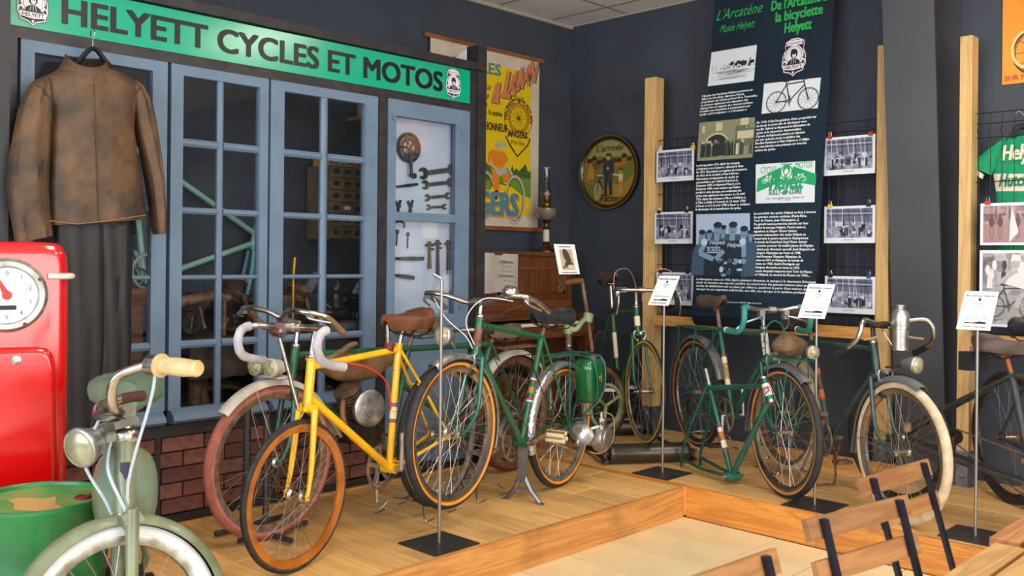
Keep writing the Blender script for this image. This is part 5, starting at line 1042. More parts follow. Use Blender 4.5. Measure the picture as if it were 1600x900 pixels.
cloth([(342, 142, 206), (420, 146, 205), (470, 146, 203), (530, 148, 204), (590, 146, 202), (650, 144, 196), (712, 142, 188)], [.046, .046, .045, .042, .04, .036, .034], M_tr, 'trouser_leg', TR, wob=.006, x=XJ - .02)
HG = thing('coat_hanger', (XJ, jp(145, 90, XJ).y, jp(145, 95, XJ).z), label='black coat hanger with wire hook holding the leather jacket', cat='hanger')
MB().tube(smooth_path([jp(106, 112, XJ), jp(122, 97, XJ), jp(137, 80, XJ), jp(145, 76, XJ), jp(153, 80, XJ), jp(165, 96, XJ), jp(180, 112, XJ)], 4), .018, 10, flat=.55).build('hanger_arms', mat('black_plastic', (26, 26, 28), .4), HG)
MB().tube(smooth_path([jp(145, 77, XJ), jp(145, 62, XJ), jp(147, 54, XJ), jp(148, 49, XJ + .0), jp(145.5, 46.5, XJ - .03), jp(142, 49, XJ - .06), jp(141.5, 56, XJ - .075)], 4), .0025, 6).build('hook', M_chrome, HG)
# ================================================================== WALL DISPLAYS
def flat_on(o, ux, uy, nn):
    """returns helpers that lay flat print shapes on a plane"""
    o = V(o); ux = V(ux); uy = V(uy); nn = V(nn)
    class Q:
        def __init__(s): s.mb = MB(); s.k = 0
        def poly(s, pts, m=0, l=1): s.k += 4e-6; s.mb.add([o + ux * a + uy * b + nn * (.0006 * l + s.k) for a, b in pts], [tuple(range(len(pts)))], m, False); return s
        def rect(s, a0, b0, a1, b1, m=0, l=1): return s.poly([(a0, b0), (a1, b0), (a1, b1), (a0, b1)], m, l)
        def oval(s, a, b, ra, rb, m=0, l=1, n=20, rot=0):
            c, d = math.cos(rot), math.sin(rot); return s.poly([(a + ra * math.cos(t) * c - rb * math.sin(t) * d, b + ra * math.cos(t) * d + rb * math.sin(t) * c) for t in [2 * PI * i / n for i in range(n)]], m, l)
        def ring(s, a, b, ra, rb, w, m=0, l=1, n=28, a0=0, a1=2 * PI):
            ts = [a0 + (a1 - a0) * i / n for i in range(n + 1)]
            for t, u in zip(ts[:-1], ts[1:]): s.poly([(a + ra * math.cos(t), b + rb * math.sin(t)), (a + ra * math.cos(u), b + rb * math.sin(u)), (a + (ra - w) * math.cos(u), b + (rb - w) * math.sin(u)), (a + (ra - w) * math.cos(t), b + (rb - w) * math.sin(t))], m, l)
            return s
        def line(s, pts, w, m=0, l=1):
            for (a, b), (c, d) in zip(pts[:-1], pts[1:]):
                L_ = math.hypot(c - a, d - b) or 1e-6; x, y = -(d - b) / L_ * w / 2, (c - a) / L_ * w / 2
                s.poly([(a + x, b + y), (c + x, d + y), (c - x, d - y), (a - x, b - y)], m, l)
            return s
        def text(s, txt, a, b, size, m=0, l=2, **k): text_into(s.mb, txt, o + ux * a + uy * b + nn * (.0006 * l), ux, uy, size, m, depth=0, **k); return s
        def build(s, name, mats, parent, **k): return s.mb.build(name, mats, parent, **k)
    return Q
def bike_print(q, a, b, s, m=0, l=2, w=.012, flip=1, spokes=12):
    """line drawing of a bicycle, rear hub at (a,b), s = wheelbase"""
    f = lambda x, y: (a + flip * x * s, b + y * s); R = .33 * s
    for x in (0, 1):
        c = f(x, 0); q.ring(c[0], c[1], R, R, w * s * 1.2, m, l); q.ring(c[0], c[1], R * .9, R * .9, w * s * .5, m, l)
        for k in range(spokes): t = 2 * PI * k / spokes; q.line([(c[0], c[1]), (c[0] + R * .9 * math.cos(t), c[1] + R * .9 * math.sin(t))], w * s * .35, m, l)
    for p, r in (((0, 0), (.3, .5)), ((.3, .5), (.42, 0)), ((.42, 0), (0, 0)), ((.3, .5), (.84, .52)), ((.42, 0), (.86, .42)), ((.82, .6), (.88, .38)), ((.88, .38), (1, 0)), ((.3, .5), (.28, .6)), ((.82, .6), (.82, .66))): q.line([f(*p), f(*r)], w * s * 1.8, m, l)
    q.line([f(.18, .61), f(.38, .6)], w * s * 3, m, l); q.line([f(.82, .66), f(.92, .64), f(.9, .56)], w * s * 1.8, m, l); c = f(.42, 0); q.ring(c[0], c[1], .07 * s, .07 * s, w * s, m, l); q.line([f(.42, .16), f(.42, -.16)], w * s * 1.4, m, l)
# ------------------------------------------------------------------ dark banner
bx0 = ony(1098.5, 250, 5.565).x; bx1 = ony(1289, 250, 5.565).x; bT = V((bx0, 5.70, 3.33)); bB = V((bx0, 5.44, 1.06)); U = (bT - bB).normalized(); X = V((1, 0, 0)); N = X.cross(U)
if N.y > 0: N = -N
BN = thing('hanging_banner', ((bx0 + bx1) / 2, 5.44, .98), label='tall dark teal banner telling the Helyett history with photographs', cat='banner')
M_ban = mat('dark_teal_banner', (10, 32, 48), .35, c2=(12, 38, 54), scale=1.5)
mb = MB(); rg = []
prof = [bT] + [bT + (bB - bT) * (i / 6) for i in range(1, 7)] + [bB + V((0, .012, -.03)), bB + V((0, .03, -.055)), bB + V((0, .055, -.07)), bB + V((0, .075, -.068))]
for p in prof: rg.append([p, V((bx1, p.y, p.z)), V((bx1, p.y + .002, p.z + .0006)), p + V((0, .002, .0006))])
mb.rings(rg, smooth=False); mb.build('sheet', M_ban, BN)
for px in (1150, 1260): x_ = ony(px, 3, 5.70).x; MB().tube(smooth_path([(x_, 5.70, 3.36), (x_, 5.69, 3.345), (x_, 5.69, 3.32), (x_, 5.70, 3.31)]), .004, 5).build('hook', M_chrome, BN)
def buv(px, py):
    r = ray(px, py); p = CAM + r * ((bB - CAM).dot(N) / r.dot(N)); return (p - bB).dot(X), (p - bB).dot(U)
QB = flat_on(bB + N * .001, X, U, N)
tq = QB()
def para(lines, pf, pl_, pxr, q=tq, m=0, kbold=.035):
    a0, b0 = buv(*pf); a1, b1 = buv(*pl_); n = len(lines); sp = (b0 - b1) / max(1, n - 1); wmax = buv(pxr, pf[1])[0] - a0
    longest = max(len(l) for l in lines)
    for i, l in enumerate(lines):
        t = i / max(1, n - 1); q.text(l, a0 + (a1 - a0) * t, b0 - sp * i, sp * .92, m, bold=kbold, width=wmax * (len(l) / longest) ** .95, res=1)
para(["L'épopée des bicyclettes Helyett commence au", "début du 20e siècle. Alphonse Picard,", "propriétaire du Café-le « Henri IV », Tournelles,", "se consacre également à la réparation des", "vélocipèdes et organise des courses cyclistes.", "Il réalise une bicyclette à transmission par", "cardan qu'il va baptiser : « L'Arcatène »"], (1097, 152), (1093, 181), 1184)
para(["En 1910, il fait l'acquisition d'une propriété sur", "les bords de Loire afin de développer avec", "ses fils Gabriel et Raymond la fabrication de", "cycles et la réparation d'automobiles.", "L'épouse de Raymond, pianiste est charmée", "par une opérette jouée au théâtre des", "Bouffes-Parisiens « Miss Helyett ». L'effigie", "de cette héroïne sera présente sur tous les", "cadres de cycles."], (1182.6, 193.5), (1179.5, 237), 1275)
para(["Le 04 septembre 1912, dépôt des marques", "« Helyett » et « Canari », effectué à Gien.", "En 1921, l'inscription au registre du commerce", "de Gien de la société « Picard frères :", "Fabrication et réparation de cycles et", "automobiles » par Gabriel Picard né le", "20 janvier 1883 et Raymond Picard, né le", "22 janvier 1883, nous montre que l'usine", "produit à cette époque, non seulement des", "cycles mais également des motos. Le 23 avril", "1923, dépôt des marques « Ma », « Felichon »,", "« Yllus » (Sully à l'envers), le 12 mars 1923", "« Pieser » et le 8 avril 1938 « Esser », révèlent", "la dynamique de la manufacture de cycles."], (1088.4, 260.7), (1087, 329), 1172)
para(["La notoriété des cycles Helyett se fera à travers", "les grandes courses cyclistes (Paris-Nice,", "Tour de France, Jeux Olympiques...).", "De grands noms porteront, inscrits sur leur", "maillot la marque Helyett. Parmi ceux-ci,", "signalons le Stayer Victor Linart,", "premier ambassadeur des cycles Helyett en", "remportant à quatre reprises le Championnat", "du monde de Demi-fond. René Vietto devient", "le premier porteur du maillot jaune de l'équipe", "Helyett puis directeur sportif. José Beyaert est", "Champion Olympique sur route en 1948,", "Michel Rousseau Champion Olympique de", "vitesse en 1956 et Champion du monde de", "vitesse en 1958. André Darrigade est", "Champion du monde sur route en 1959.", "Jacques Anquetil remporte trois Tour de France", "sur Helyett, le record de l'heure en 1956..."], (1178, 335.5), (1178, 430.5), 1274)
para(["La fabrication cesse en 1962. Après plusieurs décennies, la marque à la charmante frimousse", "venait de terminer une superbe carrière. La concurrence des grandes maisons ainsi que les", "modes de distribution mis en place par celles-ci, causèrent la perte d'une maison qui aura", "marqué de son empreinte industrielle, une ville, une époque et le cyclisme professionnel."], (1088, 437.5), (1088, 453), 1275, kbold=.025)
a, b = buv(1136, 473); tq.text('de la Loire, 45600 Sully sur Loire', a, b, .016, 0, bold=.01, width=buv(1190, 476)[0] - a, res=1)
tq.build('white_text', mat('white_print', (226, 232, 238), .5), BN, kind='stuff')
M_gp = mat('green_print', (40, 176, 84), .5)
for txt, l_, r_, sz, kw in (("De l'Arcatène à", (1204.5, 17.5), (1291, 4), .098, dict(bold=.03)), ('la bicyclette', (1211, 35), (1284, 25), .098, dict(bold=.03)), ('Helyett', (1225, 52), (1266.5, 46), .098, dict(bold=.03)), ("L'Arcatène", (1118, 33), (1190, 22), .105, dict(shear=.45)), ('Musée Helyett', (1124, 52), (1179, 45), .08, dict(shear=.4))):
    gq = QB(); a, b = buv(*l_); gq.text(txt, a, b, sz, 0, width=buv(*r_)[0] - a, res=2, **kw); gq.build('green_title', M_gp, BN)
a, b = buv(1241, 89.5); badge(bB + X * a + U * b + N * .0012, X, U, (buv(1241, 60)[1] - buv(1241, 119)[1]), BN)
def bquad(q, pts, m, l=1): q.poly([buv(*p) for p in pts], m, l)
def prints(name, mats, fn): q = QB(); fn(q); return q.build(name, mats, BN)
M_pw = mat('print_white', (214, 222, 232), .5); M_pb = mat('print_black', (30, 34, 44), .6); M_pg = mat('print_grey', (120, 128, 138), .6); M_pd = mat('print_dark', (58, 66, 74), .6)
def f1(q):
    bquad(q, [(1106, 135), (1178, 126), (1183, 70), (1112, 82)], 0); a, b = buv(1112, 112); w = buv(1180, 104)[0] - a; rnd = random.Random(3)
    for k in range(46):
        x = a + w * rnd.random(); h = .01 + .05 * rnd.random() ** 2; q.line([(x, b), (x + .006, b + h)], .003, 1, 2)
    for k in range(14):
        x = a + w * (.45 + .5 * rnd.random()); q.oval(x, b + .02 + .02 * rnd.random(), .014, .012, 1, 2, 8)
    for k in range(16):
        x = a + w * rnd.random() * .6; z_ = b - .01 - .07 * rnd.random(); q.line([(x, z_), (x + .06 + .2 * rnd.random(), z_ + .004)], .002, 1, 2)
prints('village_sketch', [M_pw, M_pb], f1)
def f2(q):
    bquad(q, [(1190, 178), (1278, 169), (1283, 121), (1194, 131)], 0); a, b = buv(1213, 160); bike_print(q, a, b, buv(1263, 153)[0] - a, 1, 2, .02)
prints('bicycle_drawing', [M_pw, M_pb], f2)
def f3(q):
    bquad(q, [(1089, 252), (1176, 246), (1180, 183), (1093, 192)], 0); a0, b0 = buv(1089, 252); a1 = buv(1176, 246)[0]; b1 = buv(1093, 192)[1]; w, h = a1 - a0, b1 - b0; rnd = random.Random(5)
    R_ = lambda x0, y0, x1, y1, m, l=2: q.rect(a0 + w * x0 + .004, b0 + h * y0, a0 + w * x1 + .004, b0 + h * y1, m, l)
    q.oval(a0 + w * .34, b0 + h * .38, w * .2, h * .28, 3, 2); R_(.14, .1, .54, .38, 3); q.ring(a0 + w * .34, b0 + h * .38, w * .225, h * .31, .012, 1, 3, a0=0, a1=PI); R_(.66, .3, 1.0, .82, 2); R_(.70, .48, .98, .68, 1, 3); R_(.3, .74, .42, .95, 1); R_(.74, .82, .88, 1.0, 1); R_(.05, .72, .1, .9, 1)
    for k in range(26):
        x = a0 + w * (.04 + .93 * rnd.random()); z_ = b0 + h * .08; hh = h * (.26 + .1 * rnd.random()); m_ = rnd.choice([3, 3, 4, 2]); q.rect(x, z_, x + w * .035, z_ + hh, m_, 4); q.oval(x + w * .018, z_ + hh + .008, .009, .011, rnd.choice([1, 2, 4]), 4, 8)
    q.rect(a0 + w * .7, b0 + h * .1, a0 + w * .75, b0 + h * .38, 1, 5); q.oval(a0 + w * .725, b0 + h * .42, .011, .013, 4, 5, 8); q.text('A. PIC', a0 + w * .84, b0 + h * .73, .03, 1, 4)
prints('workshop_photograph', [mat('sepia_mid', (134, 134, 108), .6), mat('sepia_light', (190, 186, 150), .6), mat('sepia_grey', (96, 102, 88), .6), mat('sepia_dark', (34, 42, 40), .6), mat('sepia_coat', (62, 72, 66), .6)], f3)
def f4(q):
    bquad(q, [(1181, 318), (1273, 316), (1274, 251), (1181, 257)], 0); a0, b0 = buv(1181, 318); a1 = buv(1273, 316)[0]; b1 = buv(1181, 257)[1]; w, h = a1 - a0, b1 - b0; f = lambda x, y: (a0 + w * x, b0 + h * y)
    q.poly([f(0, .62), f(.42, .9), f(.42, .52), f(.0, .28)], 1, 2); q.poly([f(.58, .9), f(1, .66), f(1, .38), f(.58, .52)], 1, 2)
    q.rect(*f(.4, .55), *f(.6, .98), 2, 3); c = f(.5, .76); q.oval(c[0], c[1], w * .1, h * .17, 2, 4); q.ring(c[0], c[1], w * .105, h * .175, .008, 1, 5); q.oval(c[0], c[1] + .01, .026, .034, 1, 5); q.oval(c[0], c[1], .014, .02, 2, 6); q.text('Helyett', *f(.5, .92), .026, 1, 6, align='CENTER', bold=.02)
    q.text('CYCLES', *f(.05, .76), .06, 1, 4, width=w * .27); q.text('MOTOS', *f(.64, .83), .06, 1, 4, width=w * .28); q.text('Helyett', *f(.5, .33), .15, 1, 6, align='CENTER', bold=.03, shear=.25, width=w * .56); q.text('SULLY-sur-LOIRE', *f(.5, .2), .05, 3, 4, align='CENTER', bold=.02, width=w * .56)
    q.text('Siège : Helyett Sully-sur-Loire - Téléphone 28', *f(.5, .09), .02, 3, 4, align='CENTER', width=w * .64, res=1); q.text('R. C. Gien', *f(.5, .045), .02, 3, 4, align='CENTER', res=1)
    for x in (.2, .74): bike_print(q, *f(x - .07, .56), w * .13, 2, 4, .05, spokes=6)
prints('green_advertisement', [M_pw, mat('print_green', (20, 158, 98), .5), mat('print_white2', (222, 230, 232), .5), mat('print_teal', (20, 110, 100), .5)], f4)
def f5(q):
    bquad(q, [(1088, 430), (1172, 428), (1172, 333), (1088, 335)], 0); a0, b0 = buv(1088, 430); a1 = buv(1172, 428)[0]; b1 = buv(1088, 335)[1]; w, h = a1 - a0, b1 - b0; f = lambda x, y: (a0 + w * x, b0 + h * y); rnd = random.Random(8)
    q.poly([f(0, 0), f(1, 0), f(1, .68), f(.9, .74), f(.78, .66), f(.3, .68), f(.2, .74), f(.12, .7), f(0, .74)], 1, 2)
    def man(cx, hy, s, face, shirt, l):
        q.poly([f(cx - .21 * s, .0), f(cx - .2 * s, hy - .34 * s), f(cx - .13 * s, hy - .2 * s), f(cx + .14 * s, hy - .2 * s), f(cx + .21 * s, hy - .34 * s), f(cx + .2 * s, 0)], shirt, l); c = f(cx, hy - .02); q.oval(c[0], c[1], w * .075 * s, h * .105 * s, face, l + 1); q.poly([f(cx - .05 * s, hy - .2 * s), f(cx - .05 * s, hy - .1 * s), f(cx + .05 * s, hy - .1 * s), f(cx + .05 * s, hy - .2 * s)], face, l + 1)
        c = f(cx, hy + .055 * s); q.oval(c[0], c[1], w * .078 * s, h * .05 * s, 3, l + 2); 
        for e in (-.03, .03): c = f(cx + e * s, hy); q.oval(c[0], c[1], w * .012 * s, h * .008, 3, l + 2, 8)
        q.line([f(cx - .03 * s, hy - .065 * s), f(cx + .03 * s, hy - .065 * s)], .004, 3, l + 2)
    for cx, hy, s in ((.06, .66, .8), (.2, .68, .6), (.46, .74, .7), (.84, .7, .9), (.97, .66, .6)): man(cx, hy, s, 2, 1, 3)
    man(.35, .76, 1.0, 2, 3, 7); man(.64, .76, 1.0, 2, 3, 8)
    for cx in (.36,): q.rect(*f(cx - .18, .36), *f(cx + .07, .46), 4, 12)
    q.text('LEROUX', *f(.18, .375), .045, 3, 13, bold=.03, width=w * .24); q.text('Helyett', *f(.22, .50), .04, 4, 13, shear=.3, bold=.02); q.text('Helyett', *f(.55, .46), .04, 4, 13, shear=.3, bold=.02)
    for x0, y0, x1, y1 in ((.14, .52, .04, .36), (.04, .36, .32, .26), (.5, .4, .36, .26), (.86, .5, .88, .3)): q.line([f(x0, y0), f(x1, y1)], .035, 2, 12)
    for cx in (.12, .84): c = f(cx, .54); q.oval(c[0], c[1], w * .06, h * .06, 4, 12)
    for k in range(40): c = f(.35 + .6 * rnd.random(), .26 * rnd.random() ** .8); q.oval(c[0], c[1], .02 * rnd.random() + .006, .016 * rnd.random() + .006, rnd.choice([1, 2, 4, 3]), 14 + k % 3, 7)
prints('cyclists_photograph', [mat('blue_print_sky', (158, 178, 204), .5), mat('blue_print_mid', (52, 76, 100), .5), mat('blue_print_skin', (110, 138, 162), .5), mat('blue_print_dark', (18, 34, 52), .5), mat('blue_print_light', (166, 188, 208), .5)], f5)
# ------------------------------------------------------------------ yellow cycling poster on the left wall
xP = XL + .035; pp = lambda px, py: (onx(px, py, xP).y, onx(px, py, xP).z)
y0, y1 = pp(673, 62)[0], pp(843, 92)[0]; z1 = pp(760, 77)[1]; z0 = pp(838, 358)[1]
PO = thing('hanging_poster', (xP, (y0 + y1) / 2, z0), label='yellow vintage cycling poster on wooden battens, partly behind the sign', cat='poster')
MB().bb((xP - .006, y0, z0), (xP, y1, z1)).build('paper', mat('poster_cream', (206, 196, 178), .6, c2=(190, 178, 158), scale=5), PO)
for zz in (z1, z0 - .012): MB().bb((xP - .02, y0 - .05, zz - .008), (xP + .006, y1 + .05, zz + .022)).build('batten', wood('poster_batten', (150, 92, 56), (124, 70, 40), 1), PO)
for px in (690, 823): a = onx(px, 58 if px < 700 else 80, xP); MB().tube(smooth_path([(XL, a.y, z1 + .05), (XL + .02, a.y, z1 + .05), (XL + .03, a.y, z1 + .03)]), .004, 5).build('hook', M_chrome, PO)
QP = flat_on((xP + .0005, 0, 0), (0, 1, 0), (0, 0, 1), (1, 0, 0)); q = QP()
ya, yb_ = y0 + .09, y1 - .095; za_, zb = z0 + .1, z1 - .11
MY = [mat('poster_yellow', (222, 192, 6), .5), mat('poster_blue', (70, 130, 150), .5), mat('poster_salmon', (206, 124, 92), .5), mat('poster_black', (44, 38, 22), .6), mat('poster_green', (100, 140, 50), .6), mat('poster_orange', (216, 130, 24), .5), mat('poster_grey', (176, 172, 160), .5), mat('poster_skin', (204, 170, 120), .5), mat('poster_dark_green', (62, 96, 40), .6)]
q.rect(ya, za_, yb_, zb, 0, 1)
def PT(txt, pl, pr, size, m, l=6, **k): a = pp(*pl); c = pp(*pr); q.text(txt, a[0], a[1], size, m, l, width=c[0] - a[0], **k)
def ppoly(pts, m, l=2): q.poly([pp(*p) for p in pts], m, l)
PT('CYCLES', (705, 103), (781, 109), .12, 1, bold=.03)
# rising two-tone word line, drawn letter by letter along a curve
chars = 'MAUNGE & LAULAN'; pts_ = [(700, 172), (757, 158), (776, 152), (800, 137), (830, 118)]
path = smooth_path([V((*pp(*p), 0)) for p in pts_], 12); acc = [0]
for a, b in zip(path[:-1], path[1:]): acc.append(acc[-1] + (b - a).length)
def along(s):
    for i in range(len(acc) - 1):
        if acc[i + 1] >= s: t = (s - acc[i]) / max(1e-6, acc[i + 1] - acc[i]); return path[i].lerp(path[i + 1], t), (path[i + 1] - path[i]).normalized()
    return path[-1], (path[-1] - path[-2]).normalized()
for i, ch in enumerate(chars):
    if ch == ' ': continue
    p, d = along(acc[-1] * (i + .1) / len(chars)); sz = .30 if ch in 'L' and i == 9 else .235
    for off, m_, bo, l in ((.004, 3, .055, 4), (0, 2, .035, 5)):
        text_into(q.mb, ch, V((xP + .0005 + .0006 * l, p.x + off, p.y - .02 - off * .5)), V((0, 1, 0)), V((0, .25, .97)), sz, m_, bold=bo, depth=0, xs=.52)
PT('ses Brevets', (752, 177), (783, 166), .05, 3); PT('1894', (769, 181), (783, 179), .05, 3); PT("DIPLÔME D'HONNEUR", (716, 196), (792, 203), .085, 3, bold=.02)
c = pp(810, 185); R_ = (pp(826, 187)[0] - pp(794, 183)[0]) / 2
q.poly([(c[0] + 1.38 * R_ * math.cos(t), c[1] + 1.3 * R_ * math.sin(t)) for t in [2 * PI * i / 30 for i in range(30)]], 3, 2); q.poly([(c[0] + 1.33 * R_ * math.cos(t), c[1] + 1.25 * R_ * math.sin(t)) for t in [2 * PI * i / 30 for i in range(30)]], 0, 3)
ppoly([(789, 213), (808, 208), (829, 217), (825, 228), (808, 246), (796, 228)], 3, 2); ppoly([(791, 213), (808, 209), (827, 217), (823, 227), (808, 243), (798, 227)], 0, 3)
q.ring(c[0], c[1], R_, R_, R_ * .16, 5, 5); q.ring(c[0], c[1], R_ * 1.03, R_ * 1.03, R_ * .04, 3, 6); q.ring(c[0], c[1], R_ * .83, R_ * .83, R_ * .03, 3, 6); q.oval(c[0], c[1], R_ * .1, R_ * .1, 3, 6)
for k in range(16): t = 2 * PI * k / 16; q.line([c, (c[0] + R_ * .82 * math.cos(t), c[1] + R_ * .82 * math.sin(t))], .003, 3, 5)
for i, ch in enumerate('MAUNGE & LAULAN'):
    t = PI * (1.02 - i / 14 * 1.04); text_into(q.mb, ch, V((xP + .0045, c[0] + 1.08 * R_ * math.cos(t), c[1] + 1.06 * R_ * math.sin(t))), V((0, math.sin(t), -math.cos(t))), V((0, math.cos(t), math.sin(t))), .048, 3, 'CENTER', .02, depth=0)
PT('CYCLES', (798, 157), (818, 160), .055, 3); PT('ANGERS', (793, 213), (823, 217), .075, 3, bold=.03); PT('Prix fixe', (798, 225), (819, 228), .05, 3)
ppoly([(752, 300), (752, 262), (770, 255), (800, 266), (829, 276), (829, 310), (815, 305), (790, 285)], 4, 2); ppoly([(797, 270), (800, 258), (803, 268), (806, 262), (810, 268), (818, 260), (821, 256), (824, 268), (829, 268), (829, 280), (800, 276)], 8, 3); ppoly([(752, 264), (758, 252), (766, 262), (768, 280), (752, 285)], 8, 3)
for cx, cy in ((757, 306), (804, 312)):
    c2 = pp(cx, cy); q.ring(c2[0], c2[1], .115, .19, .022, 6, 6); q.ring(c2[0], c2[1], .09, .165, .004, 3, 6)
ppoly([(757, 306), (772, 284), (798, 290), (784, 306)], 3, 5); ppoly([(758, 306), (772, 286), (796, 291), (783, 304)], 0, 6)
ppoly([(763, 238), (768, 234), (788, 238), (794, 250), (787, 258), (784, 262), (770, 264), (762, 250)], 5, 7); ppoly([(775, 228), (783, 229), (784, 236), (777, 238)], 7, 8); ppoly([(774, 223), (780, 220), (789, 224), (790, 230), (783, 231), (774, 229)], 6, 9)
ppoly([(767, 262), (778, 272), (780, 296), (772, 300), (768, 282)], 5, 8); ppoly([(783, 268), (796, 272), (794, 284), (786, 286)], 5, 8); ppoly([(770, 262), (790, 262), (793, 270), (778, 276)], 6, 9); ppoly([(771, 299), (778, 296), (776, 312), (770, 310)], 3, 8); ppoly([(764, 244), (770, 258), (778, 262), (777, 268), (764, 258)], 7, 9); ppoly([(789, 258), (794, 262), (801, 272), (798, 275)], 7, 9)
for off, m_, bo in ((.012, 5, .05), (0, 1, .045)): a = pp(700, 331); c2 = pp(808, 335); q.text('ANGERS', a[0] + off, a[1] - off, .24, m_, 9 if m_ == 5 else 10, width=c2[0] - a[0], bold=bo)
q.build('printed_picture', MY, PO)
# ------------------------------------------------------------------ round relief plaque
tc_ = V((-4.646, YB - .012, 2.131)); TR_ = .30
TY = thing('round_plaque', (tc_.x, YB, tc_.z - TR_), label='round painted relief plaque of a postman with bicycle and child', cat='plaque')
MB().revolve([(TR_, .0), (TR_, .03), (TR_ - .012, .045), (TR_ - .03, .04), (TR_ - .045, .02), (TR_ - .045, .0)], tc_ + V((0, .012, 0)), (0, -1, 0), 56).build('rim', mat('dark_green_lacquer', (28, 40, 22), .25, coat=.6), TY)
for rr in (TR_ - .008, TR_ - .046): MB().revolve([(rr - .003, .034), (rr + .003, .034), (rr + .003, .042), (rr - .003, .042)] if rr > TR_ - .02 else [(rr - .003, .012), (rr + .004, .012), (rr + .004, .024), (rr - .003, .024)], tc_ + V((0, .012, 0)), (0, -1, 0), 56).build('gold_line', mat('gold_line_paint', (168, 110, 36), .4, metal=.3), TY)
MB().lathe([(TR_ - .04, 0), (TR_ - .04, .014), (.001, .0145)], tc_ + V((0, .012, 0)), (0, -1, 0), 48).build('picture_ground', mat('plaque_ochre', (160, 118, 34), .4, c2=(140, 130, 46), scale=7, coat=.5), TY)
QT = flat_on(tc_ + V((0, -.004, 0)), (1, 0, 0), (0, 0, 1), (0, -1, 0)); q = QT(); s = TR_ / .3
cir = lambda a0, a1, n=20, R=.252: [(R * math.cos(a0 + (a1 - a0) * i / n), R * math.sin(a0 + (a1 - a0) * i / n)) for i in range(n + 1)]
q.poly(cir(.45, PI - .45), 0, 1); q.poly([(-.245, .05), (-.1, .13), (.1, .12), (.245, .07), (.25, -.02), (.12, -.1), (-.12, -.08), (-.25, -.05)], 1, 2); q.poly([(.0, .06), (.12, .1), (.22, .12), (.235, .09), (.1, .03)], 2, 3); q.poly([(-.23, -.06), (-.22, .02), (-.19, .09), (-.15, .03), (-.15, -.05)], 3, 4); q.poly([(-.2, .06), (-.12, .1), (-.06, .05), (-.15, .02)], 8, 3)
q.poly([(-.25, -.06), (-.1, -.12), (-.14, -.2), (-.2, -.15)], 1, 3)
for k in range(9): q.oval(-.2 + .05 * k, .1 + .02 * math.sin(k * 2), .03, .02, 6, 3, 9)
# postman
q.poly([(-.055, -.02), (-.06, .06), (-.03, .095), (.03, .095), (.05, .07), (.055, -.01), (.035, -.02), (.035, -.17), (.008, -.17), (-.005, -.05), (-.02, -.17), (-.045, -.17), (-.045, -.02)], 4, 6); q.oval(-.005, .118, .02, .026, 5, 7); q.poly([(-.028, .125), (-.022, .15), (.018, .15), (.022, .125)], 4, 8); q.oval(-.008, .03, .012, .012, 5, 8); q.poly([(.005, -.06), (.005, -.005), (.04, -.005), (.042, -.06)], 7, 9)
q.poly([(-.05, -.17), (-.02, -.17), (-.02, -.185), (-.065, -.18)], 6, 7); q.poly([(.005, -.17), (.036, -.17), (.036, -.185), (.005, -.182)], 6, 7)
# child
q.poly([(.1, -.09), (.1, -.02), (.14, -.02), (.14, -.09)], 9, 6); q.poly([(.1, -.12), (.1, -.075), (.145, -.075), (.145, -.12)], 3, 7); q.oval(.118, .005, .017, .022, 5, 7); q.oval(.12, .018, .02, .014, 7, 8); q.poly([(.105, -.18), (.105, -.12), (.118, -.12), (.118, -.18)], 5, 6); q.poly([(.125, -.18), (.125, -.12), (.14, -.12), (.14, -.18)], 5, 6); q.line([(.045, -.02), (.1, -.03)], .012, 9, 7)
# bicycle, lettering
q.oval(-.115, -.15, .05, .078, 10, 5); q.ring(-.115, -.15, .05, .078, .006, 6, 6); q.line([(-.115, -.15), (-.095, -.04), (-.06, -.04)], .008, 4, 7); q.line([(-.095, -.06), (-.05, -.13)], .01, 4, 7); q.line([(-.12, -.02), (-.06, -.025)], .008, 9, 7)
q.text("L'arrivée", -.135, .165, .078, 7, 8, bold=.02, shear=.35); q.text('du', -.04, -.2, .05, 6, 8, shear=.3); q.text('Facteur', -.09, -.235, .08, 6, 8, shear=.35, bold=.02)
q.build('relief_picture', [mat('pl_sky', (140, 144, 90), .4, coat=.4), mat('pl_green', (100, 112, 40), .45, coat=.4), mat('pl_orange_field', (160, 108, 40), .45), mat('pl_house', (176, 126, 52), .5), mat('pl_navy', (24, 44, 58), .4, coat=.4), mat('pl_skin', (190, 140, 100), .5), mat('pl_brown', (60, 44, 24), .5), mat('pl_leather', (104, 50, 26), .5), mat('pl_roof', (110, 76, 34), .5), mat('pl_cream', (208, 192, 156), .5), mat('pl_wheel', (150, 136, 96), .5)], TY)
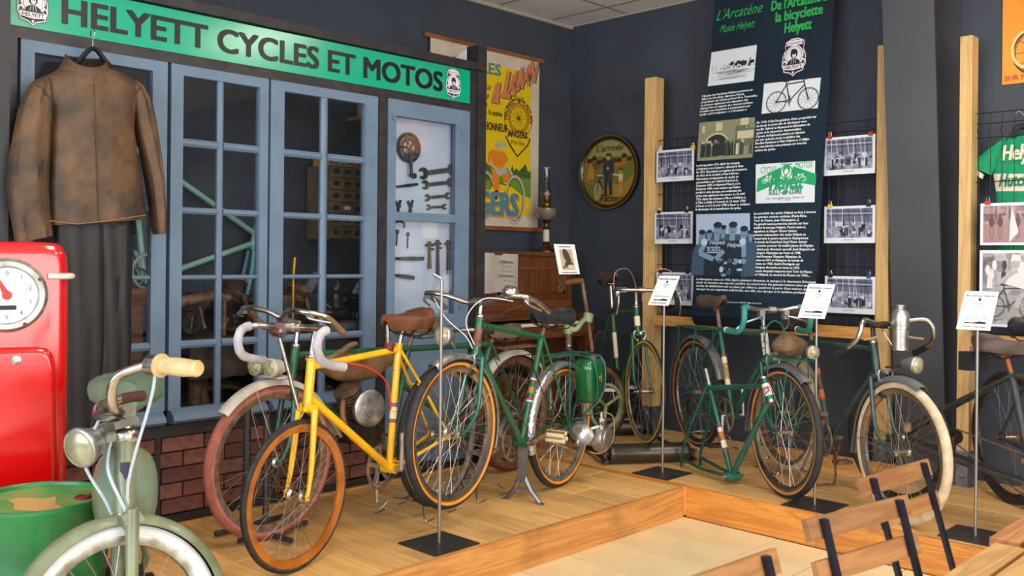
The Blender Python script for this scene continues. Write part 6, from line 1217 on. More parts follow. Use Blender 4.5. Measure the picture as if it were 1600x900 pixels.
# ------------------------------------------------------------------ laminated photographs clipped to the mesh
yPh = yMe - .045
def photo(px0, px1, py0, py1, lab, m, clips, cap=True, pbm=None, extra=None):
    A_ = ony(px0, py0, yPh); B_ = ony(px1, py1, yPh); x0, x1 = A_.x, B_.x; zt_, zb_ = A_.z, ony(px0, py1, yPh).z
    r = thing('laminated_photograph', ((x0 + x1) / 2, yPh, zb_), label=lab, cat='photograph')
    MB().bb((x0, yPh, zb_), (x1, yPh + .003, zt_)).build('laminate', mat('laminate_sheet', (214, 220, 230), .15, coat=.6), r)
    MB().bb((x0 + .016, yPh - .001, zb_ + (.034 if cap else .016)), (x1 - .016, yPh - .0002, zt_ - .016)).build('print', m, r)
    if extra: extra(flat_on((x0, yPh - .0014, zb_), (1, 0, 0), (0, 0, 1), (0, -1, 0)), x1 - x0, zt_ - zb_, r)
    for fx, c in clips:
        xx = x0 + (x1 - x0) * fx; k = MB(); k.box((xx, yPh, zt_ + .002), (.026, .016, .022)); cl = k.build('binder_clip', mat('clip_' + c, dict(red=(180, 26, 34), yellow=(222, 176, 20), black=(30, 30, 32), blue=(30, 60, 160), white=(200, 200, 204))[c], .35), r)
        MB().tube([(xx - .008, yPh, zt_ + .013), (xx - .006, yPh - .004, zt_ + .034), (xx + .006, yPh - .004, zt_ + .034), (xx + .008, yPh, zt_ + .013)], .0015, 4).build('clip_handle', M_chrome, cl)
def ppics(seed):
    """machines, belts and people of an old workshop photograph"""
    def fn(Q, w, h, r):
        q = Q(); rnd = random.Random(seed); D0, D1, D2 = 0, 1, 2
        q.poly([(w * .06, h * .62), (w * .94, h * .55), (w * .94, h * .93), (w * .06, h * .93)], 1, 1)
        for k in range(7): x = w * (.1 + .12 * k + .03 * rnd.random()); q.line([(x, h * .93), (x + w * .04, h * .5)], w * .012, rnd.choice([0, 2]), 2)
        for k in range(4): x = w * (.15 + .22 * k); q.line([(x, h * .93), (x, h * .2)], w * .014, rnd.choice([2, 0]), 3)
        for k in range(3): q.line([(w * .06, h * (.88 - .07 * k)), (w * .94, h * (.84 - .05 * k))], h * .014, 2 if k % 2 else 0, 3)
        for k in range(11):
            x = w * (.08 + .82 * rnd.random()); z_ = h * (.2 + .28 * rnd.random()); a_, b_ = w * (.03 + .06 * rnd.random()), h * (.05 + .12 * rnd.random())
            if rnd.random() < .5: q.rect(x, z_, min(x + a_, w * .94), z_ + b_, rnd.choice([0, 0, 2]), 4)
            else: q.oval(min(x, w * .9), z_ + b_ / 2, a_ * .5, b_ * .5, rnd.choice([0, 2, 1]), 4, 9)
        for k in range(4): x = w * (.15 + .7 * rnd.random()); q.rect(x, h * .2, x + w * .03, h * .42, 0, 5); q.oval(x + w * .015, h * .45, w * .016, h * .028, 2, 5, 8)
        q.text('Atelier Helyett', w * .5, h * .075, h * .05, 0, 3, align='CENTER', res=1)
        q.build('printed_detail', [mat('ph_dark', (34, 36, 52), .3), mat('ph_mid', (96, 100, 124), .3), mat('ph_light', (190, 196, 216), .3)], r)
    return fn
mp_ = [photomat('old_photo_%d' % i, (34, 36, 50), (170, 176, 200), 34, i, .5) for i in range(6)]
photo(1026, 1084, 236, 285, 'black and white workshop photograph, uppermost beside the left pine post', mp_[0], ((.97, 'yellow'), (.1, 'white')), extra=ppics(1))
photo(1023, 1082, 332, 381, 'black and white photograph of forges, middle one beside the left pine post', mp_[1], ((.12, 'black'), (.85, 'black')), extra=ppics(2))
photo(1026, 1083, 425, 475, 'black and white photograph of a machine hall, lowest beside the left pine post', mp_[2], ((.12, 'black'), (.85, 'black')), extra=ppics(3))
photo(1288, 1367, 216, 275, 'black and white workshop photograph, uppermost right of the banner', mp_[3], ((.12, 'red'), (.92, 'red')), extra=ppics(4))
photo(1288, 1367, 323, 380, 'black and white photograph of a crowded workshop, middle one right of the banner', mp_[4], ((.12, 'yellow'), (.88, 'black')), extra=ppics(5))
photo(1289, 1367, 431, 488, 'black and white photograph of workers, lowest right of the banner', mp_[5], ((.12, 'black'), (.88, 'blue')), extra=ppics(6))
def riders(Q, w, h, r):
    q = Q()
    q.rect(w * .06, h * .06, w * .94, h * .5, 1, 1)
    for x in (.22, .38, .7): q.oval(w * x, h * .55, w * .05, h * .12, 0, 2); q.oval(w * x, h * .7, w * .025, h * .045, 0, 3); q.ring(w * x, h * .3, w * .035, h * .16, w * .008, 0, 3)
    for x in (.3, .55, .85): q.line([(w * x, h * .93), (w * x, h * .6)], w * .02, 0, 2)
    q.poly([(w * .55, h * .06), (w * .72, h * .3), (w * .66, h * .6), (w * .6, h * .9), (w * .56, h * .5)], 2, 4)
    q.build('printed_detail', [mat('sep_dark', (86, 60, 62), .3), mat('sep_mid', (150, 118, 116), .3), mat('sep_glare', (206, 200, 206), .2)], r)
photo(1532, 1616, 318, 383, 'sepia photograph of racing cyclists below the green jersey', photomat('sepia_photo', (92, 64, 66), (176, 150, 150), 22, 9, .5), ((.14, 'red'),), False, extra=riders)
def racer(Q, w, h, r):
    q = Q()
    q.rect(w * .04, h * .1, w * .96, h * .42, 1, 1); rnd = random.Random(4)
    for k in range(14): x = w * (.06 + .86 * rnd.random()); q.oval(x, h * (.62 + .2 * rnd.random()), w * .04, h * .07, rnd.choice([0, 1, 2]), 1, 9)
    bike_print(q, w * .22, h * .27, w * .62, 0, 3, .016, spokes=14)
    q.poly([(w * .42, h * .56), (w * .62, h * .86), (w * .8, h * .84), (w * .92, h * .6), (w * .9, h * .48), (w * .72, h * .5)], 2, 5); q.oval(w * .58, h * .83, w * .075, h * .075, 3, 6); q.poly([(w * .5, h * .86), (w * .54, h * .95), (w * .66, h * .94), (w * .68, h * .86)], 2, 7); q.line([(w * .62, h * .74), (w * .42, h * .64), (w * .3, h * .55)], h * .045, 3, 7); q.line([(w * .84, h * .5), (w * .66, h * .4), (w * .6, h * .25)], h * .07, 3, 6)
    q.poly([(w * .12, h * .5), (w * .14, h * .72), (w * .2, h * .72), (w * .22, h * .5)], 2, 2)
    q.build('printed_detail', [mat('bw_dark', (46, 44, 48), .3), mat('bw_mid', (150, 148, 150), .3), mat('bw_light', (206, 204, 206), .3), mat('bw_skin', (164, 160, 160), .3)], r)
photo(1531, 1628, 391, 509, 'large black and white photograph of a cyclist at the right edge', photomat('bw_race_photo', (84, 82, 86), (176, 174, 178), 16, 12, .5), (), False, extra=racer)
# ------------------------------------------------------------------ green jersey hanging behind the mesh
yJ = yMe + .105; jj = lambda px, py, dy=0: ony(px, py, yJ + dy)
JE = thing('cycling_jersey', (jj(1600, 300).x, yJ, jj(1600, 392).z), label='green wool cycling jersey with cream band behind the wire mesh', cat='jersey')
M_jer = mat('green_wool_jersey', (0, 148, 100), .85, c2=(0, 132, 90), scale=30, bump=.2); M_jc = mat('cream_wool', (214, 208, 186), .85, bump=.2, scale=60)
def cl2(rows, d, m, nm):
    rg = []
    for py, a, b in rows:
        pa, pb = py if isinstance(py, tuple) else (py, py); A_, B_ = jj(a, pa), jj(b, pb); c_ = (A_ + B_) / 2; h_ = (B_ - A_) / 2
        rg.append([c_ + h_ * math.copysign(abs(math.cos(t)) ** .6, math.cos(t)) + V((0, -d * math.sin(t), 0)) for t in [2 * PI * i / 18 for i in range(18)]])
    return MB().rings(rg).build(nm, m, JE)
cl2([((212, 211), 1582, 1632), ((222, 216), 1568, 1650), ((240, 232), 1556, 1664), ((262, 250), 1554, 1664), (272, 1552, 1662)], .022, M_jer, 'chest'); cl2([(272, 1552, 1662), (299, 1556, 1658)], .0225, M_jc, 'cream_band'); cl2([(299, 1556, 1658), (340, 1557, 1657), (392, 1558, 1656)], .022, M_jer, 'lower_body')
cl2([((219, 214), 1566, 1574), ((232, 240), 1545, 1562), ((246, 262), 1528, 1556), ((262, 274), 1523, 1549)], .02, M_jer, 'sleeve'); cl2([((262, 273), 1523, 1538), ((272, 280), 1526, 1535)], .018, M_jc, 'cuff')
MB().tube(smooth_path([jj(1583, 214, -.024), jj(1590, 200, -.01), jj(1600, 197, 0), jj(1612, 200, -.01), jj(1630, 212, -.024)]), .018, 8).build('collar', mat('dark_collar', (26, 40, 42), .8), JE)
QJ = flat_on((0, yJ - .0265, 0), (1, 0, 0), (0, 0, 1), (0, -1, 0)); q = QJ(); a = jj(1567, 251); q.text('Helyett', a.x, a.z, .12, 0, 1, bold=.03, shear=.2, width=jj(1636, 248).x - a.x); q.build('cream_lettering', M_jc, JE)
q = QJ(); a = jj(1562, 292); q.text('Hutchinson', a.x, a.z, .10, 0, 1, bold=.02, shear=.3, width=jj(1648, 288).x - a.x); q.build('green_lettering', mat('jersey_green_print', (0, 120, 84), .8), JE)
MB().tube(smooth_path([jj(1603, 205), jj(1603, 192), jj(1600, 180), jj(1592, 174), jj(1586, 179)]), .0022, 5).build('hanger_hook', M_chrome, JE)
# ------------------------------------------------------------------ orange poster top right, generic picture
yO = YB - .004; A_ = ony(1566, 133, yO); xo0, xo1, zo0, zo1 = A_.x, A_.x + .62, A_.z, A_.z + .86
OP = MB().bb((xo0, yO - .003, zo0), (xo1, yO, zo1)).build('orange_poster', mat('poster_orange_ground', (232, 148, 34), .5, c2=(222, 132, 26), scale=2), label='orange cartoon-style bicycle poster in the top right corner', cat='poster')
QO = flat_on((xo0, yO - .0035, zo0), (1, 0, 0), (0, 0, 1), (0, -1, 0)); q = QO(); bike_print(q, .19, .17, .42, 0, 2, .02, spokes=10); q.text('SUR MA BICYCLETTE', .012, .02, .042, 1, 3, bold=.02, shear=.1); q.ring(.14, .19, .095, .115, .016, 2, 3); q.poly([(.05, .5), (.1, .54), (.3, .5), (.3, .46), (.1, .47)], 3, 2)
q.build('printed_picture', [mat('op_black', (44, 34, 28), .6), mat('op_red', (176, 50, 24), .5), mat('op_cream', (230, 190, 130), .5), mat('op_amber', (214, 116, 30), .5)], OP)
# ================================================================== PIANO CORNER
M_pia = wood('piano_walnut', (112, 66, 34), (84, 46, 24), 2, .35, 5, coat=.3); M_pia2 = wood('piano_walnut_y', (116, 68, 34), (88, 48, 24), 1, .35, 5, coat=.3)
PX0, PXF = XL + .05, -4.72; py0, py1 = 4.05, 5.48; pz = HP; ptop = 1.487
PN = thing('upright_piano', ((PX0 + PXF) / 2, (py0 + py1) / 2, pz), label='brown upright piano in the corner with an oil lamp on top', cat='piano')
def pb_(nm, a, b, m=M_pia, par=PN): return MB().bb(a, b).build(nm, m, par)
pb_('case', (PX0, py0, pz), (PXF, py1, ptop - .03)); pb_('top_lid', (PX0 - .005, py0 - .02, ptop - .028), (PXF + .03, py1 + .02, ptop), M_pia2)
zk = .975
for a, b in ((py0 + .06, 4.72), (4.78, py1 - .06)):
    up = pb_('upper_panel', (PXF, a, zk + .16), (PXF + .012, b, ptop - .06)); t_ = .022
    for y0_, y1_, z0_, z1_ in ((a + .04, b - .04, ptop - .13, ptop - .108), (a + .04, b - .04, zk + .2, zk + .222), (a + .04, a + .062, zk + .2, ptop - .108), (b - .062, b - .04, zk + .2, ptop - .108)): pb_('moulding', (PXF + .012, y0_, z0_), (PXF + .022, y1_, z1_), M_pia2, up)
pb_('key_slip', (PXF, py0 + .03, zk - .11), (-4.515, py1 - .01, zk - .02), M_pia2); pb_('fallboard', (PXF, py0 + .06, zk + .02), (PXF + .09, py1 - .1, zk + .16), M_pia2)
MB().prism([(0, 0), (.16, -.005), (.16, .012), (.02, .09), (0, .09)], (PXF + .02, py0 + .06, zk + .035), (1, 0, 0), (0, 0, 1), (0, py1 - py0 - .24, 0)).build('key_lid', M_pia2, PN)
wk = pb_('white_keys', (PXF + .02, py0 + .1, zk - .022), (-4.53, py1 - .12, zk), mat('ivory_keys', (226, 222, 206), .3))
bk = MB(); yy = py0 + .12
while yy < py1 - .14: bk.bb((PXF + .02, yy - .0006, zk), (-4.531, yy + .0006, zk + .0006)); yy += .0235
bk.build('key_gaps', M_black, wk, kind='stuff'); bk = MB(); i = 0; yy = py0 + .132
while yy < py1 - .15:
    if i % 7 not in (2, 6): bk.bb((PXF + .02, yy - .006, zk), (-4.59, yy + .006, zk + .011))
    yy += .0235; i += 1
bk.build('black_keys', M_bleath, wk, kind='stuff')
for y_ in (py0, py1 - .06):
    MB().rings([[V((x, q, z)) for x, z in ((PXF, zk - .13), (-4.52, zk - .13), (-4.50, zk - .06), (-4.505, zk + .03), (-4.54, zk + .055), (PXF, zk + .06))] for q in (y_ + .07, y_)]).build('cheek_block', M_pia2, PN)
    MB().rings([[V((-4.57 + dx * 1.0, y_ + .035 + dy, z)) for dx, dy in ((-k, -k), (k, -k), (k, k), (-k, k))] for z, k in ((pz, .045), (pz + .08, .045), (pz + .1, .03), (pz + .4, .036), (zk - .2, .03), (zk - .15, .04), (zk - .13, .042))]).build('leg', M_pia, PN)
pb_('lower_panel', (PXF, py0 + .08, pz + .1), (PXF + .012, py1 - .08, zk - .14))
# oil lamp
lx, ly, lz = -4.86, onx(853, 388, -4.86).y, ptop
OL = thing('oil_lamp', (lx, ly, lz), label='brass oil lamp with tall glass chimney on the piano', cat='lamp'); M_brs = mat('old_brass', (120, 92, 44), .35, metal=.9, c2=(84, 64, 34), scale=20)
MB().lathe([(.075, 0), (.075, .012), (.06, .022), (.035, .04), (.022, .06), (.028, .075), (.02, .085)], (lx, ly, lz), Z, 20).build('base', M_brs, OL)
MB().lathe([(.024, .083), (.027, .09), (.024, .17), (.027, .178)], (lx, ly, lz), Z, 16).build('onyx_column', mat('onyx', (208, 204, 190), .25), OL)
MB().lathe([(.03, .176), (.034, .185), (.02, .2), (.022, .23), (.04, .245), (.03, .25)], (lx, ly, lz), Z, 16).build('collar', M_brs, OL)
MB().lathe([(.03, .25), (.06, .27), (.078, .30), (.08, .335), (.06, .345), (.03, .348)], (lx, ly, lz), Z, 20).build('glass_font', mat('tinted_font_glass', (120, 112, 100), .1, coat=.8), OL)
MB().lathe([(.03, .348), (.038, .36), (.038, .38), (.028, .39), (.036, .41), (.036, .435)], (lx, ly, lz), Z, 16).build('burner', M_brs, OL)
MB().lathe([(.034, .43), (.038, .45), (.036, .48), (.025, .50), (.023, .66)], (lx, ly, lz), Z, 20, caps=False).build('chimney', glassmat('chimney_glass', (.9, .92, .94), 2.2, .04), OL)
# cloth cover with faded lines draped over the piano front
y0_, y1_ = onx(748, 420, -4.68).y, onx(809, 420, -4.68).y; z0_, z1_ = onx(790, 457, -4.68).z, onx(790, 395, -4.68).z
mb = MB(); vs = []; n = 14
for j in (0, 1):
    for i in range(n + 1): t = i / n; vs.append(V((-4.683 + .012 * math.sin(t * 9), y0_ + (y1_ - y0_) * t, (z1_ - .01 * t) if j else z0_ - .004 * math.sin(t * 8))))
mb.add(vs, [(i, i + 1, n + 2 + i, n + 1 + i) for i in range(n)]); mb.add([v + V((-.003, 0, 0)) for v in vs], [(n + 1 + i, n + 2 + i, i + 1, i) for i in range(n)])
ms = mb.build('paper_sheet', mat('aged_white_sheet', (196, 192, 184), .7, c2=(178, 172, 164), scale=4), label='white paper sheet hanging over the front of the piano', cat='paper')
q = flat_on((-4.669, 0, 0), (0, 1, 0), (0, 0, 1), (1, 0, 0))(); yc = onx(790, 420, -4.68).y
for k, (w_, t_) in enumerate(((.13, .012), (.10, .003), (.12, .003), (.15, .010), (.09, .003), (.11, .003), (.12, .005))): zz = z1_ - .06 - k * .033; q.line([(yc - w_ / 2, zz), (yc + w_ / 2, zz - .01)], t_, 0, 1)
q.build('faded_lines', mat('faded_ink', (120, 116, 112), .8), ms)
# framed card on the moped's grip
c = dep(886, 405, 5.92); Wd = V((0, 1, 0)); Ud = V((-.25, 0, .97)).normalized(); nn = Wd.cross(Ud)
mb = MB(); mb.prism([(-.1, -.098), (.1, -.098), (.1, .098), (-.1, .098)], c - nn * .002, Wd, Ud, nn * .002); kc = mb.build('picture_card', M_white, label='white card with sepia picture clipped above the wooden moped grip', cat='card')
q = flat_on(c, Wd, Ud, nn)(); q.rect(-.062, -.07, .062, .065, 0, 1); q.oval(0, .02, .03, .05, 1, 2, rot=.4); q.oval(-.005, .052, .012, .014, 1, 3); q.oval(.01, -.035, .04, .025, 1, 2); q.oval(.025, -.05, .035, .014, 2, 3); q.line([(-.05, -.06), (.04, .0)], .01, 1, 3)
q.rect(-.07, -.089, .07, -.084, 1, 1); q.rect(-.06, .078, .06, .083, 1, 1); q.build('printed_picture', [mat('card_sepia', (196, 176, 140), .6), mat('card_dark', (70, 64, 60), .6), mat('card_light', (206, 194, 176), .6)], kc)
gk = WM[Kb.name] @ V((.52, -.05, 1.13)); cb_ = c - Ud * .097
MB().tube([gk + V((0, 0, .018)), cb_ + V((-.012, -.03, -.0))], .003, 5).tube([gk + V((0, .02, .018)), cb_ + V((-.012, .03, 0))], .003, 5).build('card_prongs', M_dkm, kc)
# ================================================================== TOOL BOARD BEHIND THE DOOR
XT = XF - .06; M_tool = mat('blackened_tool_steel', (44, 42, 44), .4, metal=.6, c2=(66, 62, 60), scale=18); M_bd = mat('white_backboard', (206, 214, 226), .7, c2=(190, 200, 216), scale=3)
MB().bb((XT - .012, dy0 + .02, za[3] - .06), (XT, dy1 - .02, za[0] + .03)).build('tool_board', M_bd, label='white tool board behind the glazed blue door', cat='board')
def tp(px, py): p = onx(px, py, XT + .004); return V((XT + .004, p.y, p.z))
def tool(name, lab, cat, fn, m=M_tool, grp=None):
    mb = MB(); fn(mb); return mb.build(name, m, label=lab, cat=cat, group=grp)
def spanner(pa, pb, w, lab):
    a, b = tp(*pa), tp(*pb); d = (b - a); L_ = d.length; d.normalize(); n_ = V((1, 0, 0)).cross(d)
    def fn(mb):
        def jaw(c, s): 
            r = w; pts = [(r * math.cos(t), r * math.sin(t)) for t in [.5 + i * (2 * PI - 1.0) / 14 for i in range(15)]] + [(r * .45, -r * .38), (-r * .1, -r * .38), (-r * .1, r * .38), (r * .45, r * .38)]
            mb.prism(pts, c, d * s, n_, (.008, 0, 0))
        jaw(a, -1); jaw(b, 1); mb.prism([(-L_ / 2 + w * .5, -w * .42), (L_ / 2 - w * .5, -w * .42), (L_ / 2 - w * .5, w * .42), (-L_ / 2 + w * .5, w * .42)], (a + b) / 2, d, n_, (.007, 0, 0))
    tool('spanner', lab, 'spanner', fn, grp='open-ended spanners on the tool board')
spanner((661, 271), (706, 265), .036, 'largest black open-ended spanner, top of the row on the tool board'); spanner((664, 289), (703, 285), .028, 'second largest black spanner on the tool board'); spanner((667, 309), (699, 306), .022, 'third black spanner from the top on the tool board'); spanner((669, 324), (694, 323), .018, 'smallest black spanner, lowest of the row on the tool board')
def ringset(mb):
    c = tp(637, 231); ring = MB(); ring_gear(ring, (0, 0, 0), .086, 0, 42, .068, .006); 
    ring.tube([(0, 0, 0), (0, 0, 0.001)], .02, 8)
    for k in range(5): t = k * 2 * PI / 5; ring.tube([(.015 * math.cos(t), 0, .015 * math.sin(t)), (.072 * math.cos(t), 0, .072 * math.sin(t))], .007, 6)
    ring_gear(ring, (0, 0, 0), .055, .002, 30, .045, .005); ring.tube([(0, .012, 0), (-.01, .014, -.16)], [.011, .009], 8); ring.lathe([(.013, .006), (.013, .02)], (-.01, 0, -.16), YA, 12)
    ring.xf(Matrix.Translation(c + V((.012, 0, 0))) @ Matrix.Rotation(-PI / 2, 4, 'Z')); mb.v += ring.v; mb.f += ring.f; mb.m += ring.m; mb.sm += ring.sm
tool('chainring_with_crank', 'dark chainring with crank arm at the top of the tool board', 'chainring', ringset, M_dkm)
def adj(px, y0_, y1_, w, lab, m=M_tool):
    def fn(mb):
        a, b = tp(px, y0_), tp(px, y1_); up = (a - b).normalized(); s_ = V((1, 0, 0)).cross(up)
        mb.prism([(-w * 1.6, 0), (w * 1.6, 0), (w * 1.7, .012), (w * .5, .018), (w * .5, .03), (-w * .5, .03), (-w * .5, .018), (-w * 1.7, .012)], a - up * .03, s_, up, (.014, 0, 0)); mb.prism([(-w * 1.6, 0), (w * .3, 0), (w * .3, .014), (-w * 1.6, .014)], a - up * .055, s_, up, (.016, 0, 0)); mb.tube([a - up * .02 + V((.008, 0, 0)), a - up * .07 + V((.008, 0, 0)), b + V((.008, 0, 0))], [w * .6, w * .5, w * .75], 8)
    tool('adjustable_wrench', lab, 'wrench', fn, m)
adj(670, 377, 420, .017, 'short dark adjustable wrench, left of three on the tool board'); adj(683, 375, 433, .016, 'wooden-handled adjustable wrench in the middle of the tool board', mat('worn_handle_brown', (92, 58, 44), .5, c2=(56, 46, 44), scale=9)); adj(699, 375, 428, .015, 'twisted-handle adjustable wrench, rightmost on the tool board')
def bar(pa, pb, w, lab, name='file'):
    def fn(mb): mb.tube([tp(*pa) + V((.008, 0, 0)), tp(*pa).lerp(tp(*pb), .5) + V((.008, 0, 0)), tp(*pb) + V((.008, 0, 0))], [w * .6, w, w * .9], 6)
    tool(name, lab, 'tool', fn)
bar((618, 292), (651, 288), .010, 'dark flat file upper left on the tool board'); bar((616, 404), (660, 404), .014, 'long black rasp across the lower tool board', 'rasp'); bar((617, 430), (645, 434), .014, 'short black chisel at the lower left of the tool board', 'chisel')
def pliers(px, lab):
    def fn(mb): mb.tube([tp(px - 4, 314), tp(px, 324), tp(px + 1, 336)], .009, 6); mb.tube([tp(px + 4, 313), tp(px, 324), tp(px - 1, 336)], .009, 6); mb.lathe([(.013, 0), (.013, .012)], tp(px, 322), (1, 0, 0), 10)
    tool('pliers', lab, 'pliers', fn)
pliers(622, 'black pliers at the left edge of the tool board'); pliers(641, 'black pliers right of the other pair on the tool board')
def hook_tool(mb): mb.tube(smooth_path([tp(618, 347), tp(626, 346), tp(632, 350), tp(631, 356)]), .007, 6)
tool('hook_tool', 'small dark hooked tool in the lower door pane', 'tool', hook_tool)
def key(px, py, s, lab):
    def fn(mb): mb.revolve([(s * .5, 0), (s, 0), (s, .006), (s * .5, .006)], tp(px, py), (1, 0, 0), 12); mb.tube([tp(px, py + 3) + V((.004, 0, 0)), tp(px - 1, py + 22) + V((.004, 0, 0))], .004, 6)
    tool('spoke_key', lab, 'tool', fn)
key(620, 362, .014, 'thin ring-headed key hanging lower left on the tool board'); key(637, 366, .012, 'small bent ring-headed key lower on the tool board')
def nut(mb): mb.revolve([(.008, 0), (.017, 0), (.017, .012), (.008, .012)], tp(646, 275), (1, 0, 0), 8)
tool('cog', 'small cog under the chainring on the tool board', 'cog', nut)
MB().bb((XT + .001, tp(661, 360).y, tp(661, 372).z), (XT + .002, tp(685, 360).y, tp(661, 345).z)).build('paper_note', M_white, label='white paper note on the tool board behind the lower pane', cat='paper')
# ================================================================== WORKSHOP BEHIND THE WINDOWS
XW = XL + .03
def wp(px, py, x=XW): return onx(px, py, x)
# mint frame on the wall
M_mint = mat('mint_enamel', (150, 196, 184), .35, coat=.4, c2=(134, 182, 172), scale=10)
MF = thing('frameset', wp(330, 400), label='mint green racing frame hung on the workshop wall behind the window', cat='bicycle frame')
mb = MB(); f_ = lambda px, py: wp(px, py, XW + .05)
for a, b, r_ in (((205, 228), (398, 365), .0165), ((226, 440), (395, 380), .0175), ((402, 352), (394, 388), .021), ((205, 228), (226, 440), .016)): mb.tube([f_(*a), f_(*b)], r_, 10)
for s in (-1, 1): mb.tube([f_(205, 232) + V((s * .012, 0, 0)), f_(186, 350) + V((s * .05, 0, 0))], .009, 8); mb.tube([f_(226, 440) + V((s * .012, 0, 0)), f_(205, 392) + V((s * .05, 0, 0))], .01, 8)
mb.build('frame', M_mint, MF)
mb = MB(); mb.tube([f_(394, 388) - V((.02, 0, 0)), f_(394, 388) + V((.02, 0, 0))], .02, 8)
for s in (-1, 1): mb.tube(smooth_path([f_(393, 390) + V((s * .03, 0, 0)), f_(386, 430) + V((s * .045, 0, 0)), f_(376, 474) + V((s * .05, 0, 0))]), [.014] * 5 + [.012] * 2 + [.010] * 2, 8)
mb.build('fork', mat('aqua_enamel', (96, 178, 196), .35, coat=.4), MF)
mb = MB(); g0 = MB(); ring_gear(g0, (0, 0, 0), .10, 0, 46, .086, .004)
for k in range(5): t = k * 2 * PI / 5 + .3; g0.tube([(0, 0, 0), (.09 * math.cos(t), 0, .09 * math.sin(t))], .007, 6)
g0.xf(Matrix.Translation(f_(226, 424) + V((.06, 0, 0))) @ Matrix.Rotation(-PI / 2, 4, 'Z')); g0.build('chainring', M_chrome, MF)
# drawer cabinet with a box on top
M_cab = mat('drab_drawer_steel', (128, 108, 82), .5, c2=(104, 88, 66), scale=12)
ca, cb2 = wp(514, 260, XW + .24), wp(571, 268, XW + .24); zc1 = wp(540, 260, XW + .24).z; zc0 = wp(540, 374, XW + .24).z
CB = thing('drawer_cabinet', ((XW + .12), (ca.y + cb2.y) / 2, zc0), label='brown steel cabinet of small drawers on the workshop wall', cat='cabinet')
MB().bb((XW, ca.y, zc0), (XW + .225, cb2.y, zc1)).build('case', M_cab, CB)
nd = 6; dh = (zc1 - zc0) / nd
for k in range(nd):
    z0_ = zc0 + dh * k + .006; d_ = MB().bb((XW + .225, ca.y + .012, z0_), (XW + .24, cb2.y - .012, z0_ + dh - .012)).build('drawer', M_cab, CB); yw = cb2.y - ca.y
    for fy in (.2, .8): MB().ell((XW + .242, ca.y + yw * fy, z0_ + dh * .5), (.008, .026, .018), nu=10, nv=6).build('pull', M_dkm, d_)
    MB().bb((XW + .24, ca.y + yw * .42, z0_ + dh * .35), (XW + .246, ca.y + yw * .58, z0_ + dh * .65)).build('label_holder', M_white if k == 2 else M_dkm, d_)
EB = MB().bb((XW + .06, ca.y + .005, zc1 + .001), (XW + .235, ca.y + .175, zc1 + .05)).build('spark_plug_box', mat('box_yellow', (206, 160, 40), .5), label='yellow and blue box reading EYQUEM on the drawer cabinet', cat='box')
MB().bb((XW + .2352, ca.y + .012, zc1 + .008), (XW + .2358, ca.y + .168, zc1 + .044)).build('blue_panel', mat('box_blue', (30, 70, 130), .5), EB)
t = MB(); text_into(t, 'EYQUEM', (XW + .2362, ca.y + .03, zc1 + .017), (0, 1, 0), (0, 0, 1), .026, bold=.03, width=.12); t.build('lettering', M_white, EB)
BX2 = MB().bb((XW + .06, ca.y + .21, zc1 + .001), (XW + .2, cb2.y - .02, zc1 + .05)).build('small_box', mat('worn_yellow_card', (170, 130, 60), .7), label='small worn yellow box right of the EYQUEM box', cat='box')
shy = wp(560, 183, XW + .1); WS = MB().bb((XW, shy.y - .02, shy.z - .02), (XW + .18, shy.y + .3, shy.z)).build('wall_shelf', mat('shelf_pine', (170, 120, 60), .6), label='short wooden wall shelf high inside the right window', cat='shelf')
MB().lathe([(.045, 0), (.05, .01), (.05, .11), (.035, .13), (.035, .15)], (XW + .1, shy.y + .05, shy.z + .001), Z, 16).build('jar', mat('cream_jar', (170, 150, 120), .5), label='cream jar standing on the high wall shelf', cat='jar')
A_ = [onx(px, py, XF - .22) for px, py in ((686, 108), (734, 74), (734, 118))]; MB().add(A_ + [p - V((.008, 0, 0)) for p in A_], [(0, 1, 2), (5, 4, 3), (0, 3, 4, 1), (1, 4, 5, 2), (2, 5, 3, 0)], 0, False).build('foam_board', M_white, label='white foam board offcut tucked behind the top of the sign', cat='board')
# wooden sideboard, workbench and machines
M_sb = wood('sideboard_wood', (150, 96, 50), (122, 72, 36), 1, .45, 5)
sa, sb_ = wp(150, 500).y, wp(268, 500, XF - .3).y - .04; st_ = wp(215, 452, XW + .3).z
SB = thing('sideboard', (XW + .15, (sa + sb_) / 2, HP), label='brown wooden sideboard inside the workshop behind the trousers', cat='sideboard')
MB().bb((XW, sa, HP), (XW + .3, sb_, st_ - .09)).build('body', M_sb, SB); MB().rings([[V((XW + a, q, b)) for a, b in ((0, st_), (.33, st_), (.345, st_ - .02), (.33, st_ - .05), (.305, st_ - .088), (0, st_ - .088))] for q in (sb_ + .02, sa - .02)], smooth=False).build('cornice', M_sb, SB)
MB().bb((XW + .3, sa + .03, st_ - .42), (XW + .315, sb_ - .03, st_ - .40)).build('shelf_edge', M_sb, SB)
bt_ = wp(320, 527, XF - .15).z; ba, bb2_ = wp(268, 500, XF - .3).y, wp(585, 540, XF - .3).y
WB = thing('workbench', (XL + .4, (ba + bb2_) / 2, HP), label='dark oily workbench inside the workshop windows', cat='workbench'); M_bench = mat('oily_bench', (58, 46, 36), .6, c2=(36, 30, 26), scale=9, bump=.4)
MB().bb((XL + .06, ba, bt_ - .08), (XF - .1, bb2_, bt_)).build('bench_top', M_bench, WB)
for yy in (ba + .08, (ba + bb2_) / 2, bb2_ - .08):
    for xx in (XL + .12, XF - .18): MB().bb((xx - .035, yy - .035, HP), (xx + .035, yy + .035, bt_ - .08)).build('leg', M_bench, WB)
MB().bb((XF - .13, ba, bt_ - .2), (XF - .1, bb2_, bt_ - .08)).build('apron', M_bench, WB)
def onb(px, x=XF - .32): p = wp(px, 500, x); return V((x, p.y, bt_))
